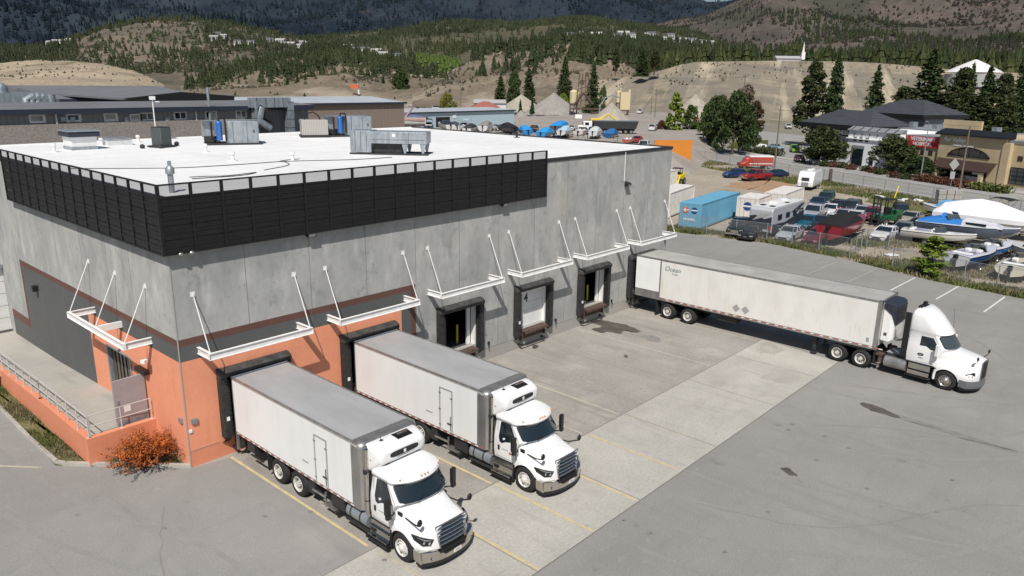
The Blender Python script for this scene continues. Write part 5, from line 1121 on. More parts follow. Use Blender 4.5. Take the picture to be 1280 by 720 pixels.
emblem(c, -.55, 2.1, .36, 'emblem_red', True, -.072); emblem(c, .45, 2.1, .36, 'emblem_navy', False, -.066)
tx = text_mb('MOVERS', .34, 'white_paint', .003, bold=.012); obj('lettering', tx, parent=c, loc=(-.1, -.075, 1.05))
tx = text_mb('STORAGE', .8, 'white_paint', .003, bold=.01); obj('lettering', tx, parent=c, loc=(-1.262, 4.6, 1.75), rz=-PI/2)
c = container('weathered white container directly behind the warehouse corner', (66.0, 18.6, 0), WEST+.2, 9, 3.0, 'cont_white')
c = container('white container with a navy emblem right beside the blue container', (71.2, 10.0, 0), WEST+.12, 4.5, 2.8, 'cont_white'); emblem(c, -.0, 1.8, .5, 'emblem_navy', False, -.066)
c = container('short white container with tan lettering on its side', (77.2, 9.4, 0), WEST+.12, 8, 2.8, 'cont_white'); 
mk('tan_ink', (.5, .36, .16), .6); tx = text_mb('Mila', .95, 'tan_ink', .003, shear=.3, bold=.02); obj('lettering', tx, parent=c, loc=(-1.262, 2.3, 1.6), rz=-PI/2)
c = container('tall white storage box beyond the weathered white container', (82, 29.5, 0), WEST+.1, 5, 3.2, 'cont_white')

blob('dirt_patch', [G(u, v)[:2] for u, v in [(905, 231), (930, 226), (965, 222), (985, 225), (990, 236), (975, 243), (945, 238), (920, 236)]], 'dirt_orange', -.004, .4)
blob('dirt_patch', [G(u, v)[:2] for u, v in [(1100, 245), (1140, 250), (1175, 262), (1160, 270), (1120, 262), (1085, 252)]], 'grass_soil', -.004, .4)
# yellow loader and forklift
t = thing('loader', 'yellow open loader half hidden by the warehouse corner', 'loader', at(846, 231), WEST+.2)
b = MB(['yellow_safety']); b.cbox((0, .4, 1.25), (1.6, 2.4, .75)); b.cbox((0, 1.3, 1.5), (1.4, 1.0, .7)); obj('body', b, parent=t, bevel=.1)
b = MB(['black_plastic']); [b.cyl((x, y, 1.5), (x, y*.8, 2.6), .05, n=6) for x in (-.6, .6) for y in (-.6, .6)]; b.cbox((0, 0, 2.62), (1.4, 1.3, .08)); b.cbox((0, .2, 1.8), (.6, .5, .5)); obj('roll_cage', b, parent=t)
b = MB(['yellow_safety']); [b.tube([(s*.7, .6, 1.6), (s*.75, -1.0, 1.4), (s*.75, -1.9, .5)], .1, 6) for s in (-1, 1)]; b.prism([(-1.0, -1.9, .2), (-1.0, -2.7, .2), (-1.0, -2.0, 1.0)], (2.0, 0, 0)); obj('bucket', b, parent=t)
small_wheels(t, .95, (-.8, 1.0), .55, .35)
t = thing('forklift', 'dark green forklift with a raised mast behind the white car', 'forklift', at(1103, 282, .5), WEST-.35)
gm = paint(.015, .10, .04); b = MB([gm]); b.cbox((0, .2, .95), (1.7, 3.0, .7)); b.cbox((0, 1.4, 1.3), (1.7, 1.1, .9)); obj('body', b, parent=t, bevel=.08)
b = MB(['black_plastic']); [b.cyl((x, y, 1.3), (x*.9, y*.85, 3.0), .06, n=6) for x in (-.7, .7) for y in (-.8, .8)]; b.cbox((0, 0, 3.02), (1.4, 1.6, .08)); b.cbox((0, .3, 1.7), (.6, .6, .7)); obj('cab', b, parent=t)
b = MB(['dark_steel']); [b.cbox((s*.45, -1.65, 1.8), (.14, .16, 3.0)) for s in (-1, 1)]; [b.cbox((0, -1.7, z), (1.0, .08, .12)) for z in (.8, 1.8, 2.6, 3.3)]; ms = obj('mast', b, parent=t)
b = MB(['dark_steel']); [b.cbox((s*.35, -2.3, .35), (.12, 1.2, .06)) for s in (-1, 1)]; obj('fork', b, parent=ms)
b = MB(['yellow_safety']); b.tube([(-.3, 1.6, 3.0), (-1.1, 3.2, 4.2)], .06, 6); obj('yellow_pole', b, parent=t)
small_wheels(t, .95, (-1.0, 1.3), .5, .35)

# ------------------------------------------------------------------ boats (nose -Y)
def boat(label, loc, rz, L, Bm, zk=.55, dep=1.15, hull=(.7, .7, .7), stripe=None, cover=None, shield=True, inner=(.35, .33, .3), bim=None, trailer=True, group='boats stored on trailers in the fenced lot', cab=False, engine=True, cov_from=-.12, wrap=False, name='motorboat'):
    t = thing(name, label, 'boat', loc, rz, group); st = []
    hb = Bm/2; zd = zk+dep
    for f, wf, kf, df in ((-.5, .03, .85, .16), (-.44, .30, .55, .12), (-.34, .58, .28, .08), (-.2, .84, .08, .03), (0, 1, 0, 0), (.25, 1, 0, -.02), (.48, .95, 0, -.04), (.5, .94, 0, -.04)):
        y = f*L; h = hb*wf; z0 = zk+kf*dep; z1 = zd+df*dep; st.append([(0, y, z0), (h*.80, y, z0+(z1-z0)*.30), (h*.96, y, z0+(z1-z0)*.62), (h, y, z1-.05), (h*.97, y, z1), (h*.82, y, z1+.03), (0, y, z1+.06+.05*(1-abs(f)))])
    rows = spl([[c for p in q for c in p] for q in st], 26); b = MB([paint(*hull)]+([paint(*stripe)] if stripe else []))
    secs = []
    for r in rows:
        h = [(max(0, r[3*i]), r[3*i+1], r[3*i+2]) for i in range(7)]; secs.append(h+[(-p[0], p[1], p[2]) for p in h[-2:0:-1]])
    n = len(secs[0]); b.loft(secs)
    if stripe:
        for fi in range(len(b.f)):
            if len(b.f[fi]) == 4 and (b.f[fi][0] % n) in (1, 2, n-3, n-2): b.m[fi] = 1
    hl = obj('hull', b, parent=t, smooth=40)
    b = MB(['black_plastic']); [b.tube([(s*q[3][0]*1.005, q[3][1], q[3][2]) for q in secs[:]], .03, 4) for s in (-1, 1)]; obj('rub_rail', b, parent=t)
    if not wrap:
        b = MB([paint(*inner)]); b.box(-hb*.72, hb*.72, cov_from*L+.3, .44*L, zd-.1, zd+.075); obj('cockpit', b, parent=t, bevel=.05)
        if not cover:
            b = MB(['white_paint']); [b.cbox((x, y, zd+.12), (.42, .5, .22)) for x in (-hb*.4, hb*.4) for y in (.06*L,)]; b.cbox((0, .36*L, zd+.08), (Bm*.66, .5, .14)); obj('seat', b, parent=t, bevel=.06)
    if cab:
        b = MB([paint(*hull)]); b.loft([[(-hb*.7, -.36*L, zd), (hb*.7, -.36*L, zd), (hb*.85, .05*L, zd), (-hb*.85, .05*L, zd)], [(-hb*.45, -.28*L, zd+.35), (hb*.45, -.28*L, zd+.35), (hb*.78, .04*L, zd+.55), (-hb*.78, .04*L, zd+.55)]]); obj('cabin', b, parent=t, bevel=.08)
        b = MB(['glass']); [b.box(min(s*hb*.74, s*hb*.8), max(s*hb*.74, s*hb*.8), -.2*L, .0, zd+.18, zd+.38) for s in (-1, 1)]; obj('window', b, parent=t)
    if shield:
        y0 = cov_from*L; zz = zd+(.5 if cab else .05); b = MB(['glass_pale', 'chrome']); pts = [(-hb*.8, y0+.9), (-hb*.6, y0+.25), (0, y0), (hb*.6, y0+.25), (hb*.8, y0+.9)]
        for a, c in zip(pts[:-1], pts[1:]): b.quad((a[0], a[1], zz), (c[0], c[1], zz), (c[0]*.92, c[1]+.3, zz+.5), (a[0]*.92, a[1]+.3, zz+.5))
        b.use('chrome'); b.tube([(p[0]*.92, p[1]+.3, zz+.5) for p in pts], .025, 5); obj('windscreen', b, parent=t, fixn=False)
    if cover:
        cm = paint(*cover, .8, 0); b = MB([cm]); secs = []
        for f, hh, wf in ((cov_from-.04, .10, .86), (cov_from+.05, .75, .82), (cov_from+.18, .95, .85), (.22, .80, .92), (.40, .35, .94), (.485, .10, .92)):
            y = f*L; zz = zd+.02; secs.append([(-hb*wf, y, zz-.05), (-hb*wf*.8, y, zz+hh*.72), (-hb*wf*.3, y, zz+hh+rng.uniform(-.04, .04)), (hb*wf*.3, y, zz+hh+rng.uniform(-.04, .04)), (hb*wf*.8, y, zz+hh*.72), (hb*wf, y, zz-.05)])
        b.loft(secs); obj('canvas_cover', b, parent=t, smooth=25)
    if wrap:
        b = MB(['shrink_wrap']); secs = []
        for f, hh, wf in ((-.50, .0, .10), (-.40, .25, .5), (-.2, .8, .92), (0, 1.5, 1.02), (.15, 1.7, 1.03), (.3, 1.35, 1.02), (.45, .9, 1.0), (.505, .3, .95)):
            y = f*L; zz = zd+.1; secs.append([(-hb*wf-.02, y, zk+.75*dep+.15*(f < -.35)), (-hb*wf-.03, y, zz), (-hb*wf*.6, y, zz+hh*.6), (0, y, zz+hh), (hb*wf*.6, y, zz+hh*.6), (hb*wf+.03, y, zz), (hb*wf+.02, y, zk+.75*dep+.15*(f < -.35))])
        b.loft(secs); obj('shrink_wrap', b, parent=t, smooth=20)
    if bim:
        b = MB([paint(*bim, .8, 0)]); b.loft([[(-hb*.8, y, zd+1.5-.25*abs(y-.12*L)/(.2*L)), (0, y, zd+1.65-.25*abs(y-.12*L)/(.2*L)), (hb*.8, y, zd+1.5-.25*abs(y-.12*L)/(.2*L)), (0, y, zd+1.58-.25*abs(y-.12*L)/(.2*L))] for y in (-.08*L, .05*L, .19*L, .32*L)]); bm_ = obj('bimini_top', b, parent=t)
        b = MB(['dark_steel']); [b.cyl((s*hb*.85, y, zd), (s*hb*.8, yy, zd+1.45), .02, n=5) for s in (-1, 1) for y, yy in ((.1*L, -.07*L), (.12*L, .3*L), (.1*L, .12*L))]; obj('bimini_frame', b, parent=t)
    if engine:
        b = MB(['black_plastic']); b.cbox((0, .5*L+.2, zd-.12), (.34, .42, .42)); b.cbox((0, .5*L+.25, zk+.2), (.18, .35, 1.0)); obj('outboard_motor', b, parent=t, bevel=.08)
    if trailer:
        b = MB(['dark_steel']); [b.cbox((s*.55, -.02*L, zk-.06), (.09, L*.86, .1)) for s in (-1, 1)]; b.cbox((0, -.5*L, zk-.1), (.1, .25*L, .1)); b.cyl((-hb*.8, .15*L, .33), (hb*.8, .15*L, .33), .05, n=6); b.cyl((0, -.56*L, .0), (0, -.56*L, zk), .05, n=6)
        for y in (-.2*L, .1*L, .3*L): b.cbox((0, y, zk-.1), (1.2, .1, .08))
        [b.cbox((s*.55, .15*L, zk-.2), (.08, .3, .3)) for s in (-1, 1)]; obj('trailer_frame', b, parent=t)
        small_wheels(t, hb*.86, (.15*L,), .33)
    return t
mk('shrink_wrap', (.74, .75, .77), .45, var=.06, scale=1, bump=.3, bscale=1.5)
EAST = PI/2
boat('red boat with a black canvas cover and its red stern at the fence', (68.4, -2.2, 0), EAST-.05, 8.6, 2.8, .6, 1.45, hull=(.24, .015, .03), cover=(.008, .008, .009), stripe=(.30, .02, .04), cov_from=-.14)
x_, r_ = segrz(1215, 312, 1135, 302); boat('white open runabout lying behind the green bush', (72.6, -9.9, 0), r_, 6.6, 2.3, .45, .95, hull=(.66, .64, .60), stripe=(.62, .6, .55))
x_, r_ = segrz(1262, 314, 1160, 300); boat('white cruiser boat with a bright blue canvas canopy', (76.4, -11.6, 0), r_, 9.2, 2.8, .55, 1.35, hull=(.55, .57, .60), stripe=(.10, .12, .16), cover=(.02, .17, .50), cab=True, cov_from=.08)
x_, r_ = segrz(1300, 306, 1180, 290); boat('big boat sealed in white shrink wrap, tallest in the lot', (82.4, -13.0, 0), r_, 11.6, 3.4, .6, 1.5, hull=(.62, .62, .62), wrap=True, shield=False, engine=False)
boat('blue and white bow rider with its stern at the fence right of the bush', (64.2, -14.9, 0), EAST-.25, 6.4, 2.4, .5, 1.05, hull=(.62, .63, .66), stripe=(.03, .10, .28), inner=(.3, .28, .4))
boat('cream deck boat at the right edge of the fenced lot', (63.5, -18.6, 0), EAST-.1, 6.6, 2.5, .5, .9, hull=(.70, .66, .56), inner=(.10, .09, .09))
boat('white boat with a tan seat row between the cruiser and the cream deck boat', (70.5, -18.2, 0), EAST+.9, 6.2, 2.3, .5, .9, hull=(.64, .62, .58), inner=(.4, .33, .26))
boat('dark boat with a black bimini top at the road fence', (92.5, -11.2, 0), EAST+1.2, 6.2, 2.3, .6, 1.0, hull=(.03, .03, .035), bim=(.015, .015, .015), inner=(.25, .25, .25))
boat('small white and blue boat wedged behind the cream deck boat', (69.0, -15.4, 0), EAST-.3, 5.6, 2.1, .5, .9, hull=(.66, .67, .7), stripe=(.05, .2, .5), inner=(.3, .3, .34))
boat('white boat with a navy cover in the row behind the bow rider', (70.2, -21.8, 0), EAST-.1, 6.4, 2.3, .5, 1.0, hull=(.66, .66, .66), cover=(.02, .03, .08))
boat('white boat with a sky blue cover just right of the block stack', (90.5, -6.2, 0), EAST+1.3, 5.5, 2.2, .5, 1.0, hull=(.64, .65, .66), cover=(.12, .33, .55))
# ------------------------------------------------------------------ storage yard behind the warehouse (only upper halves show over the roof)
gb = 'boats and vehicles in the yard behind the warehouse'
PZ = 3.0
_pl = [G(430, 175, PZ), G(835, 190, PZ), G(900, 160, PZ), G(830, 140, PZ), G(640, 146, PZ), G(430, 146, PZ)]
mb = MB(['gravel']); top = [(p[0], p[1], PZ) for p in _pl]; cx_ = sum(p[0] for p in _pl)/6; cy_ = sum(p[1] for p in _pl)/6
bot = [(cx_+(p[0]-cx_)*1.12, cy_+(p[1]-cy_)*1.12, -.05) for p in _pl]
mb.poly(top); [mb.quad(top[i], top[(i+1) % 6], bot[(i+1) % 6], bot[i]) for i in range(6)]; struct('yard_terrace', mb)
def dist_at(u, v, d): return G(u, v+5, PZ)
cr_ = boat('large white cruiser with a pink arch in the yard behind the roof units', dist_at(497, 160, 160), -2.35, 14, 3.6, 1.5, 2.2, hull=(.62, .62, .61), cab=True, cover=(.09, .11, .2), group=gb, cov_from=-.12, trailer=True)
b = MB([paint(.45, .28, .24)]); b.tube([(-1.6, 2.2, 3.7), (-1.5, 3.6, 5.6), (1.5, 3.6, 5.6), (1.6, 2.2, 3.7)], .22, 6); b.box(-1.84, 1.84, .5, 6.8, 2.9, 3.4); obj('arch', b, parent=cr_)
boat('dark navy ski boat with a tower left of the white covered boat', dist_at(535, 160, 175), EAST+.9, 8, 2.5, 0.6, 1.2, hull=(.04, .05, .08), group=gb, bim=(.02, .02, .03))
boat('white boat with a canvas tent in front of the blue shed door', dist_at(556, 161, 175), EAST+1.2, 7.5, 2.6, 0.8, 1.4, hull=(.66, .66, .64), cover=(.03, .03, .035), group=gb)
boat('small white boat with a tower beside the blue shed corner', dist_at(579, 162, 178), EAST+1.6, 6, 2.4, 0.8, 1.2, hull=(.64, .65, .66), bim=(.35, .45, .5), group=gb)
boat('white boat with a grey hump cover before the blue shed', dist_at(609, 163, 178), EAST+.5, 8, 2.5, 0.8, 1.5, hull=(.6, .6, .6), cover=(.22, .21, .2), group=gb)
boat('black covered boat at the right corner of the blue shed', dist_at(632, 165, 176), EAST+1.4, 6.5, 2.6, 0.8, 1.4, hull=(.05, .05, .055), cover=(.012, .012, .013), group=gb)
boat('boat under a bright blue tarp, first right of the blue shed', dist_at(655, 167, 178), EAST+1.0, 6.5, 2.5, 0.6, 1.3, hull=(.03, .22, .5), cover=(.02, .25, .62), group=gb)
boat('boat under a low blue tarp with a white bow', dist_at(684, 169, 178), EAST+.3, 7.5, 2.5, 0.6, 1.1, hull=(.03, .25, .55), cover=(.02, .28, .62), group=gb)
boat('tall boat under a peaked blue tarp behind the low blue tarp', dist_at(700, 166, 195), EAST+.4, 8.5, 2.9, 1.0, 1.7, hull=(.10, .10, .11), cover=(.015, .24, .62), group=gb, cov_from=-.35)
boat('white and maroon boat left of the dump truck', dist_at(728, 172, 180), EAST+.4, 8, 2.4, 1.6, .9, hull=(.55, .5, .5), stripe=(.25, .06, .05), group=gb)
boat('deep blue covered boat in front of the dump truck', dist_at(765, 175, 178), EAST+.35, 8, 2.4, 1.5, .8, hull=(.02, .09, .22), cover=(.02, .12, .3), shield=False, engine=False, group=gb)
boat('low red canoe like boat near the orange sign panel', dist_at(786, 180, 165), EAST+.4, 6, 1.8, 1.2, .6, hull=(.38, .09, .07), shield=False, engine=False, group=gb, inner=(.2, .05, .04))
car('white car seen just over the roof corner', dist_at(806, 181, 160), EAST+.4, 'suv', (.6, .6, .6), gb)
car('white suv standing before the power poles', G(816, 163, PZ), EAST+.4, 'suv', (.62, .62, .62), 'vehicles in the gravel yard')
car('pale pickup left of the white suv in the gravel yard', G(800, 142, PZ), EAST+.4, 'pickup', (.55, .56, .58), 'vehicles in the gravel yard', cat='pickup', name='pickup_truck')

for i, (lb, u, v, k, c, r_) in enumerate([('white pickup truck at the far left end of the back yard', 462, 160, 'pickup', (.6, .6, .6), .2), ('silver suv between the boats left of the blue shed door', 523, 161, 'suv', (.4, .41, .42), .9), ('dark blue car in front of the blue shed, near its middle', 596, 165, 'sedan', (.03, .05, .12), .5), ('white van like suv close to the right corner of the blue shed', 622, 163, 'suv', (.62, .62, .62), 1.1), ('black suv half behind the first blue tarp', 668, 165, 'suv', (.02, .02, .022), .6),
    ('grey pickup between the two blue tarps', 676, 174, 'pickup', (.3, .31, .33), .4), ('white car behind the peaked blue tarp', 716, 163, 'sedan', (.62, .62, .62), .4), ('black pickup in front of the dump truck cab', 741, 168, 'pickup', (.025, .025, .03), .4), ('dark red car right of the deep blue covered boat', 797, 178, 'sedan', (.25, .03, .03), .4), ('silver sedan at the left of the white pickup row', 447, 159, 'sedan', (.42, .43, .45), .3)]):
    car(lb, G(u, v, PZ), EAST+r_, k, c, gb, cat='pickup' if k == 'pickup' else 'car', name='pickup_truck' if k == 'pickup' else 'parked_car')
for lb, u, v, L_, hc, cc, r_ in [('pale boat with a grey cover left of the navy ski boat', 512, 163, 7, (.6, .6, .6), (.3, .31, .33), .8), ('white boat with a dark cover between the tent boat and the tower boat', 568, 166, 6.5, (.64, .64, .64), (.04, .05, .07), 1.), ('low white boat with a black cover right of the small tower boat', 590, 169, 6.5, (.6, .6, .6), (.03, .03, .03), .4), ('white boat with a pale blue cover, right of the low blue tarp', 708, 172, 7, (.62, .62, .62), (.35, .5, .6), .3), ('white and grey boat right of the maroon striped boat', 745, 173, 7, (.6, .6, .62), (.5, .52, .54), .4)]:
    boat(lb, G(u, v, PZ), EAST+r_, L_, 2.4, .6, 1.2, hull=hc, cover=cc, group=gb)
# dump truck
t = thing('dump_truck', 'white cab truck with a long black dump body in the gravel yard', 'truck', G(768, 167, PZ), CY-PI/2+.05, 'vehicles in the gravel yard')
b = MB(['white_paint']); b.cbox((0, -7.0, 1.9), (2.4, 2.2, 2.2)); b.cbox((0, -8.6, 1.4), (2.2, 1.6, 1.2)); obj('cab', b, parent=t, bevel=.15)
b = MB(['glass']); b.cbox((0, -8.12, 2.4), (2.1, .1, .8)); b.cbox((0, -7.2, 2.4), (2.44, 1.0, .7)); obj('window', b, parent=t)
mk('dump_black', (.03, .032, .034), .5, var=.3); b = MB(['dump_black']); b.prism([(-1.25, -5.4, 1.2), (-1.25, -5.6, 3.2), (-1.25, 5.8, 3.2), (-1.25, 5.2, 1.2)], (2.5, 0, 0)); bd = obj('dump_body', b, parent=t, bevel=.05)
b = MB(['gal']); b.box(-1.27, 1.27, -5.6, 5.8, 3.12, 3.24); obj('rim_rail', b, parent=bd)
small_wheels(t, 1.2, (-8.3, -4.8, -3.4, 2.6, 4.0), .52, .3)
b = MB(['dark_steel']); b.box(-.5, .5, -8.5, 5, .7, 1.2); obj('chassis', b, parent=t)
# orange hoarding and sign posts by the roof corner
t = thing('sign_board', 'plain bright orange board standing beyond the warehouse corner', 'board', at(840, 208))
mk('board_orange', (.62, .22, .03), .5, var=.05, scale=.5); p0 = np.array(G(817, 205)); p1 = np.array(G(857, 195)); p1 = np.array([p1[0]-6, p1[1]-2, 0]); 
zz = hgt(840, 176, (t.location.x, t.location.y)); z0_ = hgt(850, 192, (t.location.x, t.location.y))
b = MB(['board_orange']); b.cbox((0, 0, (zz+.8)/2+.2), (7.5, .25, zz-.9)); obj('panel', b, parent=t, rz=CY+.15); b = MB(['gal']); [b.cyl((x, .2, 0), (x, .2, zz), .1, n=8) for x in (-3, 0, 3)]; obj('post', b, parent=t, rz=CY+.15)

# ------------------------------------------------------------------ rooftop plant
RZ = H-.03
def rt(u, v): p = G(u, v, RZ); return (p[0], p[1], RZ)
t = thing('exhaust_hood', 'square white roof exhaust hood with a dark cap at the far left', 'roof vent', (5.2, 23.4, RZ))
b = MB(['box_white']); b.loft([[(-.66, -.66, 0), (.66, -.66, 0), (.66, .66, 0), (-.66, .66, 0)], [(-.75, -.75, .78), (.75, -.75, .78), (.75, .75, .78), (-.75, .75, .78)]]); obj('body', b, parent=t); b = MB(['reefer_blue']); b.cbox((0, 0, .95), (1.8, 1.8, .32)); cp = obj('cap', b, parent=t, bevel=.05); b = MB(['gal']); b.cbox((0, 0, 1.14), (1.9, 1.9, .06)); obj('cap_lid', b, parent=cp); b = MB(['gal']); b.cbox((0, 0, .1), (1.5, 1.5, .2)); obj('curb', b, parent=t)
t = thing('roof_hatch', 'low pale grey roof hatch right of the exhaust hood', 'hatch', rt(146, 181)); b = MB(['rv_roof']); b.cbox((0, 0, .2), (1.5, 1.3, .4)); obj('curb', b, parent=t); b = MB(['gal']); b.cbox((0, 0, .44), (1.6, 1.4, .08)); obj('lid', b, parent=t, bevel=.02)
t = thing('condenser', 'dark grey finned condenser with a thin white mast behind it', 'air conditioner', rt(203, 184), R(20)); mk('cond_grey', (.085, .10, .10), .5); stripes(M['cond_grey'], 'XY', 9, .6)
b = MB(['cond_grey']); b.cbox((0, 0, .68), (.85, .85, 1.15)); obj('casing', b, parent=t, bevel=.03); b = MB(['dark_steel']); b.cbox((0, 0, 1.28), (.8, .8, .05)); b.cbox((0, 0, .08), (1.3, 1.2, .1)); [b.sphere((x, y, .12), .16) for x, y in ((-1.3, .3), (1.4, .2), (-.7, -.6))]; obj('feet', b, parent=t)
t = thing('mast', 'thin white mast with a weather sensor behind the dark condenser', 'mast', rt(196, 176)); b = MB(['white_paint']); b.cyl((0, 0, 0), (0, 0, 2.9), .035, n=6); obj('pole', b, parent=t); b = MB(['white_paint']); b.cbox((0, 0, 2.95), (.35, .2, .25)); b.cbox((.3, 0, 2.7), (.3, .1, .08)); obj('sensor', b, parent=t)
def blue_unit(label, loc, rz, side):
    t = thing('cooling_unit', label, 'cooling unit', loc, rz, 'rooftop cooling units with a blue tank')
    b = MB(['gal']); b.cbox((1.05*side, 0, .84), (2.1, 1.8, 1.5)); obj('casing', b, parent=t, bevel=.02)
    b = MB(['dark_steel']); b.cbox((.45*side, -.91, .85), (.02, .02, 1.4)); b.cbox((1.35*side, -.91, .85), (.02, .02, 1.4)); b.cbox((1.8*side, -.915, .9), (.08, .03, .2)); b.box(-1.4, 2.3, -1.0, 1.0, .02, .12); b.cbox((-.9*side, 0, .35), (1.0, .8, .4)); obj('skid', b, parent=t)
    b = MB([paint(.02, .12, .42)]); b.cyl((-.42*side, -.75, .3), (-.42*side, -.75, 1.42), .2, n=14); b.sphere((-.42*side, -.75, 1.42), .2); obj('blue_tank', b, parent=t, smooth=40)
    b = MB(['black_plastic']); b.tube([(-.42*side, -.8, 1.6), (-.36*side, -.8, 1.8), (-.08*side, -1.0, 1.8), (-.02, -1.0, 1.62), (-.02, -1.0, .3)], .065, 8); b.tube([(-.9*side, -.75, 1.5), (-.9*side, -.75, .4), (-.45*side, -.75, .3)], .07, 8); obj('pipe', b, parent=t)
    b = MB(['gal']); b.quad((-1.5*side, -.4, 1.55), (2.1*side, -.95, 1.62), (2.1*side, .95, 1.62), (-1.5*side, .95, 1.55)); b.cbox((-1.1*side, .4, 1.0), (.8, .9, 1.05)); obj('coil_box', b, parent=t)
    return t
blue_unit('galvanised cooling unit with a blue tank standing on the middle of the roof', rt(283, 180), R(-25), 1)
blue_unit('galvanised cooling unit with a blue tank partly behind the long duct unit', rt(429, 170), R(-20), 1)
t = thing('condenser', 'pale beige louvred condenser between the two blue tank units', 'air conditioner', rt(393, 171), R(-28)); mk('cond_pale', (.42, .40, .37), .5); stripes(M['cond_pale'], 'XY', 8, .72); b = MB(['cond_pale']); b.cbox((0, 0, .75), (2.0, 1.7, 1.15)); obj('casing', b, parent=t, bevel=.03); b = MB(['dark_steel']); b.cbox((0, 0, .1), (2.2, 1.9, .1)); obj('feet', b, parent=t); b = MB(['black_plastic']); b.tube([(-.7, 0, 1.3), (-.6, 0, 1.75), (0, 0, 1.9), (.4, 0, 1.6), (.5, 0, 1.3)], .05, 6); obj('pipe', b, parent=t)
t = thing('duct_unit', 'long galvanised rooftop duct unit raised on legs near the screen', 'air handler', (16.4, 10.6, RZ), R(-52))
b = MB(['gal']); b.box(0, 1.3, -.6, .9, .12, 1.42); b.box(1.3, 4.7, -.6, .9, .68, 1.38); obj('casing', b, parent=t, bevel=.015)
b = MB(['dark_steel']); [b.box(x, x+.02, -.612, -.6, .2, 1.38) for x in (.3, .65, 1.0, 2.4, 3.6)]; b.box(1.35, 4.6, -.607, -.6, .9, .92); obj('seam', b, parent=t)
b = MB(['gal']); [b.prism([(x, y, .1), (x+.12, y, .1), (x+.24, y, .68), (x-.12, y, .68)], (0, .08, 0)) for x in (3.3, 4.4) for y in (-.55, .75)]; obj('leg', b, parent=t); b = MB(['dark_steel']); b.box(-.05, 4.8, -.65, -.5, .02, .10); b.box(-.05, 4.8, .8, .95, .02, .10); b.box(1.4, 3.1, -.3, .6, .10, .66); obj('skid', b, parent=t); b = MB(['white_tape']); b.box(2.6, 2.8, -.606, -.601, 1.1, 1.28); obj('sticker', b, parent=t)
for i, (u, v, lb) in enumerate([(173, 178, 'short white vent pipe left of the dark condenser'), (127, 182, 'tiny white vent pipe beside the exhaust hood'), (257, 190, 'small white roof vent in the middle of the membrane'), (291, 201, 'small grey pipe stub near the loose cable'), (68, 190, 'white pipe support near the left screen'), (366, 201, 'white vent cone beside the coiled cable'), (646, 172, 'tiny dark roof drain near the far edge')]):
    b = MB(['white_paint' if i != 6 else 'dark_steel']); b.cyl((0, 0, 0), (0, 0, .35), .10, n=10); b.cyl((0, 0, .35), (0, 0, .5), .15, .12, n=10); b.cyl((0, 0, 0), (0, 0, .04), .25, n=10); tag(obj('roof_vent', b, loc=rt(u, v), smooth=40), lb, 'roof vent', 'small vents on the flat roof')
t = thing('flue', 'stainless steel flue rising just behind the screen corner', 'flue', (1.1, 1.6, RZ)); b = MB(['gal']); b.cyl((0, 0, 0), (0, 0, .75), .11, n=12); b.cyl((0, 0, 1.05), (0, 0, 1.25), .07, n=12); obj('pipe', b, parent=t, smooth=40); b = MB(['gal']); b.lathe([(.72, .11), (.76, .17), (.95, .17), (1.05, .10), (1.07, .07)], (0, 0, 0), 'Z', 14); obj('cowl', b, parent=t, smooth=40)
for lb, pts in (('long thin cable lying across the roof from the left screen', [(85, 211), (160, 211), (230, 210), (300, 206), (360, 202), (440, 200), (490, 197)]), ('loose black cable looping near the front screen', [(330, 213), (360, 207), (357, 203), (350, 202), (362, 200), (375, 199)]), ('thin cable curling by the screen corner', [(237, 222), (255, 221), (285, 220), (320, 216), (300, 220), (240, 224)])):
    P = spl([rt(u, v) for u, v in pts], 40); b = MB(['dark_steel']); b.tube([(p[0], p[1], RZ+.02) for p in P], .022, 5); tag(obj('cable', b), lb, 'cable')
# ================================================================== vegetation
def leaf_quads(C, size, flat=.0, up=.0):
    """many small quads at points C (n,3) with random orientation"""
    n = len(C); a = rng.normal(size=(n, 3)); a[:, 2] *= (1-flat); a /= np.linalg.norm(a, axis=1)[:, None]
    b = rng.normal(size=(n, 3)); b -= a*np.sum(a*b, axis=1)[:, None]; b /= np.linalg.norm(b, axis=1)[:, None]
    s = size*rng.uniform(.6, 1.4, n)[:, None]; v = np.stack([C-a*s, C+b*s*.6, C+a*s, C-b*s*.6], 1).reshape(-1, 3); return v
def quads_obj(name, V, mat, parent=None, tri=False):
    n = len(V)//4; me = bpy.data.meshes.new(name); me.vertices.add(len(V)); me.vertices.foreach_set('co', V.astype(np.float32).ravel())
    me.loops.add(n*4); me.loops.foreach_set('vertex_index', np.arange(n*4, dtype=np.int32)); me.polygons.add(n); me.polygons.foreach_set('loop_start', np.arange(0, n*4, 4, dtype=np.int32))
    me.materials.append(M[mat]); me.update(calc_edges=True); me.validate()
    o = bpy.data.objects.new(name, me); COL.objects.link(o)
    if parent: o.parent = parent
    return o
def foliage(name, c1, c2, c3=None, sc=.9):
    m = pm(name, c1, .75, col2=c2, scale=sc, space='pos', spec=.15, fine=.45, fscale=2.2, mixw=(.4, .6)); 
    if c3: add_layer(m, c3, sc*.6, .58, .7, fac=.8)
    b = m.node_tree.nodes['Principled BSDF']; b.inputs['Subsurface Weight'].default_value = 0
    M[name] = m
foliage('conifer_dark', (.032, .055, .020), (.056, .080, .028), (.075, .088, .034))
foliage('conifer_olive', (.040, .052, .020), (.062, .076, .028), (.03, .034, .015))
foliage('leaf_spring', (.13, .19, .03), (.20, .25, .045), (.08, .12, .02))
foliage('leaf_mid', (.055, .09, .022), (.09, .13, .03), (.03, .05, .014))
foliage('leaf_yellow', (.18, .17, .03), (.12, .13, .03))
foliage('leaf_red', (.085, .038, .025), (.13, .06, .035), (.05, .03, .02))
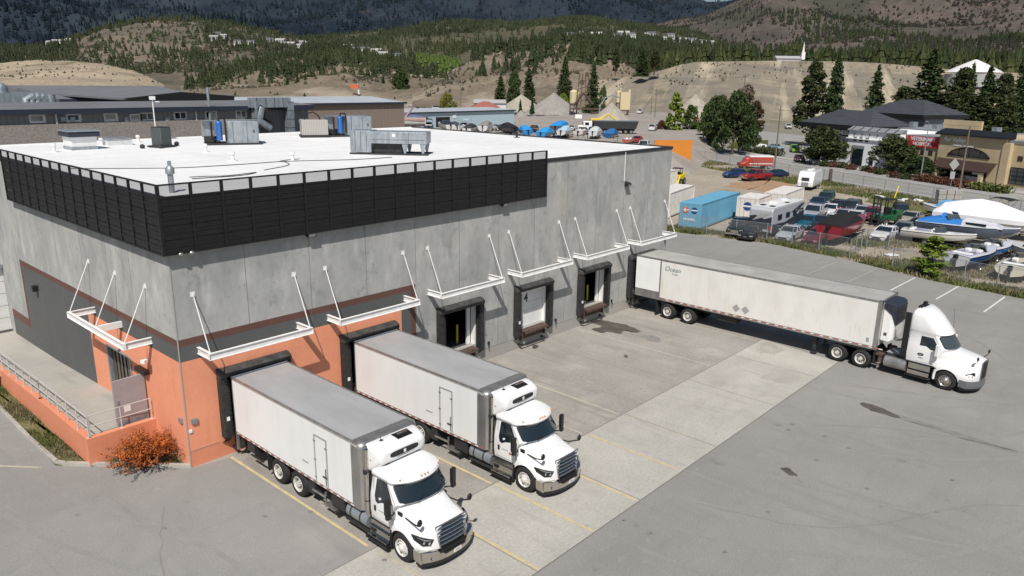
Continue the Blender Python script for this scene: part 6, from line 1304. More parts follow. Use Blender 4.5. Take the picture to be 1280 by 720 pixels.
foliage('leaf_olivered', (.055, .048, .022), (.085, .05, .028), (.035, .045, .018))
foliage('leaf_pink', (.20, .15, .12), (.13, .10, .07), (.09, .09, .05))
foliage('leaf_orange', (.50, .13, .03), (.34, .10, .03), (.20, .08, .03), sc=3)
foliage('twig_brown', (.14, .10, .07), (.09, .07, .05), sc=3)
foliage('weed_green', (.075, .10, .025), (.13, .14, .05), (.24, .20, .115), sc=1.2)
foliage('dry_grass', (.24, .205, .125), (.16, .145, .075), sc=1.5)
mk('bark', (.075, .055, .04), .9, var=.4, scale=3, bump=.4)
def trunk_mb(h, r, lean=0, limbs=6, spread=2., lo=.3):
    b = MB(['bark']); P = [(lean*h*.05*math.sin(i), 0, h*i/6) for i in range(7)]; b.tube(P, [r*(1-.85*i/6) for i in range(7)], 8)
    for i in range(limbs):
        z = h*(lo+(.95-lo)*i/limbs); a = rng.uniform(0, 2*PI); L = spread*(1-.6*i/limbs)*rng.uniform(.5, .9); b.tube([(0, 0, z), (math.cos(a)*L*.5, math.sin(a)*L*.5, z+L*.15), (math.cos(a)*L, math.sin(a)*L, z+L*.25)], [r*.35, r*.22, r*.08], 5)
    return b
def conifer_pts(h, r, n, base=.08, sharp=.85, gaps=.25):
    k = int(h*3.2); P = []
    lev = base+(1-base)*(np.arange(k)/k); per = max(4, n//k//7)
    for t in lev:
        R_ = r*((1-t)/(1-base))**sharp+.12; nb = rng.integers(6, 9)
        for j in range(nb):
            if rng.random() < gaps: continue
            a = rng.uniform(0, 2*PI); L = R_*rng.uniform(.62, 1.08); m = max(3, int(per*L/r*1.9)); q = rng.uniform(.12, 1, m)**.7*L
            droop = -.22*q+.05*q*q/max(L, .1); w_ = .10+.16*q
            x = np.cos(a)*q+rng.normal(0, 1, m)*w_*abs(np.sin(a)+.3); y = np.sin(a)*q+rng.normal(0, 1, m)*w_*abs(np.cos(a)+.3); z = t*h+droop+rng.normal(0, .10, m); P.append(np.stack([x, y, z], 1))
    P.append(np.stack([rng.normal(0, .08, 30), rng.normal(0, .08, 30), rng.uniform(.93*h, h*1.01, 30)], 1)); return np.concatenate(P)
def clump_pts(h, r, n, base=.3, nc=34, cr=.30, shape=1.0, top=.85):
    P = []
    for i in range(nc):
        t = rng.uniform(0, 1); prof = math.sin(PI*min(1, .18+.82*t)**shape)**.6; a = rng.uniform(0, 2*PI); rr = r*prof*rng.uniform(.35, .85)
        c = np.array([math.cos(a)*rr, math.sin(a)*rr, h*(base+(1-base)*(.08+top*t))]); s = r*cr*rng.uniform(.6, 1.25); m = int(n/nc*rng.uniform(.6, 1.4))
        q = rng.normal(size=(m, 3)); q /= np.linalg.norm(q, axis=1)[:, None]; q *= rng.uniform(.45, 1, (m, 1))**.5*s*np.array([1, 1, .75]); P.append(c+q)
    return np.concatenate(P)
_tv = {}
def tree(kind, label, loc, h, r, group=None, cat='tree', name=None, mat=None, var=0):
    key = (kind, var, mat)
    if key not in _tv:
        if kind == 'conifer': p = conifer_pts(16, 4.1, 9000, .05, .75, .15); q = leaf_quads(p, .30, .4); hh, r0 = 16, 3.7; tb = trunk_mb(15.5, .28, 0, 0); m = mat or 'conifer_dark'
        elif kind == 'pine': p = clump_pts(16, 3.2, 7000, .10, 90, .27, .85, .88); q = leaf_quads(p, .27); hh, r0 = 16, 3.2; tb = trunk_mb(14.8, .30, .5, 16, 2.6, .15); m = mat or 'conifer_olive'
        elif kind == 'round': p = clump_pts(8, 3.8, 5200, .10, 60, .30, .8, .82); q = leaf_quads(p, .24); hh, r0 = 8, 3.8; tb = trunk_mb(6.5, .24, .4, 10, 2.6); m = mat or 'conifer_olive'
        elif kind == 'decid': p = clump_pts(10, 2.6, 4600, .12, 56, .30, .85, .85); q = leaf_quads(p, .22); hh, r0 = 10, 2.6; tb = trunk_mb(8.5, .2, .6, 10, 1.8, .2); m = mat or 'leaf_mid'
        elif kind == 'spire': p = clump_pts(10, 1.7, 3800, .04, 60, .34, .75, .9); q = leaf_quads(p, .22); hh, r0 = 10, 1.7; tb = trunk_mb(9, .18, .2, 8, 1.2, .15); m = mat or 'leaf_spring'
        e = bpy.data.objects.new('proto', None); t_ = obj('trunk', tb, smooth=50); c_ = quads_obj('crown', q, m); _tv[key] = (t_.data, c_.data, hh, r0)
        bpy.data.objects.remove(t_); bpy.data.objects.remove(c_); bpy.data.objects.remove(e)
    td, cdt, hh, r0 = _tv[key]
    t = thing(name or {'conifer': 'conifer', 'pine': 'pine_tree', 'round': 'pine_tree', 'decid': 'leafy_tree', 'spire': 'leafy_tree'}[kind], label, cat, loc, rng.uniform(0, 6.28), group)
    for nm, d_ in (('trunk', td), ('crown', cdt)):
        o = bpy.data.objects.new(nm, d_); COL.objects.link(o); o.parent = t
    t.scale = (r/r0, r/r0, h/hh); return t
def ptree(kind, label, u, vb, vt, halfw, base=None, **k):      # tree from its foot, top and half width in the photograph
    b = base or G(u, vb); d_ = math.hypot(b[0]-CAM[0], b[1]-CAM[1]); h = hgt(u, vt, b)-b[2]; return tree(kind, label, b, h, halfw*d_/CF*1.02, **k)
def behind(u, dist): p = D(u, 100, dist); return (p[0], p[1], 0)
gc = 'tall conifers behind the shops across the road'
for kd, lb, u, vt, hw, ds, vr in [('pine', 'tall ragged pine, left of the close pair behind the black hip roofs', 1019, 76, 19, 215, 0), ('conifer', 'tall dark pine, right of the close pair behind the black hip roofs', 1046, 62, 15, 212, 1), ('conifer', 'lone slim conifer above the second black hip roof', 1097, 81, 15, 235, 0),
                              ('conifer', 'tallest broad conifer right of the second hip roof', 1163, 63, 30, 225, 2), ('pine', 'narrow dark conifer behind the veterinary sign', 1204, 84, 17, 230, 1), ('conifer', 'brownish conifer right of the narrow dark one', 1215, 78, 12, 245, 3),
                              ('conifer', 'dark conifer in front of the white salt dome', 1237, 82, 17, 222, 0), ('pine', 'bushy conifer near the right edge behind the tan building', 1258, 92, 18, 215, 2), ('conifer', 'conifer at the far right edge of the view', 1278, 84, 18, 228, 1), ('pine', 'low spreading pine between the hip roof and the tan parapet', 1133, 108, 20, 222, 0), ('pine', 'low pine filling the gap behind the tan main roof', 1188, 115, 22, 222, 1), ('pine', 'low pine behind the tan building, near the salt dome', 1228, 122, 24, 214, 2)]:
    b = behind(u, ds); ptree(kd, lb, u, 0, vt, hw, base=b, group=gc, var=vr, mat='conifer_olive' if kd == 'pine' else 'conifer_dark')
ptree('round', 'round bushy pine at the kerb in front of the fitness building', 1028, 206, 154, 28, group='street pines along the kerb')
ptree('round', 'wide bushy pine between the white shop and the tan building', 1112, 216, 168, 27, group='street pines along the kerb', var=1)
ptree('round', 'low dark shrubby tree below the veterinary sign', 1148, 222, 195, 20, mat='conifer_dark', name='shrub_tree')
gg = 'roadside tree clump beside the tall power pole'
for kd, lb, u, vb, vt, hw, mt, vr in [('spire', 'bright yellow green poplar right of the warehouse roof', 842, 176, 116, 11, 'leaf_spring', 0), ('decid', 'olive green tree just right of the bright poplar', 861, 175, 130, 12, 'leaf_mid', 0), ('round', 'dark reddish bush at the foot of the bright poplar', 826, 175, 150, 9, 'leaf_red', 0),
                              ('decid', 'yellow green tree at the left end of the dark evergreen clump', 880, 184, 127, 10, 'leaf_mid', 1), ('round', 'large dark evergreen forming the left half of the clump', 893, 190, 118, 22, 'conifer_dark', 0), ('round', 'largest dark evergreen behind the power pole', 915, 193, 112, 25, 'conifer_dark', 1),
                              ('decid', 'bare pinkish tree rising above the dark evergreens', 928, 172, 104, 15, 'leaf_pink', 0), ('decid', 'reddish leafed tree at the right end of the clump', 941, 178, 124, 12, 'leaf_olivered', 1), ('round', 'low dark evergreen right of the power pole', 936, 189, 146, 13, 'conifer_dark', 2)]:
    ptree(kd, lb, u, vb, vt, hw, group=gg, mat=mt, var=vr)
ptree('spire', 'loose green self sown bush growing on the fence line', 1162, 346, 295, 17, mat='leaf_spring', var=3, name='bush')
ptree('round', 'yellow willow like bush behind the blue shed', 559, 134, 115, 11, base=behind(559, 330), mat='leaf_yellow')
# shrubs and hedges
def shrub(label, loc, h, r, mat='conifer_olive', group=None, n=700, sz=.14, name='shrub'):
    t = thing(name, label, 'shrub', loc, 0, group); p = rng.normal(size=(n, 3)); p /= np.linalg.norm(p, axis=1)[:, None]; lob = 1+.25*np.sin(p[:, 0]*5+loc[0])*np.cos(p[:, 1]*4); p *= (rng.uniform(.35, 1, (n, 1))**.4)*lob[:, None]*np.array([r, r, h*.55]); p[:, 2] = np.abs(p[:, 2]+h*.42); quads_obj('foliage', leaf_quads(p, sz), mat, t)
    b = MB(['bark']); [b.tube([(0, 0, 0), (math.cos(a)*r*.3, math.sin(a)*r*.3, h*.4), (math.cos(a)*r*.6, math.sin(a)*r*.6, h*.75)], [.04, .03, .012], 5) for a in np.linspace(0, 5.6, 7)]; obj('stem', b, parent=t); return t
# orange bush by the corner: dense twigs
t = thing('orange_shrub', 'twiggy bright orange shrub growing against the warehouse corner', 'shrub', (-1.05, 1.55, .04)); P = []
tw = MB(['twig_brown'])
for i in range(260):
    a = rng.uniform(0, 2*PI); el = rng.uniform(.35, 1.35); L = rng.uniform(.85, 1.5); d_ = np.array([math.cos(a)*math.cos(el)*1.15, math.sin(a)*math.cos(el)*.95, math.sin(el)]); o0 = np.array([rng.uniform(-.45, .45), rng.uniform(-.35, .35), 0]); p1 = o0+d_*L*.55; p2 = o0+d_*L+rng.normal(0, .06, 3)
    tw.tube([tuple(o0), tuple(p1), tuple(p2)], [.012, .009, .004], 4)
    for k in range(34):
        f = rng.uniform(.45, 1.06); P.append(o0+d_*L*f+rng.normal(0, .045, 3))
obj('stem', tw, parent=t); P = np.array(P); P = P[P[:, 2] > .1]; q = leaf_quads(P[P[:, 2] > .45], .04); quads_obj('foliage', q, 'leaf_orange', t); quads_obj('foliage', leaf_quads(P[(P[:, 2] < .5)], .035), 'leaf_red', t)
for i, (u, v) in enumerate([(1030, 208), (1042, 209), (1053, 210), (1064, 212), (1082, 214), (1091, 216), (1100, 218), (1118, 222), (1132, 224)]):
    shrub(('rounded hedge bush at the kerb before the white shop', 'reddish rounded bush at the kerb before the white shop')[i % 2] if i < 5 else ('small clipped bush at the kerb right of the white shop', 'small russet bush at the kerb right of the white shop')[i % 2], G(u, v), 1.1, 1.0, ('conifer_olive', 'leaf_red')[i % 2], 'kerb bushes across the road', 260, .2)
for i, u in enumerate(range(1150, 1262, 8)):
    shrub('russet low shrub in the bed before the tan building' if u < 1222 else 'green grassy shrub in the bed before the tan building', G(u, 226+(u-1150)*.145), 1.2, 1.5, 'leaf_red' if u < 1222 else 'weed_green', 'shrubs in the bed before the tan building', 260, .2)
for i, u in enumerate(range(943, 976, 7)): shrub('olive hedge bush between the road and the car lot', G(u, 191+(u-943)*.13), 1.6, 1.7, 'conifer_olive', 'hedge along the car lot', 300, .22)
# grass and weeds: stuff
def scatter(name, pts, mat, hgt_, label, sz=.09):
    P = np.array(pts); n = len(P); a = rng.uniform(0, 2*PI, n); h = rng.uniform(.4, 1, n)*hgt_; lx = rng.normal(0, .3, n)*h; ly = rng.normal(0, .3, n)*h; w_ = sz*rng.uniform(.5, 1.2, n)
    dx, dy = np.cos(a)*w_, np.sin(a)*w_; z = P[:, 2]; v = np.stack([np.stack([P[:, 0]-dx, P[:, 1]-dy, z], 1), np.stack([P[:, 0]+dx, P[:, 1]+dy, z], 1), np.stack([P[:, 0]+lx+dx*.3, P[:, 1]+ly+dy*.3, z+h], 1), np.stack([P[:, 0]+lx-dx*.3, P[:, 1]+ly-dy*.3, z+h], 1)], 1).reshape(-1, 3)
    o = quads_obj(name, v, mat); tag(o, label, 'grass'); return stuff(o)
pts = []; 
while len(pts) < 9000:
    x, y = rng.uniform(-3.7, -.1), rng.uniform(.3, 22)
    if y < 3.0 and (x < -3.6+(3.05-y)*0 or (x-(-3.5))/( -.02+3.5) < 1-(y-.3)/3.2+.02 and y < 3.9-(x+3.5)*1.12+.1): continue
    if y >= 3.0 and x > -2.82: continue
    if y < 3.9-(x+3.5)*1.115+.25: continue
    if rng.random() < .5+.5*math.sin(y*1.3+x*2): pts.append((x, y, .03))
pts = np.array(pts); mski = (np.sin(pts[:, 1]*.9+1)+rng.normal(0, .4, len(pts))) > .1
scatter('grass', pts[mski], 'weed_green', .16, 'green grass in the planting bed below the orange wall', .02); scatter('grass', pts[~mski], 'dry_grass', .17, 'dry straw grass in the planting bed below the orange wall', .02)
def along(P, n, w0, w1, z=0):
    P = np.array(P, float)[:, :2]; seg = np.diff(P, axis=0); L = np.linalg.norm(seg, axis=1); cum = np.cumsum(L)/L.sum(); r = rng.uniform(0, 1, n); i = np.searchsorted(cum, r); f = rng.uniform(0, 1, n); p = P[i]+seg[i]*f[:, None]; nn = np.stack([seg[i][:, 1], -seg[i][:, 0]], 1)/L[i][:, None]; o = (w0+(w1-w0)*rng.uniform(0, 1, n))[:, None]; p = p-nn*o; return np.concatenate([p, np.full((n, 1), z)], 1)
vy = YE[1:8]
keep = lambda p, s=.25, c=-.1: p[(np.sin(p[:, 0]*s*3+p[:, 1]*s*2)+np.sin(p[:, 1]*s*5)*.6+rng.normal(0, .4, len(p))) > c]
va = along(vy, 30000, 0, -2.4); vb = along(vy, 30000, 0, 2.4)
inside = va if va[:, 0].mean() > vb[:, 0].mean() else vb
scatter('weeds', keep(inside, .25, -.3)[:15000], 'weed_green', .42, 'green weeds along the fence at the edge of the asphalt', .06)
scatter('weeds', keep(inside, .4, .2)[:4500], 'dry_grass', .5, 'dry weeds along the fence at the edge of the asphalt', .05)
p = np.stack([rng.uniform(60, 76, 26000), rng.uniform(-24, -3, 26000), np.zeros(26000)], 1); scatter('weeds', keep(p, .13, .45), 'dry_grass', .3, 'patchy dry grass between the stored boats', .07); scatter('weeds', keep(p+[0, 0, 0], .2, .9), 'weed_green', .3, 'patchy green weeds between the stored boats', .07)
ps = [off(Nl(t), -21.5) for t in (-60, -30, 0, 10, 20)]; p = np.array([list(off(Nl(rng.uniform(-75, 22)), rng.uniform(-27, -18.5)))+[0] for _ in range(24000)]); scatter('weeds', keep(p, .12, -.1), 'weed_green', .35, 'strip of grass on the lot side of the road', .10); scatter('weeds', keep(p, .15, .5), 'dry_grass', .4, 'dry grass on the lot side of the road', .10)
blob('grass_patch', [G(u, v)[:2] for u, v in [(845, 195), (868, 197), (885, 201), (882, 206), (862, 209), (843, 208)]], 'grass_soil', .01, .3)
p = np.array([G(u, v) for u, v in zip(rng.uniform(843, 884, 6000), rng.uniform(196, 207, 6000))]); scatter('grass', p, 'weed_green', .3, 'green grass island beside the side street', .10)
p = np.array([G(u, v) for u, v in zip(rng.uniform(822, 960, 9000), rng.uniform(176, 186, 9000))]); p = p[((p[:, 0]-144.7)*.889-(p[:, 1]-30.9)*.457) > 2.3]; scatter('grass', p, 'weed_green', .4, 'green verge below the roadside trees', .14)

# ================================================================== fences, poles, signs
mk('chain_link', (.30, .31, .31), .6, metal=.3, trans=.80)
mk('pole_wood', (.17, .14, .11), .9, var=.3, scale=2, stretch=(3, 3, .3))
def chain_fence(label, P, hgt_=1.9, st=3.0, group=None):
    t = thing('chain_link_fence', label, 'fence', (P[0][0], P[0][1], 0), 0, group); o0 = np.array([P[0][0], P[0][1]]); mbm = MB(['chain_link']); tr_ = MB(['gal'])
    for a, c in zip(P[:-1], P[1:]):
        a = np.array(a[:2])-o0; c = np.array(c[:2])-o0; L = np.linalg.norm(c-a); n = max(1, round(L/st)); mbm.quad((*a, .05), (*c, .05), (*c, hgt_), (*a, hgt_)); tr_.cyl((*a, hgt_), (*c, hgt_), .022, n=5)
        for i in range(n): q = a+(c-a)*i/n; b = MB(['gal']); b.cyl((*q, 0), (*q, hgt_+.05), .05, n=6); obj('post', b, parent=t)
    obj('mesh', mbm, parent=t, fixn=False); obj('top_rail', tr_, parent=t)
chain_fence('chain link fence between the asphalt yard and the boat lot, up to the gate', [(60.2, 12.6), (61.6, 3.2), (59.9, -5.4)])
chain_fence('chain link fence in front of the blue and cream boats', [(58.3, -9.8), (57.6, -13.2), (57.0, -18), (56.4, -26)])
chain_fence('short chain link gate leaf swung into the boat lot beside the red boat', [(60.0, -5.6), (66.5, -5.0), (66.8, -9.0)], 1.8, 2.2)
chain_fence('long chain link fence along the near side of the road', [off(Nl(22), -19.8), off(Nl(-110), -19.8)], 2.0, 4.2)
def pole(label, base, top_uv, arms=(), r=.16, cat='utility pole', name='utility_pole', mat='pole_wood', group='wooden power poles'):
    h = hgt(top_uv[0], top_uv[1], base); t = thing(name, label, cat, (base[0], base[1], 0), CY+.9, group)
    b = MB([mat]); b.cyl((0, 0, 0), (0, 0, h), r, r*.6, n=10); obj('post', b, parent=t, smooth=40)
    for z, L in arms:
        b = MB([mat]); b.cbox((0, 0, h-z), (L, .12, .14)); a = obj('crossarm', b, parent=t); b = MB(['gal']); [b.cyl((x, 0, h-z+.07), (x, 0, h-z+.3), .05, n=6) for x in np.linspace(-L/2+.1, L/2-.1, 4)]; obj('insulator', b, parent=a)
    return t, h
p1 = G(923, 190); pole('tall power pole in front of the dark evergreens', p1, (931, 93), ((.5, 2.6), (3.2, 2.4)))
p2 = G(1197, 250); pole('tall dark pole between the road and the big shrink wrapped boat', p2, (1211, 158), ())
p3 = G(968, 210); pole('bare wooden pole behind the red and white cube van', p3, (973, 132), ())
p4 = G(816, 154, 0); pole('distant power pole, left of the pair above the roof corner', G(813, 152), (812, 110), ((.6, 2.6),)); pole('distant power pole, right of the pair above the roof corner', G(818, 156), (818, 111), ((.6, 2.6), (2.2, 2.4)))
pole('distant pole rising above the dark evergreens', behind(896, 260), (896, 116), ((1.0, 3.0),)); pole('distant power pole behind the blue shed', behind(576, 300), (576, 104), ((.7, 3.2),)); pole('distant power pole beside the dark trees in the valley', behind(633, 330), (632, 92), ((.7, 3.2),))
t, h_ = pole('pale street lamp standing before the veterinary sign', G(1150, 226), (1155, 154), (), .11, 'street lamp', 'street_lamp', 'gal', None); b = MB(['gal']); b.tube([(0, 0, h_), (-.3, 0, h_+.25), (-1.6, 0, h_+.4)], .06, 6); b.cbox((-1.9, 0, h_+.38), (.7, .25, .12)); obj('lamp_arm', b, parent=t)
for (u0, v0, d0, u1, v1, d1, lb) in [(973, 137, 135, 1400, 166, 170, 'lower overhead wire crossing in front of the shops'), (931, 97, 178, 1400, 128, 215, 'upper overhead wire crossing above the shops'), (931, 104, 178, 1400, 150, 205, 'middle overhead wire crossing above the shops'), (820, 118, 290, 973, 152, 138, 'wire running from the far poles to the bare wooden pole'), (620, 95, 330, 931, 97, 178, 'long distant wire over the gravel yard')]:
    a, c = np.array(D(u0, v0, d0)), np.array(D(u1, v1, d1)); b = MB(['dark_steel']); b.tube([tuple(a+(c-a)*f-np.array([0, 0, 4*.6*f*(1-f)])) for f in np.linspace(0, 1, 9)], .022, 4); tag(obj('overhead_wire', b), lb, 'wire')
t = thing('road_sign', 'back of a diamond road sign with a plate below on the near road edge', 'sign', G(1187, 240), CY)
b = MB(['gal']); b.cyl((0, 0, 0), (0, 0, 4.6), .04, n=6); obj('post', b, parent=t); b = MB(['sticker_grey']); b.prism([(-.75, -.05, 4.2), (0, -.05, 3.25), (.75, -.05, 4.2), (0, -.05, 5.15)], (0, .03, 0)); obj('diamond_plate', b, parent=t); b = MB(['sticker_grey']); b.box(-.35, .35, -.05, -.03, 2.0, 3.1); obj('lower_plate', b, parent=t)
# old post and block heap on the lot
t = thing('stump_post', 'thick rusty post standing behind the travel trailer', 'post', G(1037, 228)); b = MB(['rust']); b.cyl((0, 0, 0), (0, 0, 2.2), .3, .26, n=10); obj('post', b, parent=t)
t = thing('block_stack', 'stack of weathered grey blocks beside the big wrapped boat', 'blocks', G(1182, 268), CY)
for i in range(5):
    for j in range(3): b = MB(['footing']); b.cbox((j*1.0-1, 0, .35+i*.62), (.92, .9, .58), rz=rng.uniform(-.06, .06)); obj('block', b, parent=t, bevel=.03)
for i, (u, v, lb) in enumerate([(1100, 248, 'white plastic sheet scrap left of the yellow pole'), (1128, 252, 'white scrap lump right of the yellow pole'), (1148, 252, 'flat pale scrap board near the block stack'), (1160, 256, 'dark scrap pallet near the block stack'), (1114, 320, 'flat white board lying on the open gravel by the gate')]):
    b = MB(['white_paint' if i != 3 else 'bark']); [b.cbox((rng.uniform(-.7, .7)*(i != 4), rng.uniform(-.4, .4)*(i != 4), .12+.1*k), (1.1, .7, .12), rz=rng.uniform(0, 3), rx=rng.uniform(-.2, .2)*(i != 4)) for k in range(3 if i != 4 else 1)]; tag(obj('scrap_heap', b, loc=G(u, v)), lb, 'scrap')

# ================================================================== buildings across the road (local X to the photo's right along the road)
RZB = math.atan2(-NY, -NX)
def P_(d, x): b0 = off((144.7, 30.9), d); return (b0[0]-NX*x, b0[1]-NY*x, 0)
mk('bld_white', (.88, .89, .90), .7, var=.05); mk('bld_tan', (.50, .40, .25), .85, var=.10, scale=.6, fine=.05); mk('bld_tan_dark', (.36, .28, .165), .85, var=.1); mk('bld_grey', (.26, .28, .31), .8, var=.1)
mk('roof_slate', (.05, .056, .066), .7, var=.2, scale=.8); stripes(M['roof_slate'], 'X', 1.1, .7, .25); mk('roof_grey', (.23, .24, .26), .7, var=.2, scale=.4); mk('awning_brown', (.05, .028, .024), .6, var=.2)
t = thing('shop_building', 'white flat fronted shop with a tall dark door and three square windows', 'shop', P_(5, 0), RZB)
b = MB(['bld_white', 'roof_grey']); b.box(3.5, 16.2, 0, 14, 0, 7.0); b.box(3.2, 16.2, -.25, .1, 5.3, 5.5); obj('wall', b, parent=t)
b = MB(['roof_grey']); b.prism([(3.3, -.3, 7.0), (3.3, 1.2, 7.7), (3.3, 1.4, 7.7), (3.3, 1.4, 7.0)], (13, 0, 0)); obj('roof', b, parent=t)
for i in range(6): b = MB(['dark_steel']); b.cbox((4.5+i*2.1, .2, 7.45), (.08, 1.4, .08), rx=R(28)); obj('roof_rib', b, parent=t)
b = MB(['glass']); b.box(5.1, 7.9, -.06, .05, .15, 3.5); d_ = obj('door', b, parent=t); b = MB(['roof_grey']); b.box(4.9, 8.1, -.12, -.061, 3.5, 4.1); b.box(4.9, 5.1, -.1, .0, 0, 3.5); obj('door_frame', b, parent=d_)
for x in (5.0, 6.5, 8.0, 12.3, 13.8): b = MB(['dark_steel']); b.box(x, x+.8, -.05, .05, 4.9 if x < 9 else 4.9, 5.7 if x < 9 else 5.7); obj('window', b, parent=t)
b = MB(['glass']); b.box(9.6, 10.6, -.05, .05, .5, 2.3); obj('window', b, parent=t)
for i in range(4): b = MB(['dark_steel']); b.cbox((5.2+i*1.9, -.08, 6.3), (.1, .2, .35)); obj('wall_light', b, parent=t)
def hip(name, b, x0, x1, y0, y1, ze, zr, mat, parent):
    L = min(x1-x0, y1-y0)/2; cx0, cx1 = x0+L*.9, x1-L*.9; cy = (y0+y1)/2; m1 = MB([mat]); m1.add([(x0, y0, ze), (x1, y0, ze), (x1, y1, ze), (x0, y1, ze), (cx0, cy, zr), (cx1, cy, zr)], [(0, 1, 5, 4), (2, 3, 4, 5), (1, 2, 5), (3, 0, 4)]); r_ = obj(name, m1, parent=parent, fixn=False)
    m2 = MB(['black_plastic']); m2.box(x0, x1, y0, y1, ze-.9, ze-.002); obj('fascia', m2, parent=r_); return r_
t = thing('fitness_building', 'grey building with a black hipped metal roof, nearer and left of its twin', 'building', P_(13, 0), RZB)
b = MB(['bld_grey']); b.box(-16.8, 1.0, 0, 10.5, -.1, 6.9); obj('wall', b, parent=t); hip('roof', b, -18.6, 2.2, -1.5, 11, 7.4, 10.3, 'roof_slate', t)
b = MB(['black_plastic']); b.box(-16.2, -3.5, -.25, -.004, 5.0, 6.4); sg = obj('sign_band', b, parent=t)
tx = text_mb('ANYTIME  FITNESS', 1.25, 'white_paint', .01, bold=.03); obj('lettering', tx, parent=sg, loc=(-9.8, -.27, 5.7))
b = MB(['glass']); [b.box(-15.5+i*3.2, -13.2+i*3.2, -.06, .02, .3, 3.6) for i in range(4)]; obj('window', b, parent=t)
t = thing('rear_hall', 'grey flat building with a second black hipped metal roof behind', 'building', P_(30, 0), RZB)
b = MB(['bld_grey']); b.box(-17, -1, 0, 11, 0, 8.9); obj('wall', b, parent=t); hip('roof', b, -18.5, -.2, -1.5, 12, 9.6, 12.6, 'roof_slate', t)
t = thing('flat_roof_block', 'low block with a grey flat roof crowded by vents behind the white shop', 'building', P_(19.3, 0), RZB)
b = MB(['bld_grey']); b.box(2, 24, 0, 9, 0, 7.0); obj('wall', b, parent=t); b = MB(['roof_grey']); b.box(1.5, 24.5, -.2, 9.5, 7.0, 7.25); obj('roof', b, parent=t)
for x, y, h_ in ((4, 2, 1.2), (7, 5, .8), (11, 3, 1.4), (15, 6, 1.), (18, 2, .9), (13, 7, .6), (21, 4, 1.1)): b = MB(['gal']); b.cbox((x, y, 7.25+h_/2), (1.2, 1.2, h_)); obj('roof_unit', b, parent=t, bevel=.05)
t = thing('veterinary_building', 'tan stucco veterinary building with a dark arched window and brown awning', 'building', P_(6, 0), RZB)
b = MB(['bld_tan', 'bld_tan_dark']); b.box(16.4, 23.8, .4, 12, 0, 6.6); b.box(23.8, 36.2, 0, 14, 0, 7.5); b.box(36.2, 60, .6, 12, 0, 6.9); b.box(35.9, 37.2, -.2, .6, 0, 6.9); b.use('bld_tan_dark'); b.box(23.7, 36.3, -.05, .0, 3.4, 3.6); obj('wall', b, parent=t)
b = MB(['bld_tan']); b.box(16.4, 24.3, 9, 9.4, 6.6, 9.6); obj('parapet', b, parent=t)
b = MB(['black_plastic']); b.prism([(23.2, -.6, 7.45), (23.2, -.6, 7.7), (23.2, 1.6, 8.5), (23.2, 1.6, 7.45)], (13.4, 0, 0)); obj('roof_edge', b, parent=t); b = MB(['roof_grey']); b.box(16.2, 23.7, .3, 9, 6.6, 6.9); b.box(36.4, 60, .5, 12.2, 6.9, 7.3); obj('roof', b, parent=t)
b = MB(['glass']); b.prism([(26.0+7.8*i/12, -.08, 4.2+.0+1.35*(1-((i-6)/6)**2)**.7) for i in range(13)], (0, .1, 0)); aw = obj('arched_window', b, parent=t); b = MB(['black_plastic']); b.tube([(26.0+7.8*i/12, -.1, 4.2+1.35*(1-((i-6)/6)**2)**.7) for i in range(13)], .12, 5); b.box(25.9, 33.9, -.12, .0, 4.05, 4.2); [b.box(x, x+.1, -.12, -.02, 4.2, 5.3) for x in (28, 30, 32)]; obj('window_frame', b, parent=aw)
b = MB(['awning_brown']); b.prism([(24.3, 0, 3.3), (24.3, -2.3, 2.1), (24.3, -2.3, 1.9), (24.3, 0, 3.1)], (10.8, 0, 0)); obj('awning', b, parent=t)
b = MB(['glass']); b.box(25.2, 33.8, -.06, .0, .1, 2.9); b2 = obj('shop_window', b, parent=t); b = MB(['bld_tan']); b.box(25.0, 25.9, -2.2, -1.5, 0, 2.1); b.box(34.0, 34.6, -2.2, -1.7, 0, 2.1); obj('awning_pier', b, parent=t); b = MB(['rv_roof', 'dark_steel']); b.box(27, 27.4, -.09, -.061, .6, 1.6); b.box(30.2, 33.4, -.09, -.061, .2, .9); b.box(31.2, 32.4, -.09, -.061, 1.3, 2.2); obj('window_poster', b, parent=b2)
for x in (18.2, 19.9, 21.6, 38.2, 40.1, 42.2): y0 = .34 if x < 30 else .54; b = MB(['awning_brown']); b.box(x, x+.85, y0, y0+.1, 3.6 if x < 30 else 4.2, 4.4 if x < 30 else 5.0); obj('window', b, parent=t)
b = MB(['glass']); b.box(17.6, 22.8, .34, .45, .4, 2.6); obj('window', b, parent=t)
b = MB(['glass_pale']); b.box(37.4, 42, .54, .65, .5, 3.1); wn = obj('window', b, parent=t); b = MB(['black_plastic']); [b.box(37.4+i*1.15, 37.48+i*1.15, .5, .54, .5, 3.1) for i in range(5)]; [b.box(37.4, 42, .5, .54, .5+i*.65, .56+i*.65) for i in range(5)]; obj('window_frame', b, parent=wn)
mk('sign_red', (.52, .02, .03), .5); b = MB(['sign_red']); b.box(16.7, 23.6, .2, .39, 4.9, 6.75); sg = obj('sign_panel', b, parent=t)
for s_, z in (('VETERINARY', 6.28), ('HOSPITAL', 5.42)): tx = text_mb(s_, .92, 'white_paint', .01, bold=.035); obj('lettering', tx, parent=sg, loc=(20.15, .19, z))
tx = text_mb('Fur Valley', 1.05, 'white_paint', .01, shear=.3, bold=.035); obj('lettering', tx, parent=t, loc=(26.7, -.06, 6.7)); tx = text_mb('Animal Hospital', .62, 'white_paint', .01, shear=.1, bold=.025); obj('lettering', tx, parent=t, loc=(28.6, -.06, 5.9))
for x, y in ((22.5, 3), (21, 5), (39, 3), (41, 5)): b = MB(['gal']); b.cbox((x, y, 7.5 if x < 30 else 7.8), (1.3, 1.2, 1.0)); obj('roof_unit', b, parent=t, bevel=.05)

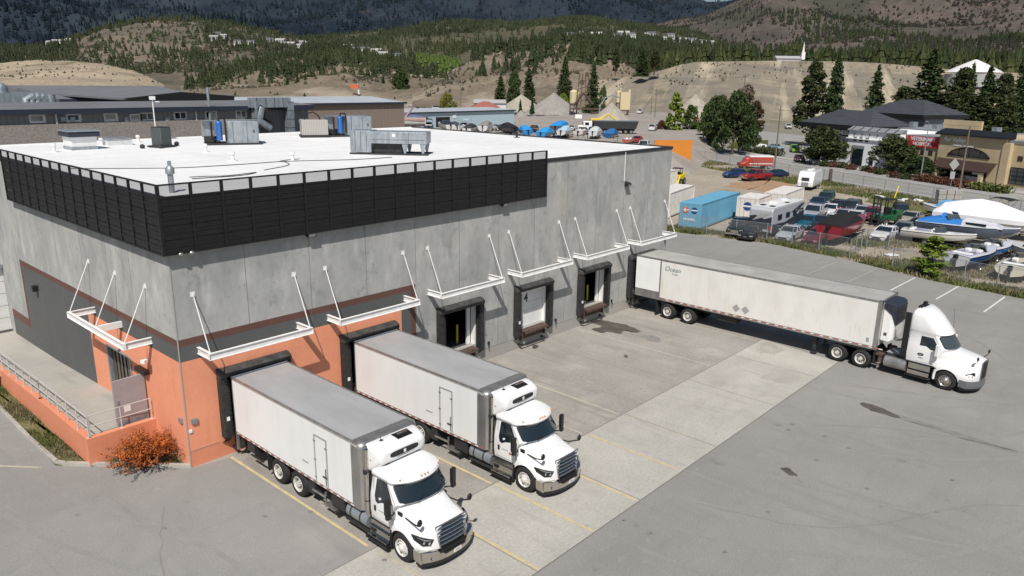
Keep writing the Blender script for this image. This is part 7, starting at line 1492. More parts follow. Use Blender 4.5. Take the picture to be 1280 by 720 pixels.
# ================================================================== neighbours behind the warehouse
mk('shingle', (.155, .135, .12), .9, col2=(.125, .115, .108), scale=2.2, space='pos', fine=.35, fscale=7, bump=.4)
mk('siding_grey', (.30, .30, .29), .7, var=.06); stripes(M['siding_grey'], 'X', 2.5, .85, .35)
mk('fascia_navy', (.022, .03, .05), .5); mk('roof_dark', (.15, .155, .168), .7, var=.15, scale=.3); mk('wall_cream', (.52, .52, .51), .7, var=.05); mk('tan_metal', (.25, .195, .16), .7, var=.05); stripes(M['tan_metal'], 'X', 1.2, .93, .3)
mk('blue_metal', (.42, .54, .60), .6, var=.05); stripes(M['blue_metal'], 'X', 1.0, .95, .3); mk('pale_roof', (.42, .45, .48), .5, var=.1, scale=.3)
t = thing('sloped_roof_annex', 'long brown shingled roof slope just behind the white roof', 'building', (0, 31, 0))
b = MB(['shingle']); b.add([(-40, 0, 8.2), (22.6, 0, 8.2), (24.3, 7, 11.82), (-40, 7, 11.82)], [(0, 1, 2, 3)]); b.add([(22.6, 0, 8.2), (24.3, 7, 8.2), (24.3, 7, 11.82)], [(0, 1, 2)]); obj('roof', b, parent=t); b = MB(['siding_grey']); b.box(-40, 22.5, .2, 7, 0, 8.18); obj('wall', b, parent=t)
t = thing('siding_building', 'long grey sided building with a navy fascia and small square windows', 'building', (0, 38.2, 0))
b = MB(['siding_grey']); b.box(-50, 31.2, 0, 16, 0, 12.6); obj('wall', b, parent=t)
b = MB(['fascia_navy']); b.box(-50, 31.6, -.5, -.1, 12.56, 12.95); obj('fascia', b, parent=t)
b = MB(['roof_dark']); b.add([(-50, -.52, 12.96), (31.7, -.52, 12.96), (31.7, 8, 13.22), (-50, 8, 13.22), (31.7, 16.5, 12.6), (-50, 16.5, 12.6)], [(0, 1, 2, 3), (3, 2, 4, 5)]); b.add([(31.7, -.5, 12.96), (31.7, 16.5, 12.6), (31.7, 8, 13.22)], [(0, 1, 2)]); obj('roof', b, parent=t, fixn=False)
for u0, u1, v0, v1, kd in [(39, 54, 145, 152, 'd'), (85, 99, 144, 151, 'g'), (132, 145, 143, 150, 'd'), (164, 175, 144, 150, 'd'), (177, 190, 142, 149, 's'), (219, 231, 141, 148, 's'), (258, 269, 140, 147, 's'), (296, 306, 139, 146, 's')]:
    a = W(u0, v1, 38.2); c = W(u1, v0, 38.2); x0, x1, z0, z1 = a[0], c[0], a[2], c[2]; b = MB(['white_paint']); fr = .12
    b.box(x0-fr, x1+fr, -.06, -.003, z0-fr, z1+fr); fw = obj('window', b, parent=t); b = MB(['glass' if kd != 'g' else 'glass_pale']); 
    if kd == 's': xm = (x0+x1)/2; b.box(x0, xm-.05, -.08, -.061, z0, z1); b.box(xm+.05, x1, -.08, -.061, z0, z1)
    else: b.box(x0, x1-.1, -.08, -.061, z0+.05, z1)
    obj('pane', b, parent=fw)
for u in (70, 245): a = W(u, 150, 38.2); b = MB(['white_paint']); b.cyl((a[0], -.12, 11), (a[0], -.12, 12.6), .07, n=6); obj('downpipe', b, parent=t)
for u in (78, 90, 157, 208): a = W(u, 149, 38.2); b = MB(['gal']); b.cbox((a[0], -.1, a[2]), (.35, .2, .35)); obj('vent', b, parent=t)
a = W(262, 149, 38.0); b = MB(['gal']); b.cyl((a[0], -.3, 11.5), (a[0], -.3, 14.6), .12, n=8); obj('flue', b, parent=t)
t = thing('wall_ductwork', 'large galvanised duct climbing over the eaves of the grey sided building', 'duct', W(315, 150, 37.4)[:2]+(0,)); 
def wq(u, v): q = W(u, v, 37.4); return q[0]-t.location.x, q[2]
for (u0, v0, u1, v1) in ((315, 127, 321, 166), (356, 127, 366, 166), (311, 122, 361, 134)):
    x0, z1 = wq(u0, v0); x1, z0 = wq(u1, v1); b = MB(['gal']); b.box(x0, x1, -.5 if v1 > 140 else -.45, .3, z0, z1); dd = obj('duct', b, parent=t, bevel=.03); b = MB(['dark_steel']); 
    if v1 > 140: [b.box(x0-.01, x1+.01, -.515, .3, z, z+.04) for z in np.arange(z0+.5, z1, .8)]
    else: [b.box(x, x+.04, -.465, .3, z0, z1+.01) for x in np.arange(x0+.5, x1, .9)]
    obj('seam', b, parent=dd)
x0, z0 = wq(325, 134); b = MB(['gal']); b.tube([(x0, -.2, z0), (x0-.4, -.3, z0-1.2), (x0+.6, -.4, z0-2.0)], .4, 10); obj('elbow', b, parent=t, smooth=50)
x0, z0 = wq(337, 147); b = MB(['dark_steel']); b.cbox((x0-.6, -.2, z0+.4), (1.8, .5, .9), ry=.5); obj('hood', b, parent=t)
def hall(label, u0, u1, vb, vt_wall, y, depth, rise, wall, roof, zb=0, name='hall', ax0=None, ax1=None, gable=False, group=None, ridge_v=None):
    a = W(u0, vt_wall[0], y); c = W(u1, vt_wall[1], y); x0 = a[0] if ax0 is None else ax0; x1 = c[0] if ax1 is None else ax1; z = (a[2]+c[2])/2
    t = thing(name, label, 'building', (x0, y, zb), 0, group); w_ = x1-x0; z -= zb; b = MB([wall]); b.box(0, w_, 0, depth, 0, z); obj('wall', b, parent=t)
    b = MB([roof]); e = .4
    if gable: b.prism([(-e, -e, z+.003), (w_/2, -e, z+rise), (w_+e, -e, z+.003)], (0, depth+2*e, 0))
    else: b.prism([(-e, -e, z+.003), (-e, depth/2, z+rise), (-e, depth+e, z+.003)], (w_+2*e, 0, 0))
    r_ = obj('roof', b, parent=t); b = MB(['fascia_navy']); b.box(-e-.02, w_+e+.02, -e-.05, -e+.15, z-.25, z+.08); obj('gutter', b, parent=r_); return t
hall('tan metal shed with a pale roof behind the ductwork', 345, 505, 165, (130, 128), 88, 22, .9, 'tan_metal', 'pale_roof', ax0=40)
b = MB(['rust'])
t = hall('light blue metal shed with two open garage doors', 505, 643, 158, (138, 140), 128, 22, .5, 'blue_metal', 'pale_roof', zb=3.0, ax0=W(499, 140, 128)[0], ax1=W(643, 140, 128)[0])
for u0, u1, v0, v1 in ((499, 512, 144, 156), (545, 562, 146, 159)):
    a = W(u0, v1, 128); c = W(u1, v0, 128); b = MB(['black_plastic']); b.box(a[0]-t.location.x, c[0]-t.location.x, -.08, .02, .05, c[2]-3.0); obj('garage_door', b, parent=t)
for u in (521, 566): a = W(u, 142, 128); b = MB(['white_paint', 'dark_steel']); b.box(a[0]-t.location.x, a[0]-t.location.x+1.2, -.1, .02, a[2]-3-1.2, a[2]-3-.3); obj('wall_sign', b, parent=t)
hall('dark roofed hall with white walls at the far left', 40, 160, 130, (122, 122), 95, 34, 1.5, 'wall_cream', 'roof_dark', gable=False, ax0=25, ax1=48)
hall('wide slate roofed hall left of centre behind the grey sided building', 60, 230, 130, (124, 124), 80, 30, 1.2, 'wall_cream', 'roof_dark', gable=False, ax0=22.5, ax1=31)
# black gable end
t = thing('black_gable_hall', 'hall with a wide black gable end rising behind the grey siding', 'building', (W(158, 125, 64)[0], 64, 0)); x1 = W(293, 125, 64)[0]-t.location.x
zl = W(158, 123, 64)[2]; zp = W(227, 115, 64)[2]; zr = W(293, 120, 64)[2]; xp = W(227, 115, 64)[0]-t.location.x
b = MB(['black_plastic']); b.prism([(0, 0, 9), (x1, 0, 9), (x1, 0, zr), (xp, 0, zp), (0, 0, zl)], (0, .3, 0)); obj('gable', b, parent=t); b = MB(['wall_cream']); b.box(0, x1, .31, 30, 0, 9); obj('wall', b, parent=t)
b = MB(['roof_dark']); b.prism([(-.3, .31, zl+.02), (xp, .31, zp+.02), (x1+.3, .31, zr+.02), (x1+.3, .31, zr-.2), (xp, .31, zp-.2), (-.3, .31, zl-.2)], (0, 30, 0)); obj('roof', b, parent=t)
t = thing('dust_collector', 'galvanised duct box and curved pipes on a roof at the far left', 'duct', (W(0, 125, 56)[0], 56, 0))
def wz(u, v, y=56): q = W(u, v, y); return q[0]-t.location.x, q[2]
xa, za = wz(-20, 130); xb, zb_ = wz(36, 116); b = MB(['gal']); b.prism([(xa, 0, za), (xb*.93, 0, za), (wz(51, 117)[0], 0, zb_), (xa, 0, zb_)], (0, 2, 0)); obj('duct_box', b, parent=t); b = MB(['gal'])
for u in (40, 47, 54): x, z = wz(u, 120); b.tube([(x-.6, 0, z-2), (x-.5, 0, z-.3), (x, 0, z), (x+.5, 0, z-.4), (x+.6, 0, z-2)], .35, 8)
obj('curved_pipe', b, parent=t, smooth=50); x, z = wz(63, 118); b = MB(['gal']); b.cyl((x, 0, 8), (x, 0, z), .4, n=10); obj('stack', b, parent=t, smooth=40); x, z = wz(3, 100); b = MB(['gal']); b.cyl((x, 1, 8), (x, 1, z-.8), .6, n=14); b.sphere((x, 1, z-.8), .6, n=14); obj('silo', b, parent=t, smooth=40)
# ================================================================== hills and valley
_tab = rng.uniform(-1, 1, (256, 256))
def vnoise(x, y):
    xi, yi = np.floor(x).astype(int), np.floor(y).astype(int); fx, fy = x-xi, y-yi; fx, fy = fx*fx*(3-2*fx), fy*fy*(3-2*fy); g = lambda a, b: _tab[a % 256, b % 256]
    return (g(xi, yi)*(1-fx)+g(xi+1, yi)*fx)*(1-fy)+(g(xi, yi+1)*(1-fx)+g(xi+1, yi+1)*fx)*fy
def fbm(x, y, o=5, ridged=False):
    s = 0; a = 1; t = 0
    for i in range(o): n = vnoise(x*2**i+i*17.3, y*2**i+i*9.1); s += a*((1-2*abs(n)) if ridged else n); t += a; a *= .5
    return s/t
class Hill:
    def __init__(s, ridge, foot, zf=0., amp=.12, ns=.004, prof=1.3, back='drop', jag=0., nu=260, nt_=60):
        r = np.array(ridge, float); s.u0, s.u1 = r[0, 0], r[-1, 0]; s.r = r; s.foot = foot; s.zf = zf; s.amp = amp; s.ns = ns; s.prof = prof; s.jag = jag; s.nu, s.nt = nu, nt_; s.back = back
    def pos(s, u, t):
        u = np.atleast_1d(u).astype(float); t = np.atleast_1d(t).astype(float); v = np.interp(u, s.r[:, 0], s.r[:, 1]); d = np.interp(u, s.r[:, 0], s.r[:, 2]) if s.r.shape[1] > 2 else 0
        dr = _fw[None, :]+_r2[None, :]*((u-640)/CF)[:, None]-_u2[None, :]*((v-360)/CF)[:, None]; hl = np.hypot(dr[:, 0], dr[:, 1]); dx, dy = dr[:, 0]/hl, dr[:, 1]/hl; zr = CAM[2]+dr[:, 2]/hl*d
        fd = np.interp(u, [p[0] for p in s.foot], [p[1] for p in s.foot]) if isinstance(s.foot, list) else s.foot
        tt = np.clip(t, 0, 1); D_ = fd+(d-fd)*t; x = CAM[0]+dx*D_; y = CAM[1]+dy*D_; h = zr-s.zf
        n = fbm(x*s.ns, y*s.ns, 6, True); env = np.sin(PI*np.clip(tt, 0, 1))**.7
        z = s.zf+h*tt**s.prof+h*s.amp*n*env+h*s.jag*fbm(x*s.ns*6, y*s.ns*6, 3)*tt
        z = np.where(t > 1, (zr if s.back == 'flat' else zr-(t-1)*h*1.5)+0*z, z)
        z = np.where(t < 0, s.zf+(t/.12)*(s.zf+6), z)
        return np.stack([x, y, z], 1)
    def mesh(s, name, mat):
        us = np.linspace(s.u0, s.u1, s.nu); ts = [-.12]+list(np.linspace(0, 1, s.nt))+([1.15, 1.5, 2.2] if s.back == 'drop' else [1.3, 1.8, 2.6]); U, T = np.meshgrid(us, ts); P = s.pos(U.ravel(), T.ravel()); nt2 = len(ts); me = bpy.data.meshes.new(name)
        idx = np.arange(nt2*s.nu).reshape(nt2, s.nu); q = np.stack([idx[:-1, :-1], idx[:-1, 1:], idx[1:, 1:], idx[1:, :-1]], -1).reshape(-1, 4); n = len(q); me.vertices.add(len(P)); me.vertices.foreach_set('co', P.astype(np.float32).ravel()); me.loops.add(n*4); me.loops.foreach_set('vertex_index', q.astype(np.int32).ravel()); me.polygons.add(n); me.polygons.foreach_set('loop_start', np.arange(0, n*4, 4, dtype=np.int32)); me.materials.append(M[mat]); me.update(calc_edges=True); me.shade_smooth()
        o = bpy.data.objects.new(name, me); COL.objects.link(o); o['kind'] = 'structure'; return o
def forest(label, P, h0, mat, slim=.26):
    """hundreds of simple ragged conifers as one far-off mass"""
    n = len(P); k = 5; h = rng.uniform(.55, 1.25, n)*h0; r = h*slim*rng.uniform(.7, 1.2, n); a0 = rng.uniform(0, 6.28, n); V = []; F = []
    for lev, (zb_, zt_, rr) in enumerate(((.05, .62, 1.), (.34, .84, .72), (.6, 1.0, .45))):
        for j in range(k):
            a = a0+j*2*PI/k+lev; b = a+2*PI/k*.9; rj = r*rr*rng.uniform(.75, 1.2, n)
            V += [np.stack([P[:, 0]+np.cos(a)*rj, P[:, 1]+np.sin(a)*rj, P[:, 2]+h*(zb_+rng.uniform(-.04, .04, n))], 1), np.stack([P[:, 0]+np.cos(b)*rj, P[:, 1]+np.sin(b)*rj, P[:, 2]+h*zb_], 1), np.stack([P[:, 0], P[:, 1], P[:, 2]+h*zt_], 1)]
    V = np.stack(V, 1).reshape(-1, 3); m_ = len(V)//3; me = bpy.data.meshes.new('forest'); me.vertices.add(len(V)); me.vertices.foreach_set('co', V.astype(np.float32).ravel()); me.loops.add(m_*3); me.loops.foreach_set('vertex_index', np.arange(m_*3, dtype=np.int32)); me.polygons.add(m_); me.polygons.foreach_set('loop_start', np.arange(0, m_*3, 3, dtype=np.int32)); me.materials.append(M[mat]); me.update(calc_edges=True)
    o = bpy.data.objects.new('forest', me); COL.objects.link(o); tag(o, label, 'forest'); return stuff(o)
def sow(hill, n, u0, u1, t0, t1, dens=lambda u, t, p: np.ones(len(u))):
    u = rng.uniform(u0, u1, n); t = rng.uniform(t0, t1, n); p = hill.pos(u, t); k = rng.uniform(0, 1, n) < dens(u, t, p); return p[k]-np.array([0, 0, .3])
def nz(p, s, o=3): return fbm(p[:, 0]*s, p[:, 1]*s, o)
def hill_mat(name, c1, c2, sc, layers):
    m = pm(name, c1, .95, col2=c2, scale=sc, space='pos', spec=.05, fine=.2, fscale=sc*25, bump=1.0, bscale=sc*30); M[name] = m
    for l in layers: add_layer(m, l[0], l[1], l[2], l[3], fac=l[4], seed=l[5] if len(l) > 5 else 0, stretch=l[6] if len(l) > 6 else None)
hill_mat('far_forest_shadow_tint', (.028, .040, .052), (.012, .020, .030), .0035, [((.052, .060, .070), .0016, .52, .72, .7), ((.008, .012, .024), .008, .52, .66, .7, 3, (1, 1, .4)), ((.085, .080, .078), .005, .62, .74, .5, 9), ((.04, .045, .066), .03, .5, .7, .5, 12)])  # cloud shadow and blue haze painted into the forest colour of this mountain
hill_mat('burnt_slope', (.118, .098, .085), (.078, .068, .060), .003, [((.15, .122, .104), .0016, .5, .66, .8), ((.050, .052, .046), .006, .54, .66, .6, 7), ((.17, .145, .105), .008, .62, .74, .6, 3), ((.045, .052, .036), .004, .5, .6, .6, 33), ((.06, .05, .05), .05, .5, .68, .5, 13)])
hill_mat('green_slope', (.10, .092, .062), (.066, .064, .045), .006, [((.20, .17, .115), .006, .54, .66, .8), ((.03, .035, .022), .012, .5, .7, .7, 5)])
hill_mat('scrub_slope', (0.157, 0.132, 0.104), (0.115, 0.100, 0.081), .01, [((0.064, 0.062, 0.047), .025, .5, .66, .75), ((0.255, 0.212, 0.157), .004, .58, .70, .7, 21), ((0.187, 0.153, 0.111), .008, .58, .72, .7, 5)])
hill_mat('sand_slope', (0.370, 0.304, 0.220), (0.290, 0.238, 0.176), .02, [((0.176, 0.150, 0.114), .03, .58, .66, .7, 40, (.5, .5, 5)), ((0.114, 0.114, 0.062), .02, .62, .7, .8, 50), ((0.211, 0.189, 0.150), .02, .56, .7, .6), ((0.422, 0.352, 0.255), .02, .56, .72, .6, 3, (1, 3, 4))])
hill_mat('cliff_slope', (0.211, 0.172, 0.132), (0.145, 0.121, 0.092), .014, [((0.352, 0.299, 0.233), .012, .55, .66, .8, 0, (1, 1, .5)), ((0.088, 0.088, 0.053), .02, .54, .66, .8, 4), ((0.097, 0.084, 0.066), .06, .55, .68, .7, 8, (1, 1, .3))])
hill_mat('quarry_slope', (0.299, 0.251, 0.187), (0.220, 0.189, 0.145), .010, [((0.167, 0.151, 0.128), .018, .54, .63, .85, 2, (1.6, .5, .3)), ((0.114, 0.110, 0.075), .03, .62, .70, .7, 70), ((0.378, 0.317, 0.238), .01, .55, .7, .8, 8), ((0.290, 0.264, 0.220), .05, .55, .7, .5, 5, (1, 1, 6))])
for c_, sc_, lo_, sd_ in (((.20, .178, .145), .09, .50, 3), ((.46, .40, .30), .07, .54, 19), ((.13, .12, .095), .22, .58, 31)): add_layer(M['quarry_slope'], c_, sc_, lo_, lo_+.10, stretch=(.05, 1, .3), fac=.8, seed=sd_, rot=R(-24))
hill_mat('bench_top', (.10, .10, .06), (.15, .135, .09), .02, [])
mk('forest_far', (.022, .030, .028), .9, col2=(.040, .046, .034), scale=.004, space='pos', spec=.05, fine=.3, fscale=.05)
mk('forest_mid', (.030, .042, .022), .9, col2=(.052, .060, .030), scale=.01, space='pos', spec=.05, fine=.35, fscale=.12)
mk('forest_green', (.034, .044, .026), .9, col2=(.062, .070, .038), scale=.008, space='pos', spec=.05, fine=.45, fscale=.1)
mk('forest_olive', (.045, .055, .024), .9, col2=(.075, .082, .035), scale=.01, space='pos', spec=.05, fine=.35, fscale=.12)
mk('forest_burnt', (.050, .044, .038), .9, col2=(.030, .034, .026), scale=.006, space='pos', spec=.05, fine=.3, fscale=.08)
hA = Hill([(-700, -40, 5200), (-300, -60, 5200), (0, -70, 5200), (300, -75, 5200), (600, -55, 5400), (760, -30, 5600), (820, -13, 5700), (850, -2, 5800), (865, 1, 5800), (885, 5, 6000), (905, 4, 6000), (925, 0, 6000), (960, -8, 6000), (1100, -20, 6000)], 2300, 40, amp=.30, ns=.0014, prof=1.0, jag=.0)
hA.mesh('far_mountain', 'far_forest_shadow_tint')
mk('forest_shadow_tint', (.012, .020, .028), .95, col2=(.026, .036, .044), scale=.004, space='pos', spec=.02)  # tree colour darkened and blued to carry the same painted cloud shadow
forest('forest covering the far mountain, cloud shade painted into its dark colour', sow(hA, 26000, -30, 960, .0, 1.0, lambda u, t, p: .25+.7*(nz(p, .003) > 0)), 17, 'forest_shadow_tint', .26)
hB = Hill([(690, 62, 2300), (760, 46, 2600), (820, 33, 2900), (870, 22, 3200), (900, 12, 3400), (925, 3, 3500), (960, -15, 3500), (1000, -28, 3500), (1100, -45, 3400), (1280, -55, 3300), (1700, -60, 3200), (2100, -40, 3200)], 1150, 30, amp=.20, ns=.0026, prof=1.0, jag=.02)
hB.mesh('burnt_mountain', 'burnt_slope')
forest('sparse burnt and living trees over the brown mountain on the right', np.concatenate([sow(hB, 24000, 720, 1450, .0, 1., lambda u, t, p: .06+.6*(nz(p, .0022) > .08)*(nz(p, .009) > -.05))]), 9, 'forest_burnt', .2)
forest('darker living tree bands at the foot of the brown mountain', sow(hB, 6000, 700, 1500, .0, .25, lambda u, t, p: (nz(p, .004)+.4-t*2.2 > .15)*.7), 11, 'forest_mid')
hC = Hill([(330, 62, 2000), (380, 50, 2000), (430, 46, 2000), (480, 40, 1900), (520, 33, 1800), (560, 29, 1750), (600, 30, 1700), (650, 31, 1700), (700, 25, 1700), (730, 23, 1700), (760, 27, 1750), (800, 33, 1800), (850, 38, 1900), (900, 48, 2000), (960, 58, 2000)], 950, 28, amp=.14, ns=.003, prof=.9, jag=.03)
hC.mesh('wooded_ridge', 'green_slope')
forest('dense green forest on the middle ridge', sow(hC, 17000, 335, 950, .05, 1.02, lambda u, t, p: .05+.8*(nz(p, .007) > -.03)*(nz(p, .025) > -.2)), 10.5, 'forest_green')
hD = Hill([(-400, 62, 1500), (-150, 60, 1500), (0, 57, 1500), (40, 60, 1450), (70, 56, 1400), (95, 48, 1350), (130, 34, 1300), (170, 28, 1300), (215, 25, 1300), (260, 27, 1300), (300, 32, 1350), (340, 41, 1400), (380, 50, 1450), (420, 58, 1500), (480, 66, 1500)], 760, 14, amp=.10, ns=.005, prof=1.15, jag=.03)
hD.mesh('scrub_hill', 'scrub_slope')
def densD(u, t, p): return ((t > .93)*.9+(u > 255)*(.10+.6*(nz(p, .012) > .02))+(u < 95)*.5+(u > 130)*(u < 262)*(t < .40)*(t > .05)*(nz(p, .02) > -.2)*.75+.05+(nz(p, .012) > .2)*.15)
forest('pines along the crest and flanks of the rounded scrub hill', sow(hD, 9000, -200, 470, .02, 1.01, densD), 8.5, 'forest_green', .3)
hE = Hill([(-400, 84, 850), (-100, 82, 850), (0, 79, 850), (50, 76, 830), (100, 77, 800), (135, 82, 780), (165, 88, 760), (188, 97, 720), (205, 106, 680)], 520, 3, amp=.22, ns=.012, prof=.8, jag=.06)
hE.mesh('sand_hill', 'sand_slope')
hF = Hill([(225, 104, 800), (260, 93, 880), (300, 84, 950), (330, 80, 950), (352, 76, 920), (380, 72, 880), (400, 68, 860), (425, 66, 860), (450, 72, 880), (480, 78, 900), (520, 80, 900), (560, 85, 850), (600, 98, 800), (620, 106, 760)], 480, 2, amp=.30, ns=.014, prof=.9, jag=.08)
hF.mesh('low_hill', 'cliff_slope')
forest('scattered pines on the low eroded hills left of centre', sow(hF, 3200, 230, 600, .3, 1.0, lambda u, t, p: .15+.8*(nz(p, .014) > .0)*(t > .45)), 9, 'forest_mid', .32)
forest('bright green young trees at the edge of the middle fields', sow(hF, 420, 520, 575, .55, 1.0), 12, 'leaf_mid', .4)
hG = Hill([(515, 108, 620), (545, 96, 640), (575, 84, 680), (600, 72, 700), (625, 65, 720), (660, 63, 740), (700, 57, 780), (730, 55, 800), (770, 58, 820), (810, 62, 840), (850, 70, 860), (900, 80, 880)], [(515, 420), (700, 430), (760, 470), (900, 560)], 1, amp=.28, ns=.016, prof=.85, jag=.07)
hG.mesh('eroded_hill', 'cliff_slope')
forest('pines on the top of the eroded hill beside the gravel plant', sow(hG, 3400, 590, 890, .35, 1.02, lambda u, t, p: ((t > .8)*.5+(u > 715)*(.25+.6*(nz(p, .012) > -.1))*(t > .35)+.06)), 11, 'forest_mid', .3)
hH = Hill([(740, 101, 480), (770, 98, 490), (800, 94, 500), (830, 87, 505), (850, 81, 510), (870, 77.5, 515), (900, 77, 520), (960, 76, 520), (1060, 77, 520), (1100, 79, 500), (1150, 83, 480), (1200, 88, 470), (1300, 92, 470), (1700, 94, 470)], [(740, 400), (800, 380), (870, 350), (1000, 370), (1150, 400), (1700, 400)], -.02, amp=.12, ns=.016, prof=1.15, back='flat', jag=.0)
hH.mesh('quarry_face', 'quarry_slope')
def plateau(n, u0, u1, t0, t1): return sow(hH, n, u0, u1, t0, t1)
forest('dark conifer belt on the bench above the quarry', plateau(2000, 855, 1500, 1.16, 2.4), 11, 'forest_mid', .28)
forest('olive pines mixed into the belt above the quarry', plateau(700, 800, 1500, 1.08, 1.7), 11, 'forest_olive', .3)
def scrub(label, hill, n, u0, u1, t0, t1, h0, mat, k=.0, sc=.02): forest(label, sow(hill, n, u0, u1, t0, t1, lambda u, t, p: (nz(p, sc) > k)*.9+.12), h0, mat, .6)
mk('scrub_brown', (.085, .075, .055), .95, col2=(.055, .058, .038), scale=.02, space='pos', spec=.05, fine=.4, fscale=.2)
scrub('low brown scrub dotted over the rounded scrub hill', hD, 9000, -200, 470, .02, .98, 3.2, 'scrub_brown', .02, .015)
scrub('low scrub on the eroded hills left of centre', hF, 5000, 230, 610, .15, 1.0, 2.2, 'scrub_brown', .05, .03)
scrub('low scrub on the eroded hill beside the gravel plant', hG, 4000, 530, 890, .2, 1.0, 2.0, 'scrub_brown', .08, .04)
scrub('low dead brush over the brown mountain', hB, 16000, 700, 1450, .0, .9, 5.5, 'forest_burnt', -.02, .004)
scrub('low green scrub along the quarry rim and its gullies', hH, 600, 740, 1350, .55, 1.1, 1.3, 'scrub_brown', .12, .05)
scrub('dark brush at the foot of the sand hill and in its gullies', hE, 700, -50, 200, .3, 1.0, 1.5, 'scrub_brown', .18, .03)
# vale side vegetation in front of the left hills
p = np.array([behind(u, d) for u, d in zip(rng.uniform(-20, 260, 260), rng.uniform(440, 520, 260))]); p = p[rng.uniform(0, 1, len(p)) < .4+.5*np.sin(p[:, 0]*.05)]; forest('row of fresh green trees below the sand hill', p, 6, 'leaf_mid', .4)
p = np.array([behind(u, d) for u, d in zip(rng.uniform(240, 560, 160), rng.uniform(480, 560, 160))]); forest('small scattered trees along the valley road', p[::3], 6, 'forest_olive', .4)
# single trees in the valley
gv = 'single conifers standing in the valley'
for i, (lb, u, vt, vb, hw, kd, mt) in enumerate([('slim conifer, first from the left in the valley row', 359, 95, 113, 4.5, 'conifer', 'conifer_dark'), ('slim conifer, second from the left in the valley row', 372, 92, 113, 4.5, 'conifer', 'conifer_dark'), ('slim conifer, third from the left in the valley row', 382, 90, 112, 4.5, 'conifer', 'conifer_dark'), ('slim conifer, fourth from the left in the valley row', 394, 92, 113, 5, 'conifer', 'conifer_dark'), ('conifer left of the big round valley tree', 479, 94, 112, 5, 'conifer', 'conifer_dark'),
        ('big round dark green tree in the middle of the valley', 501, 85, 111, 14, 'round', 'conifer_dark'), ('large dark conifer left of the pair by the gravel plant', 626, 92, 126, 10, 'conifer', 'conifer_dark'), ('large dark conifer at the middle of the clump by the gravel plant', 643, 88, 126, 11, 'round', 'conifer_dark'), ('rounded dark tree at the right of the clump by the gravel plant', 661, 84, 124, 11, 'conifer', 'conifer_dark'),
        ('tall dark conifer left of the cream silos', 706, 70, 116, 12, 'conifer', 'conifer_dark'), ('tall dark conifer right of the cream silos', 742, 76, 124, 10, 'conifer', 'conifer_dark'), ('thin sparse pine on the field above the quarry', 769, 60, 95, 5, 'pine', 'conifer_olive'), ('dark pine at the left end of the quarry rim', 802, 60, 96, 9, 'conifer', 'conifer_dark'), ('slim pine right of the dark pine on the quarry rim', 818, 62, 92, 7, 'pine', 'conifer_olive'),
        ('light green bush left of the cream silo', 705, 116, 132, 8, 'round', 'leaf_spring'), ('grey green tree behind the conveyor arch', 755, 105, 135, 5, 'decid', 'leaf_mid'), ('small conifer on the gravel slope, left', 651, 124, 136, 3.5, 'conifer', 'conifer_dark'), ('small conifer on the gravel slope, right', 666, 121, 136, 3.5, 'conifer', 'conifer_dark')]):
    ds = {0: 560, 1: 560, 2: 560, 3: 560, 4: 560, 5: 540, 6: 390, 7: 385, 8: 380, 9: 420, 10: 400, 11: 480, 12: 470, 13: 470, 14: 395, 15: 390, 16: 330, 17: 335}[i]
    b = behind(u, ds); 
    if i in (11, 12, 13): b = D(u, vb, ds)
    ptree(kd, lb, u, 0, vt, hw, base=b, group=gv, mat=mt, var=i % 2)
# ------------------------------------------------------------------ gravel plant
def heap(name, label, uc, vb, vt, hw, dist, mat):
    b0 = behind(uc, dist); h = hgt(uc, vt, b0); r = hw*dist/CF; b = MB([mat]); n = 30; secs = []
    for j in range(9):
        f = j/8; rr = r*(1-f)**1.0+.15; secs.append([(rr*math.cos(2*PI*i/n)*(1+.06*math.sin(3*i)), rr*math.sin(2*PI*i/n)*(1+.05*math.cos(5*i)), h*f*(1+.01*math.sin(i))) for i in range(n)])
    b.loft(secs); return tag(obj(name, b, loc=(b0[0], b0[1], 0), smooth=60), label, 'gravel pile')
mk('gravel_pale', (.37, .335, .28), .95, col2=(.29, .26, .22), scale=.4, space='pos', fine=.2, fscale=2); mk('gravel_grey', (.30, .28, .255), .95, col2=(.24, .225, .205), scale=.4, space='pos', fine=.2, fscale=2)
heap('gravel_pile', 'large pointed gravel pile under the curved conveyor', 766, 150, 128, 36, 262, 'gravel_pale'); heap('gravel_pile', 'broad low gravel pile left of the cream silos', 693, 140, 116, 42, 345, 'gravel_grey'); heap('gravel_pile', 'pale gravel pile below the dark tree clump', 652, 140, 118, 36, 370, 'gravel_pale'); heap('gravel_pile', 'small gravel pile at the left end of the plant', 652, 150, 138, 16, 300, 'gravel_grey'); heap('gravel_pile', 'pale gravel pile at the foot of the quarry face', 871, 150, 118, 34, 345, 'gravel_pale')
mk('silo_cream', (.58, .49, .31), .5, var=.08)
sb = behind(718, 330)
def silo(label, u, vt, vb, hw, dist, dome, sq=False):
    b0 = behind(u, dist); z1 = hgt(u, vt, b0); r = hw*dist/CF; z0 = hgt(u, vb, b0); t = thing('silo', label, 'silo', b0, CY); b = MB(['silo_cream'])
    if sq: b.box(-r, r, -r, r, z0, z1)
    else: b.cyl((0, 0, z0), (0, 0, z1-r*.6), r, n=20); b.sphere((0, 0, z1-r*.6), r, 20, 8, (1, 1, .6))
    obj('tank', b, parent=t, smooth=40); b = MB(['rust']); [b.box(x-.15, x+.15, y-.15, y+.15, 0, z0) for x in (-r*.8, r*.8) for y in (-r*.8, r*.8)]; b.box(-r, r, -r, r, z0-.5, z0-.01); obj('support_frame', b, parent=t)
    b = MB(['silo_cream']); b.box(r*.6, r*1.1, -r*1.02, -r*.5, z0, z1+1.0); obj('ladder_shaft', b, parent=t); return t
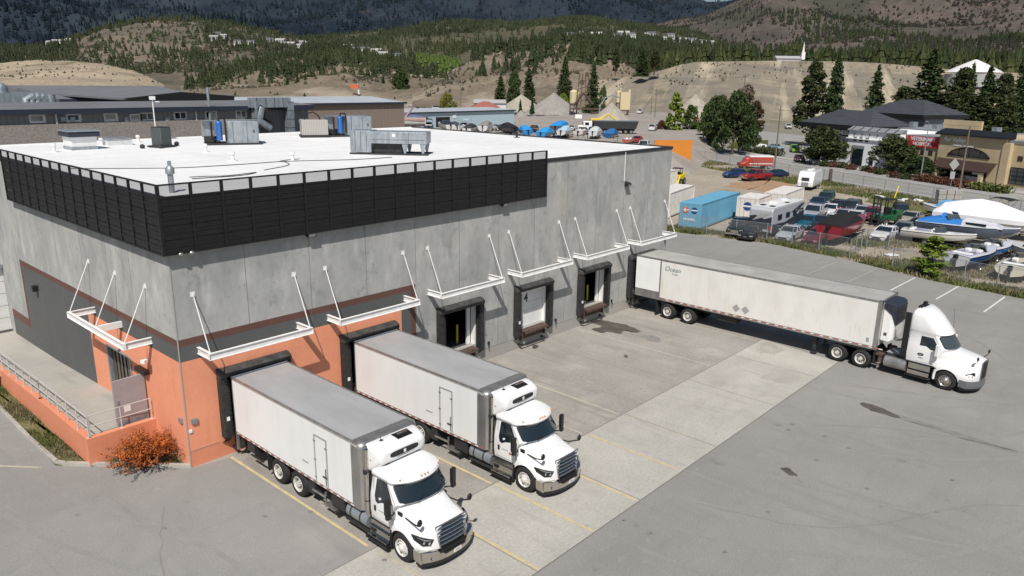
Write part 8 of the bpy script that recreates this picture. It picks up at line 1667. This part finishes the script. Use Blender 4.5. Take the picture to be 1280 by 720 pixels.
silo('domed cream silo between the two tall dark conifers', 718, 112, 129, 5, 330, True); silo('square cream silo tower right of the gravel pile', 782, 115, 137, 5.5, 310, False, True)
silo('narrow cream tank just left of the square silo tower', 774, 113, 128, 2.5, 312, True)
t = thing('conveyor', 'rusty conveyor frame and tower beside the domed silo', 'conveyor', behind(730, 328), CY); z = lambda v: hgt(730, v, (t.location.x, t.location.y)); b = MB(['rust'])
[b.cyl((x, 0, z(132)), (x*.6, 0, z(92)), .18, n=5) for x in (-3, -1, 1, 3)]; [b.cyl((-3, 0, z(v)), (3, 0, z(v-6)), .14, n=5) for v in (128, 120, 112, 104)]; b.cyl((-4, 0, z(132)), (0, 0, z(116)), .5, n=6); b.cyl((0, 0, z(116)), (4, 0, z(130)), .5, n=6); b.box(-1.5, 0, -.6, .6, z(106), z(100)); b.box(.6, 1.8, -.6, .6, z(96), z(90)); obj('tower', b, parent=t)
b = MB(['rust']); b.box(-5, 8.5, -.5, .5, z(137), z(135)); b.cyl((4, 0, 0), (4, 0, z(137)), .2, n=5); b.cyl((-4, 0, 0), (-4, 0, z(137)), .2, n=5); b.cyl((1, 0, z(145)), (8.5, 0, z(138)), .4, n=6); obj('belt', b, parent=t)
t = thing('conveyor', 'pale curved conveyor chute arching over the pointed gravel pile', 'conveyor', behind(762, 285), CY); zc = lambda v: hgt(762, v, (t.location.x, t.location.y)); b = MB(['gal']); b.tube([(-3.4, 0, zc(150)), (-3.0, 0, zc(132)), (-1.2, 0, zc(122)), (1.5, 0, zc(119)), (4, 0, zc(122))], .25, 6); obj('arch', b, parent=t)
t = thing('asphalt_heap', 'x', 'heap', behind(700, 285)); bpy.data.objects.remove(t)
blob('asphalt_patch', [G(u, v)[:2] for u, v in [(645, 147), (672, 144), (700, 146), (745, 148), (742, 155), (700, 157), (650, 156)]], 'asphalt_dark', .3+PZ*0, .5) if False else None
t = thing('yard_sign', 'small white sign board in the gravel yard left of the dump truck', 'sign', G(723, 152, PZ), CY); b = MB(['white_paint']); b.box(-1.1, 1.1, 0, .08, 1.0, 2.3); obj('board', b, parent=t); b = MB(['gal']); [b.cyl((x, .04, 0), (x, .04, 1.0), .05, n=5) for x in (-.9, .9)]; obj('post', b, parent=t)
t = thing('excavator', 'small yellow machine behind the dump truck cab', 'excavator', G(745, 158, PZ), CY); b = MB(['yellow_safety']); b.cbox((0, 0, 1.6), (3.4, 2, 1.4)); b.tube([(1, 0, 2), (3.5, 0, 3.6), (5.5, 0, 2)], .3, 6); obj('body', b, parent=t, bevel=.1); b = MB(['dark_steel']); b.cbox((0, 0, .45), (3.6, 2.4, .9)); obj('track', b, parent=t, bevel=.2)
for lb, u, v in (('red and white truck cab behind the poplars', 870, 152),): car(lb, G(u, v), CY, 'pickup', (.35, .05, .04), 'vehicles in the gravel yard', cat='pickup', name='pickup_truck')
# ------------------------------------------------------------------ distant houses, church, dome
mk('house_white', (.60, .60, .60), .7); mk('house_grey', (.36, .36, .37), .7); mk('house_roof', (.12, .12, .14), .8); mk('house_roof_pale', (.40, .39, .38), .8)
def house(label, p, w_, d_, h_, wall, roof, rz, group):
    t = thing('house', label, 'house', tuple(p), rz, group); b = MB([wall]); b.box(-w_/2, w_/2, -d_/2, d_/2, -6, h_); obj('wall', b, parent=t)
    b = MB([roof]); b.prism([(-w_/2-.5, -d_/2-.5, h_+.01), (-w_/2-.5, 0, h_+d_*.28), (-w_/2-.5, d_/2+.5, h_+.01)], (w_+1, 0, 0)); obj('roof', b, parent=t); b = MB(['glass']); [b.box(x, x+w_*.12, -d_/2-.05, -d_/2+.05, h_*.45, h_*.8) for x in np.linspace(-w_*.4, w_*.3, 4)]; obj('window', b, parent=t)
def on_hill(hill, u, v):
    best = None
    for t in np.linspace(.02, 1, 90):
        p = hill.pos(u, t)[0]; dd = math.hypot(p[0]-CAM[0], p[1]-CAM[1]); q = D(u, v, dd); e = abs(q[2]-p[2])
        if best is None or e < best[0]: best = (e, p)
    return best[1]
for lb, hill, lst in (('distant pale house in the cluster high on the scrub hill', hD, [(270, 46, 11), (278, 50, 8), (266, 52, 10)]), ('distant pale house in the row below the left dark mountain', hD, [(336, 54, 12), (350, 55, 14), (362, 59, 14), (372, 61, 12), (378, 57, 10), (312, 56, 9), (295, 56, 8)]), ('distant white house in the dark woods at the far left', hD, [(62, 55, 9), (70, 54.5, 9), (78, 55, 9), (86, 54, 8)]),
                      ('white roofed house in the village on the middle slope', hC, [(436, 63, 16), (446, 65, 16), (455, 66, 14), (470, 69, 14), (478, 71, 12), (489, 73, 12), (474, 75, 14), (496, 74, 12), (471, 80, 16)]), ('modern house in the distant row, right of centre', hC, [(716, 47, 16), (728, 46, 14), (746, 47, 18), (752, 48, 12), (772, 47, 14), (780, 46, 18), (790, 47, 12), (806, 46, 12), (815, 45, 14)]),
                      ('modern flat house nearest the quarry woods', hC, [(838, 47, 14), (834, 52, 16), (845, 53, 16), (814, 57, 12), (856, 54, 14), (866, 54, 14), (878, 56, 12), (888, 57, 12)])):
    for u, v, w_ in lst: house(lb, on_hill(hill, u, v), w_, w_*.6, rng.uniform(4, 6.5), ('house_white', 'house_white', 'house_grey')[rng.integers(3)], ('house_roof', 'house_roof_pale')[rng.integers(2)], CY+rng.uniform(-.4, .4), lb.replace('distant ', '').replace('house', 'houses', 1))
for lb, u0, u1, v, dist, h_, wl in (('long low white warehouse across the valley, left', 264, 345, 113, 540, 6, 'house_white'), ('low white building behind the slim valley conifers', 372, 412, 110, 600, 6, 'house_white'), ('low grey building beside the orange crane in the valley', 412, 440, 110, 590, 4, 'house_grey'), ('long pale roofed store at the far left valley edge', 0, 60, 118, 420, 6, 'house_grey'), ('low pale building between the hills left of centre', 160, 225, 116, 500, 4, 'house_grey'), ('white walled yard building behind the blue shed', 592, 633, 133, 300, 7, 'house_white')):
    a = behind(u0, dist); c = behind(u1, dist); w_ = math.hypot(a[0]-c[0], a[1]-c[1]); t = thing('valley_building', lb, 'building', ((a[0]+c[0])/2, (a[1]+c[1])/2, 0), math.atan2(c[1]-a[1], c[0]-a[0])); b = MB([wl]); b.box(-w_/2, w_/2, 0, 20, 0, h_); obj('wall', b, parent=t); b = MB(['house_roof_pale']); b.prism([(-w_/2, -.5, h_+.01), (-w_/2, 10, h_+1.2), (-w_/2, 20.5, h_+.01)], (w_, 0, 0)); obj('roof', b, parent=t); b = MB(['dark_steel']); [b.box(x, x+2.5, -.06, .02, .3, h_*.6) for x in np.arange(-w_/2+3, w_/2-4, 9)]; obj('window', b, parent=t)
t = thing('red_roof_house', 'house with a red roof in front of the white yard building', 'house', behind(608, 285), CY+.1); zr = hgt(608, 127, (t.location.x, t.location.y)); b = MB(['house_grey']); b.box(-4.5, 4.5, 0, 7, 0, zr-2); obj('wall', b, parent=t); b = MB([paint(.30, .10, .08, .8, 0)]); b.add([(-5.5, -.8, zr-2), (5.5, -.8, zr-2), (5.5, 8, zr-2), (-5.5, 8, zr-2), (-1, 3.5, zr), (1, 3.5, zr)], [(0, 1, 5, 4), (2, 3, 4, 5), (1, 2, 5), (3, 0, 4)]); obj('roof', b, parent=t)
t = thing('crane', 'small orange and white crane in the valley behind the tan shed', 'crane', behind(448, 500), CY); zc = lambda v: hgt(448, v, (t.location.x, t.location.y)); b = MB([paint(.6, .14, .05)]); b.cbox((-2.5, 0, zc(108)), (5, 2, 2.5)); obj('body', b, parent=t); b = MB(['white_paint']); b.cyl((0, 0, zc(118)), (-.6, 0, zc(105)), .5, n=8); obj('mast', b, parent=t); b = MB(['rust']); b.cyl((0, 0, 0), (0, 0, zc(117)), .4, n=6); obj('base', b, parent=t)
# parked rows and stacked goods across the valley flat
mk('clutter', (.22, .21, .20), .8, col2=(.10, .10, .10), scale=.15, space='pos', mixw=(.45, .55))
b = MB(['clutter', 'house_white', 'dark_steel', 'gravel_grey'])
for _ in range(620):
    u = rng.uniform(225, 700); ds = rng.uniform(380, 560) if u < 560 else rng.uniform(300, 380); p = behind(u, ds); b.use(('clutter', 'house_white', 'dark_steel', 'gravel_grey')[rng.choice(4, p=[.45, .12, .2, .23])]); b.cbox((p[0], p[1], rng.uniform(.6, 1.0)), (rng.uniform(1.5, 5), rng.uniform(1.5, 4), rng.uniform(1., 2.2)), rz=CY+rng.uniform(-.2, .2))
o = obj('stored_goods', b, fixn=False); tag(o, 'rows of vehicles and stacked goods on the valley flat, too small to tell apart', 'yard goods'); stuff(o)
bt = thing('church', 'low church with a slim white steeple on the bench above the sand slope', 'church', D(1003, 74.5, 528), CY); b = MB(['house_grey']); b.box(-16, 1, 0, 6, -3, .5); obj('wall', b, parent=bt); b = MB(['house_grey']); b.prism([(-16.5, -.5, .51), (-16.5, 3, 2.2), (-16.5, 6.5, .51)], (18, 0, 0)); obj('roof', b, parent=bt); b = MB(['white_paint']); b.box(-1, 1, -1.2, .8, 0, 4.5); b.cyl((0, -.2, 4.0), (0, -.2, 10.5), .8, .05, n=8); obj('steeple', b, parent=bt)
dm = thing('salt_dome', 'bright white domed tent above the dark conifers at the right', 'dome', D(1218, 88, 455), CY); b = MB(['house_white']); R0 = 30*430/CF; secs = []
for j in range(7): f = j/6*.97; rr = R0*(1-f**1.3)+.1; secs.append([(rr*math.cos(2*PI*i/24), rr*.7*math.sin(2*PI*i/24), 6.2*(f/.97)**1.15-1) for i in range(24)])
b.loft(secs); obj('fabric', b, parent=dm, smooth=30); b = MB(['house_grey']); b.cyl((0, 0, -8), (0, 0, -1.8), R0*.95, n=24); obj('base_wall', b, parent=dm)
# clouds: thin far cloud bank seen through the notch between the mountains
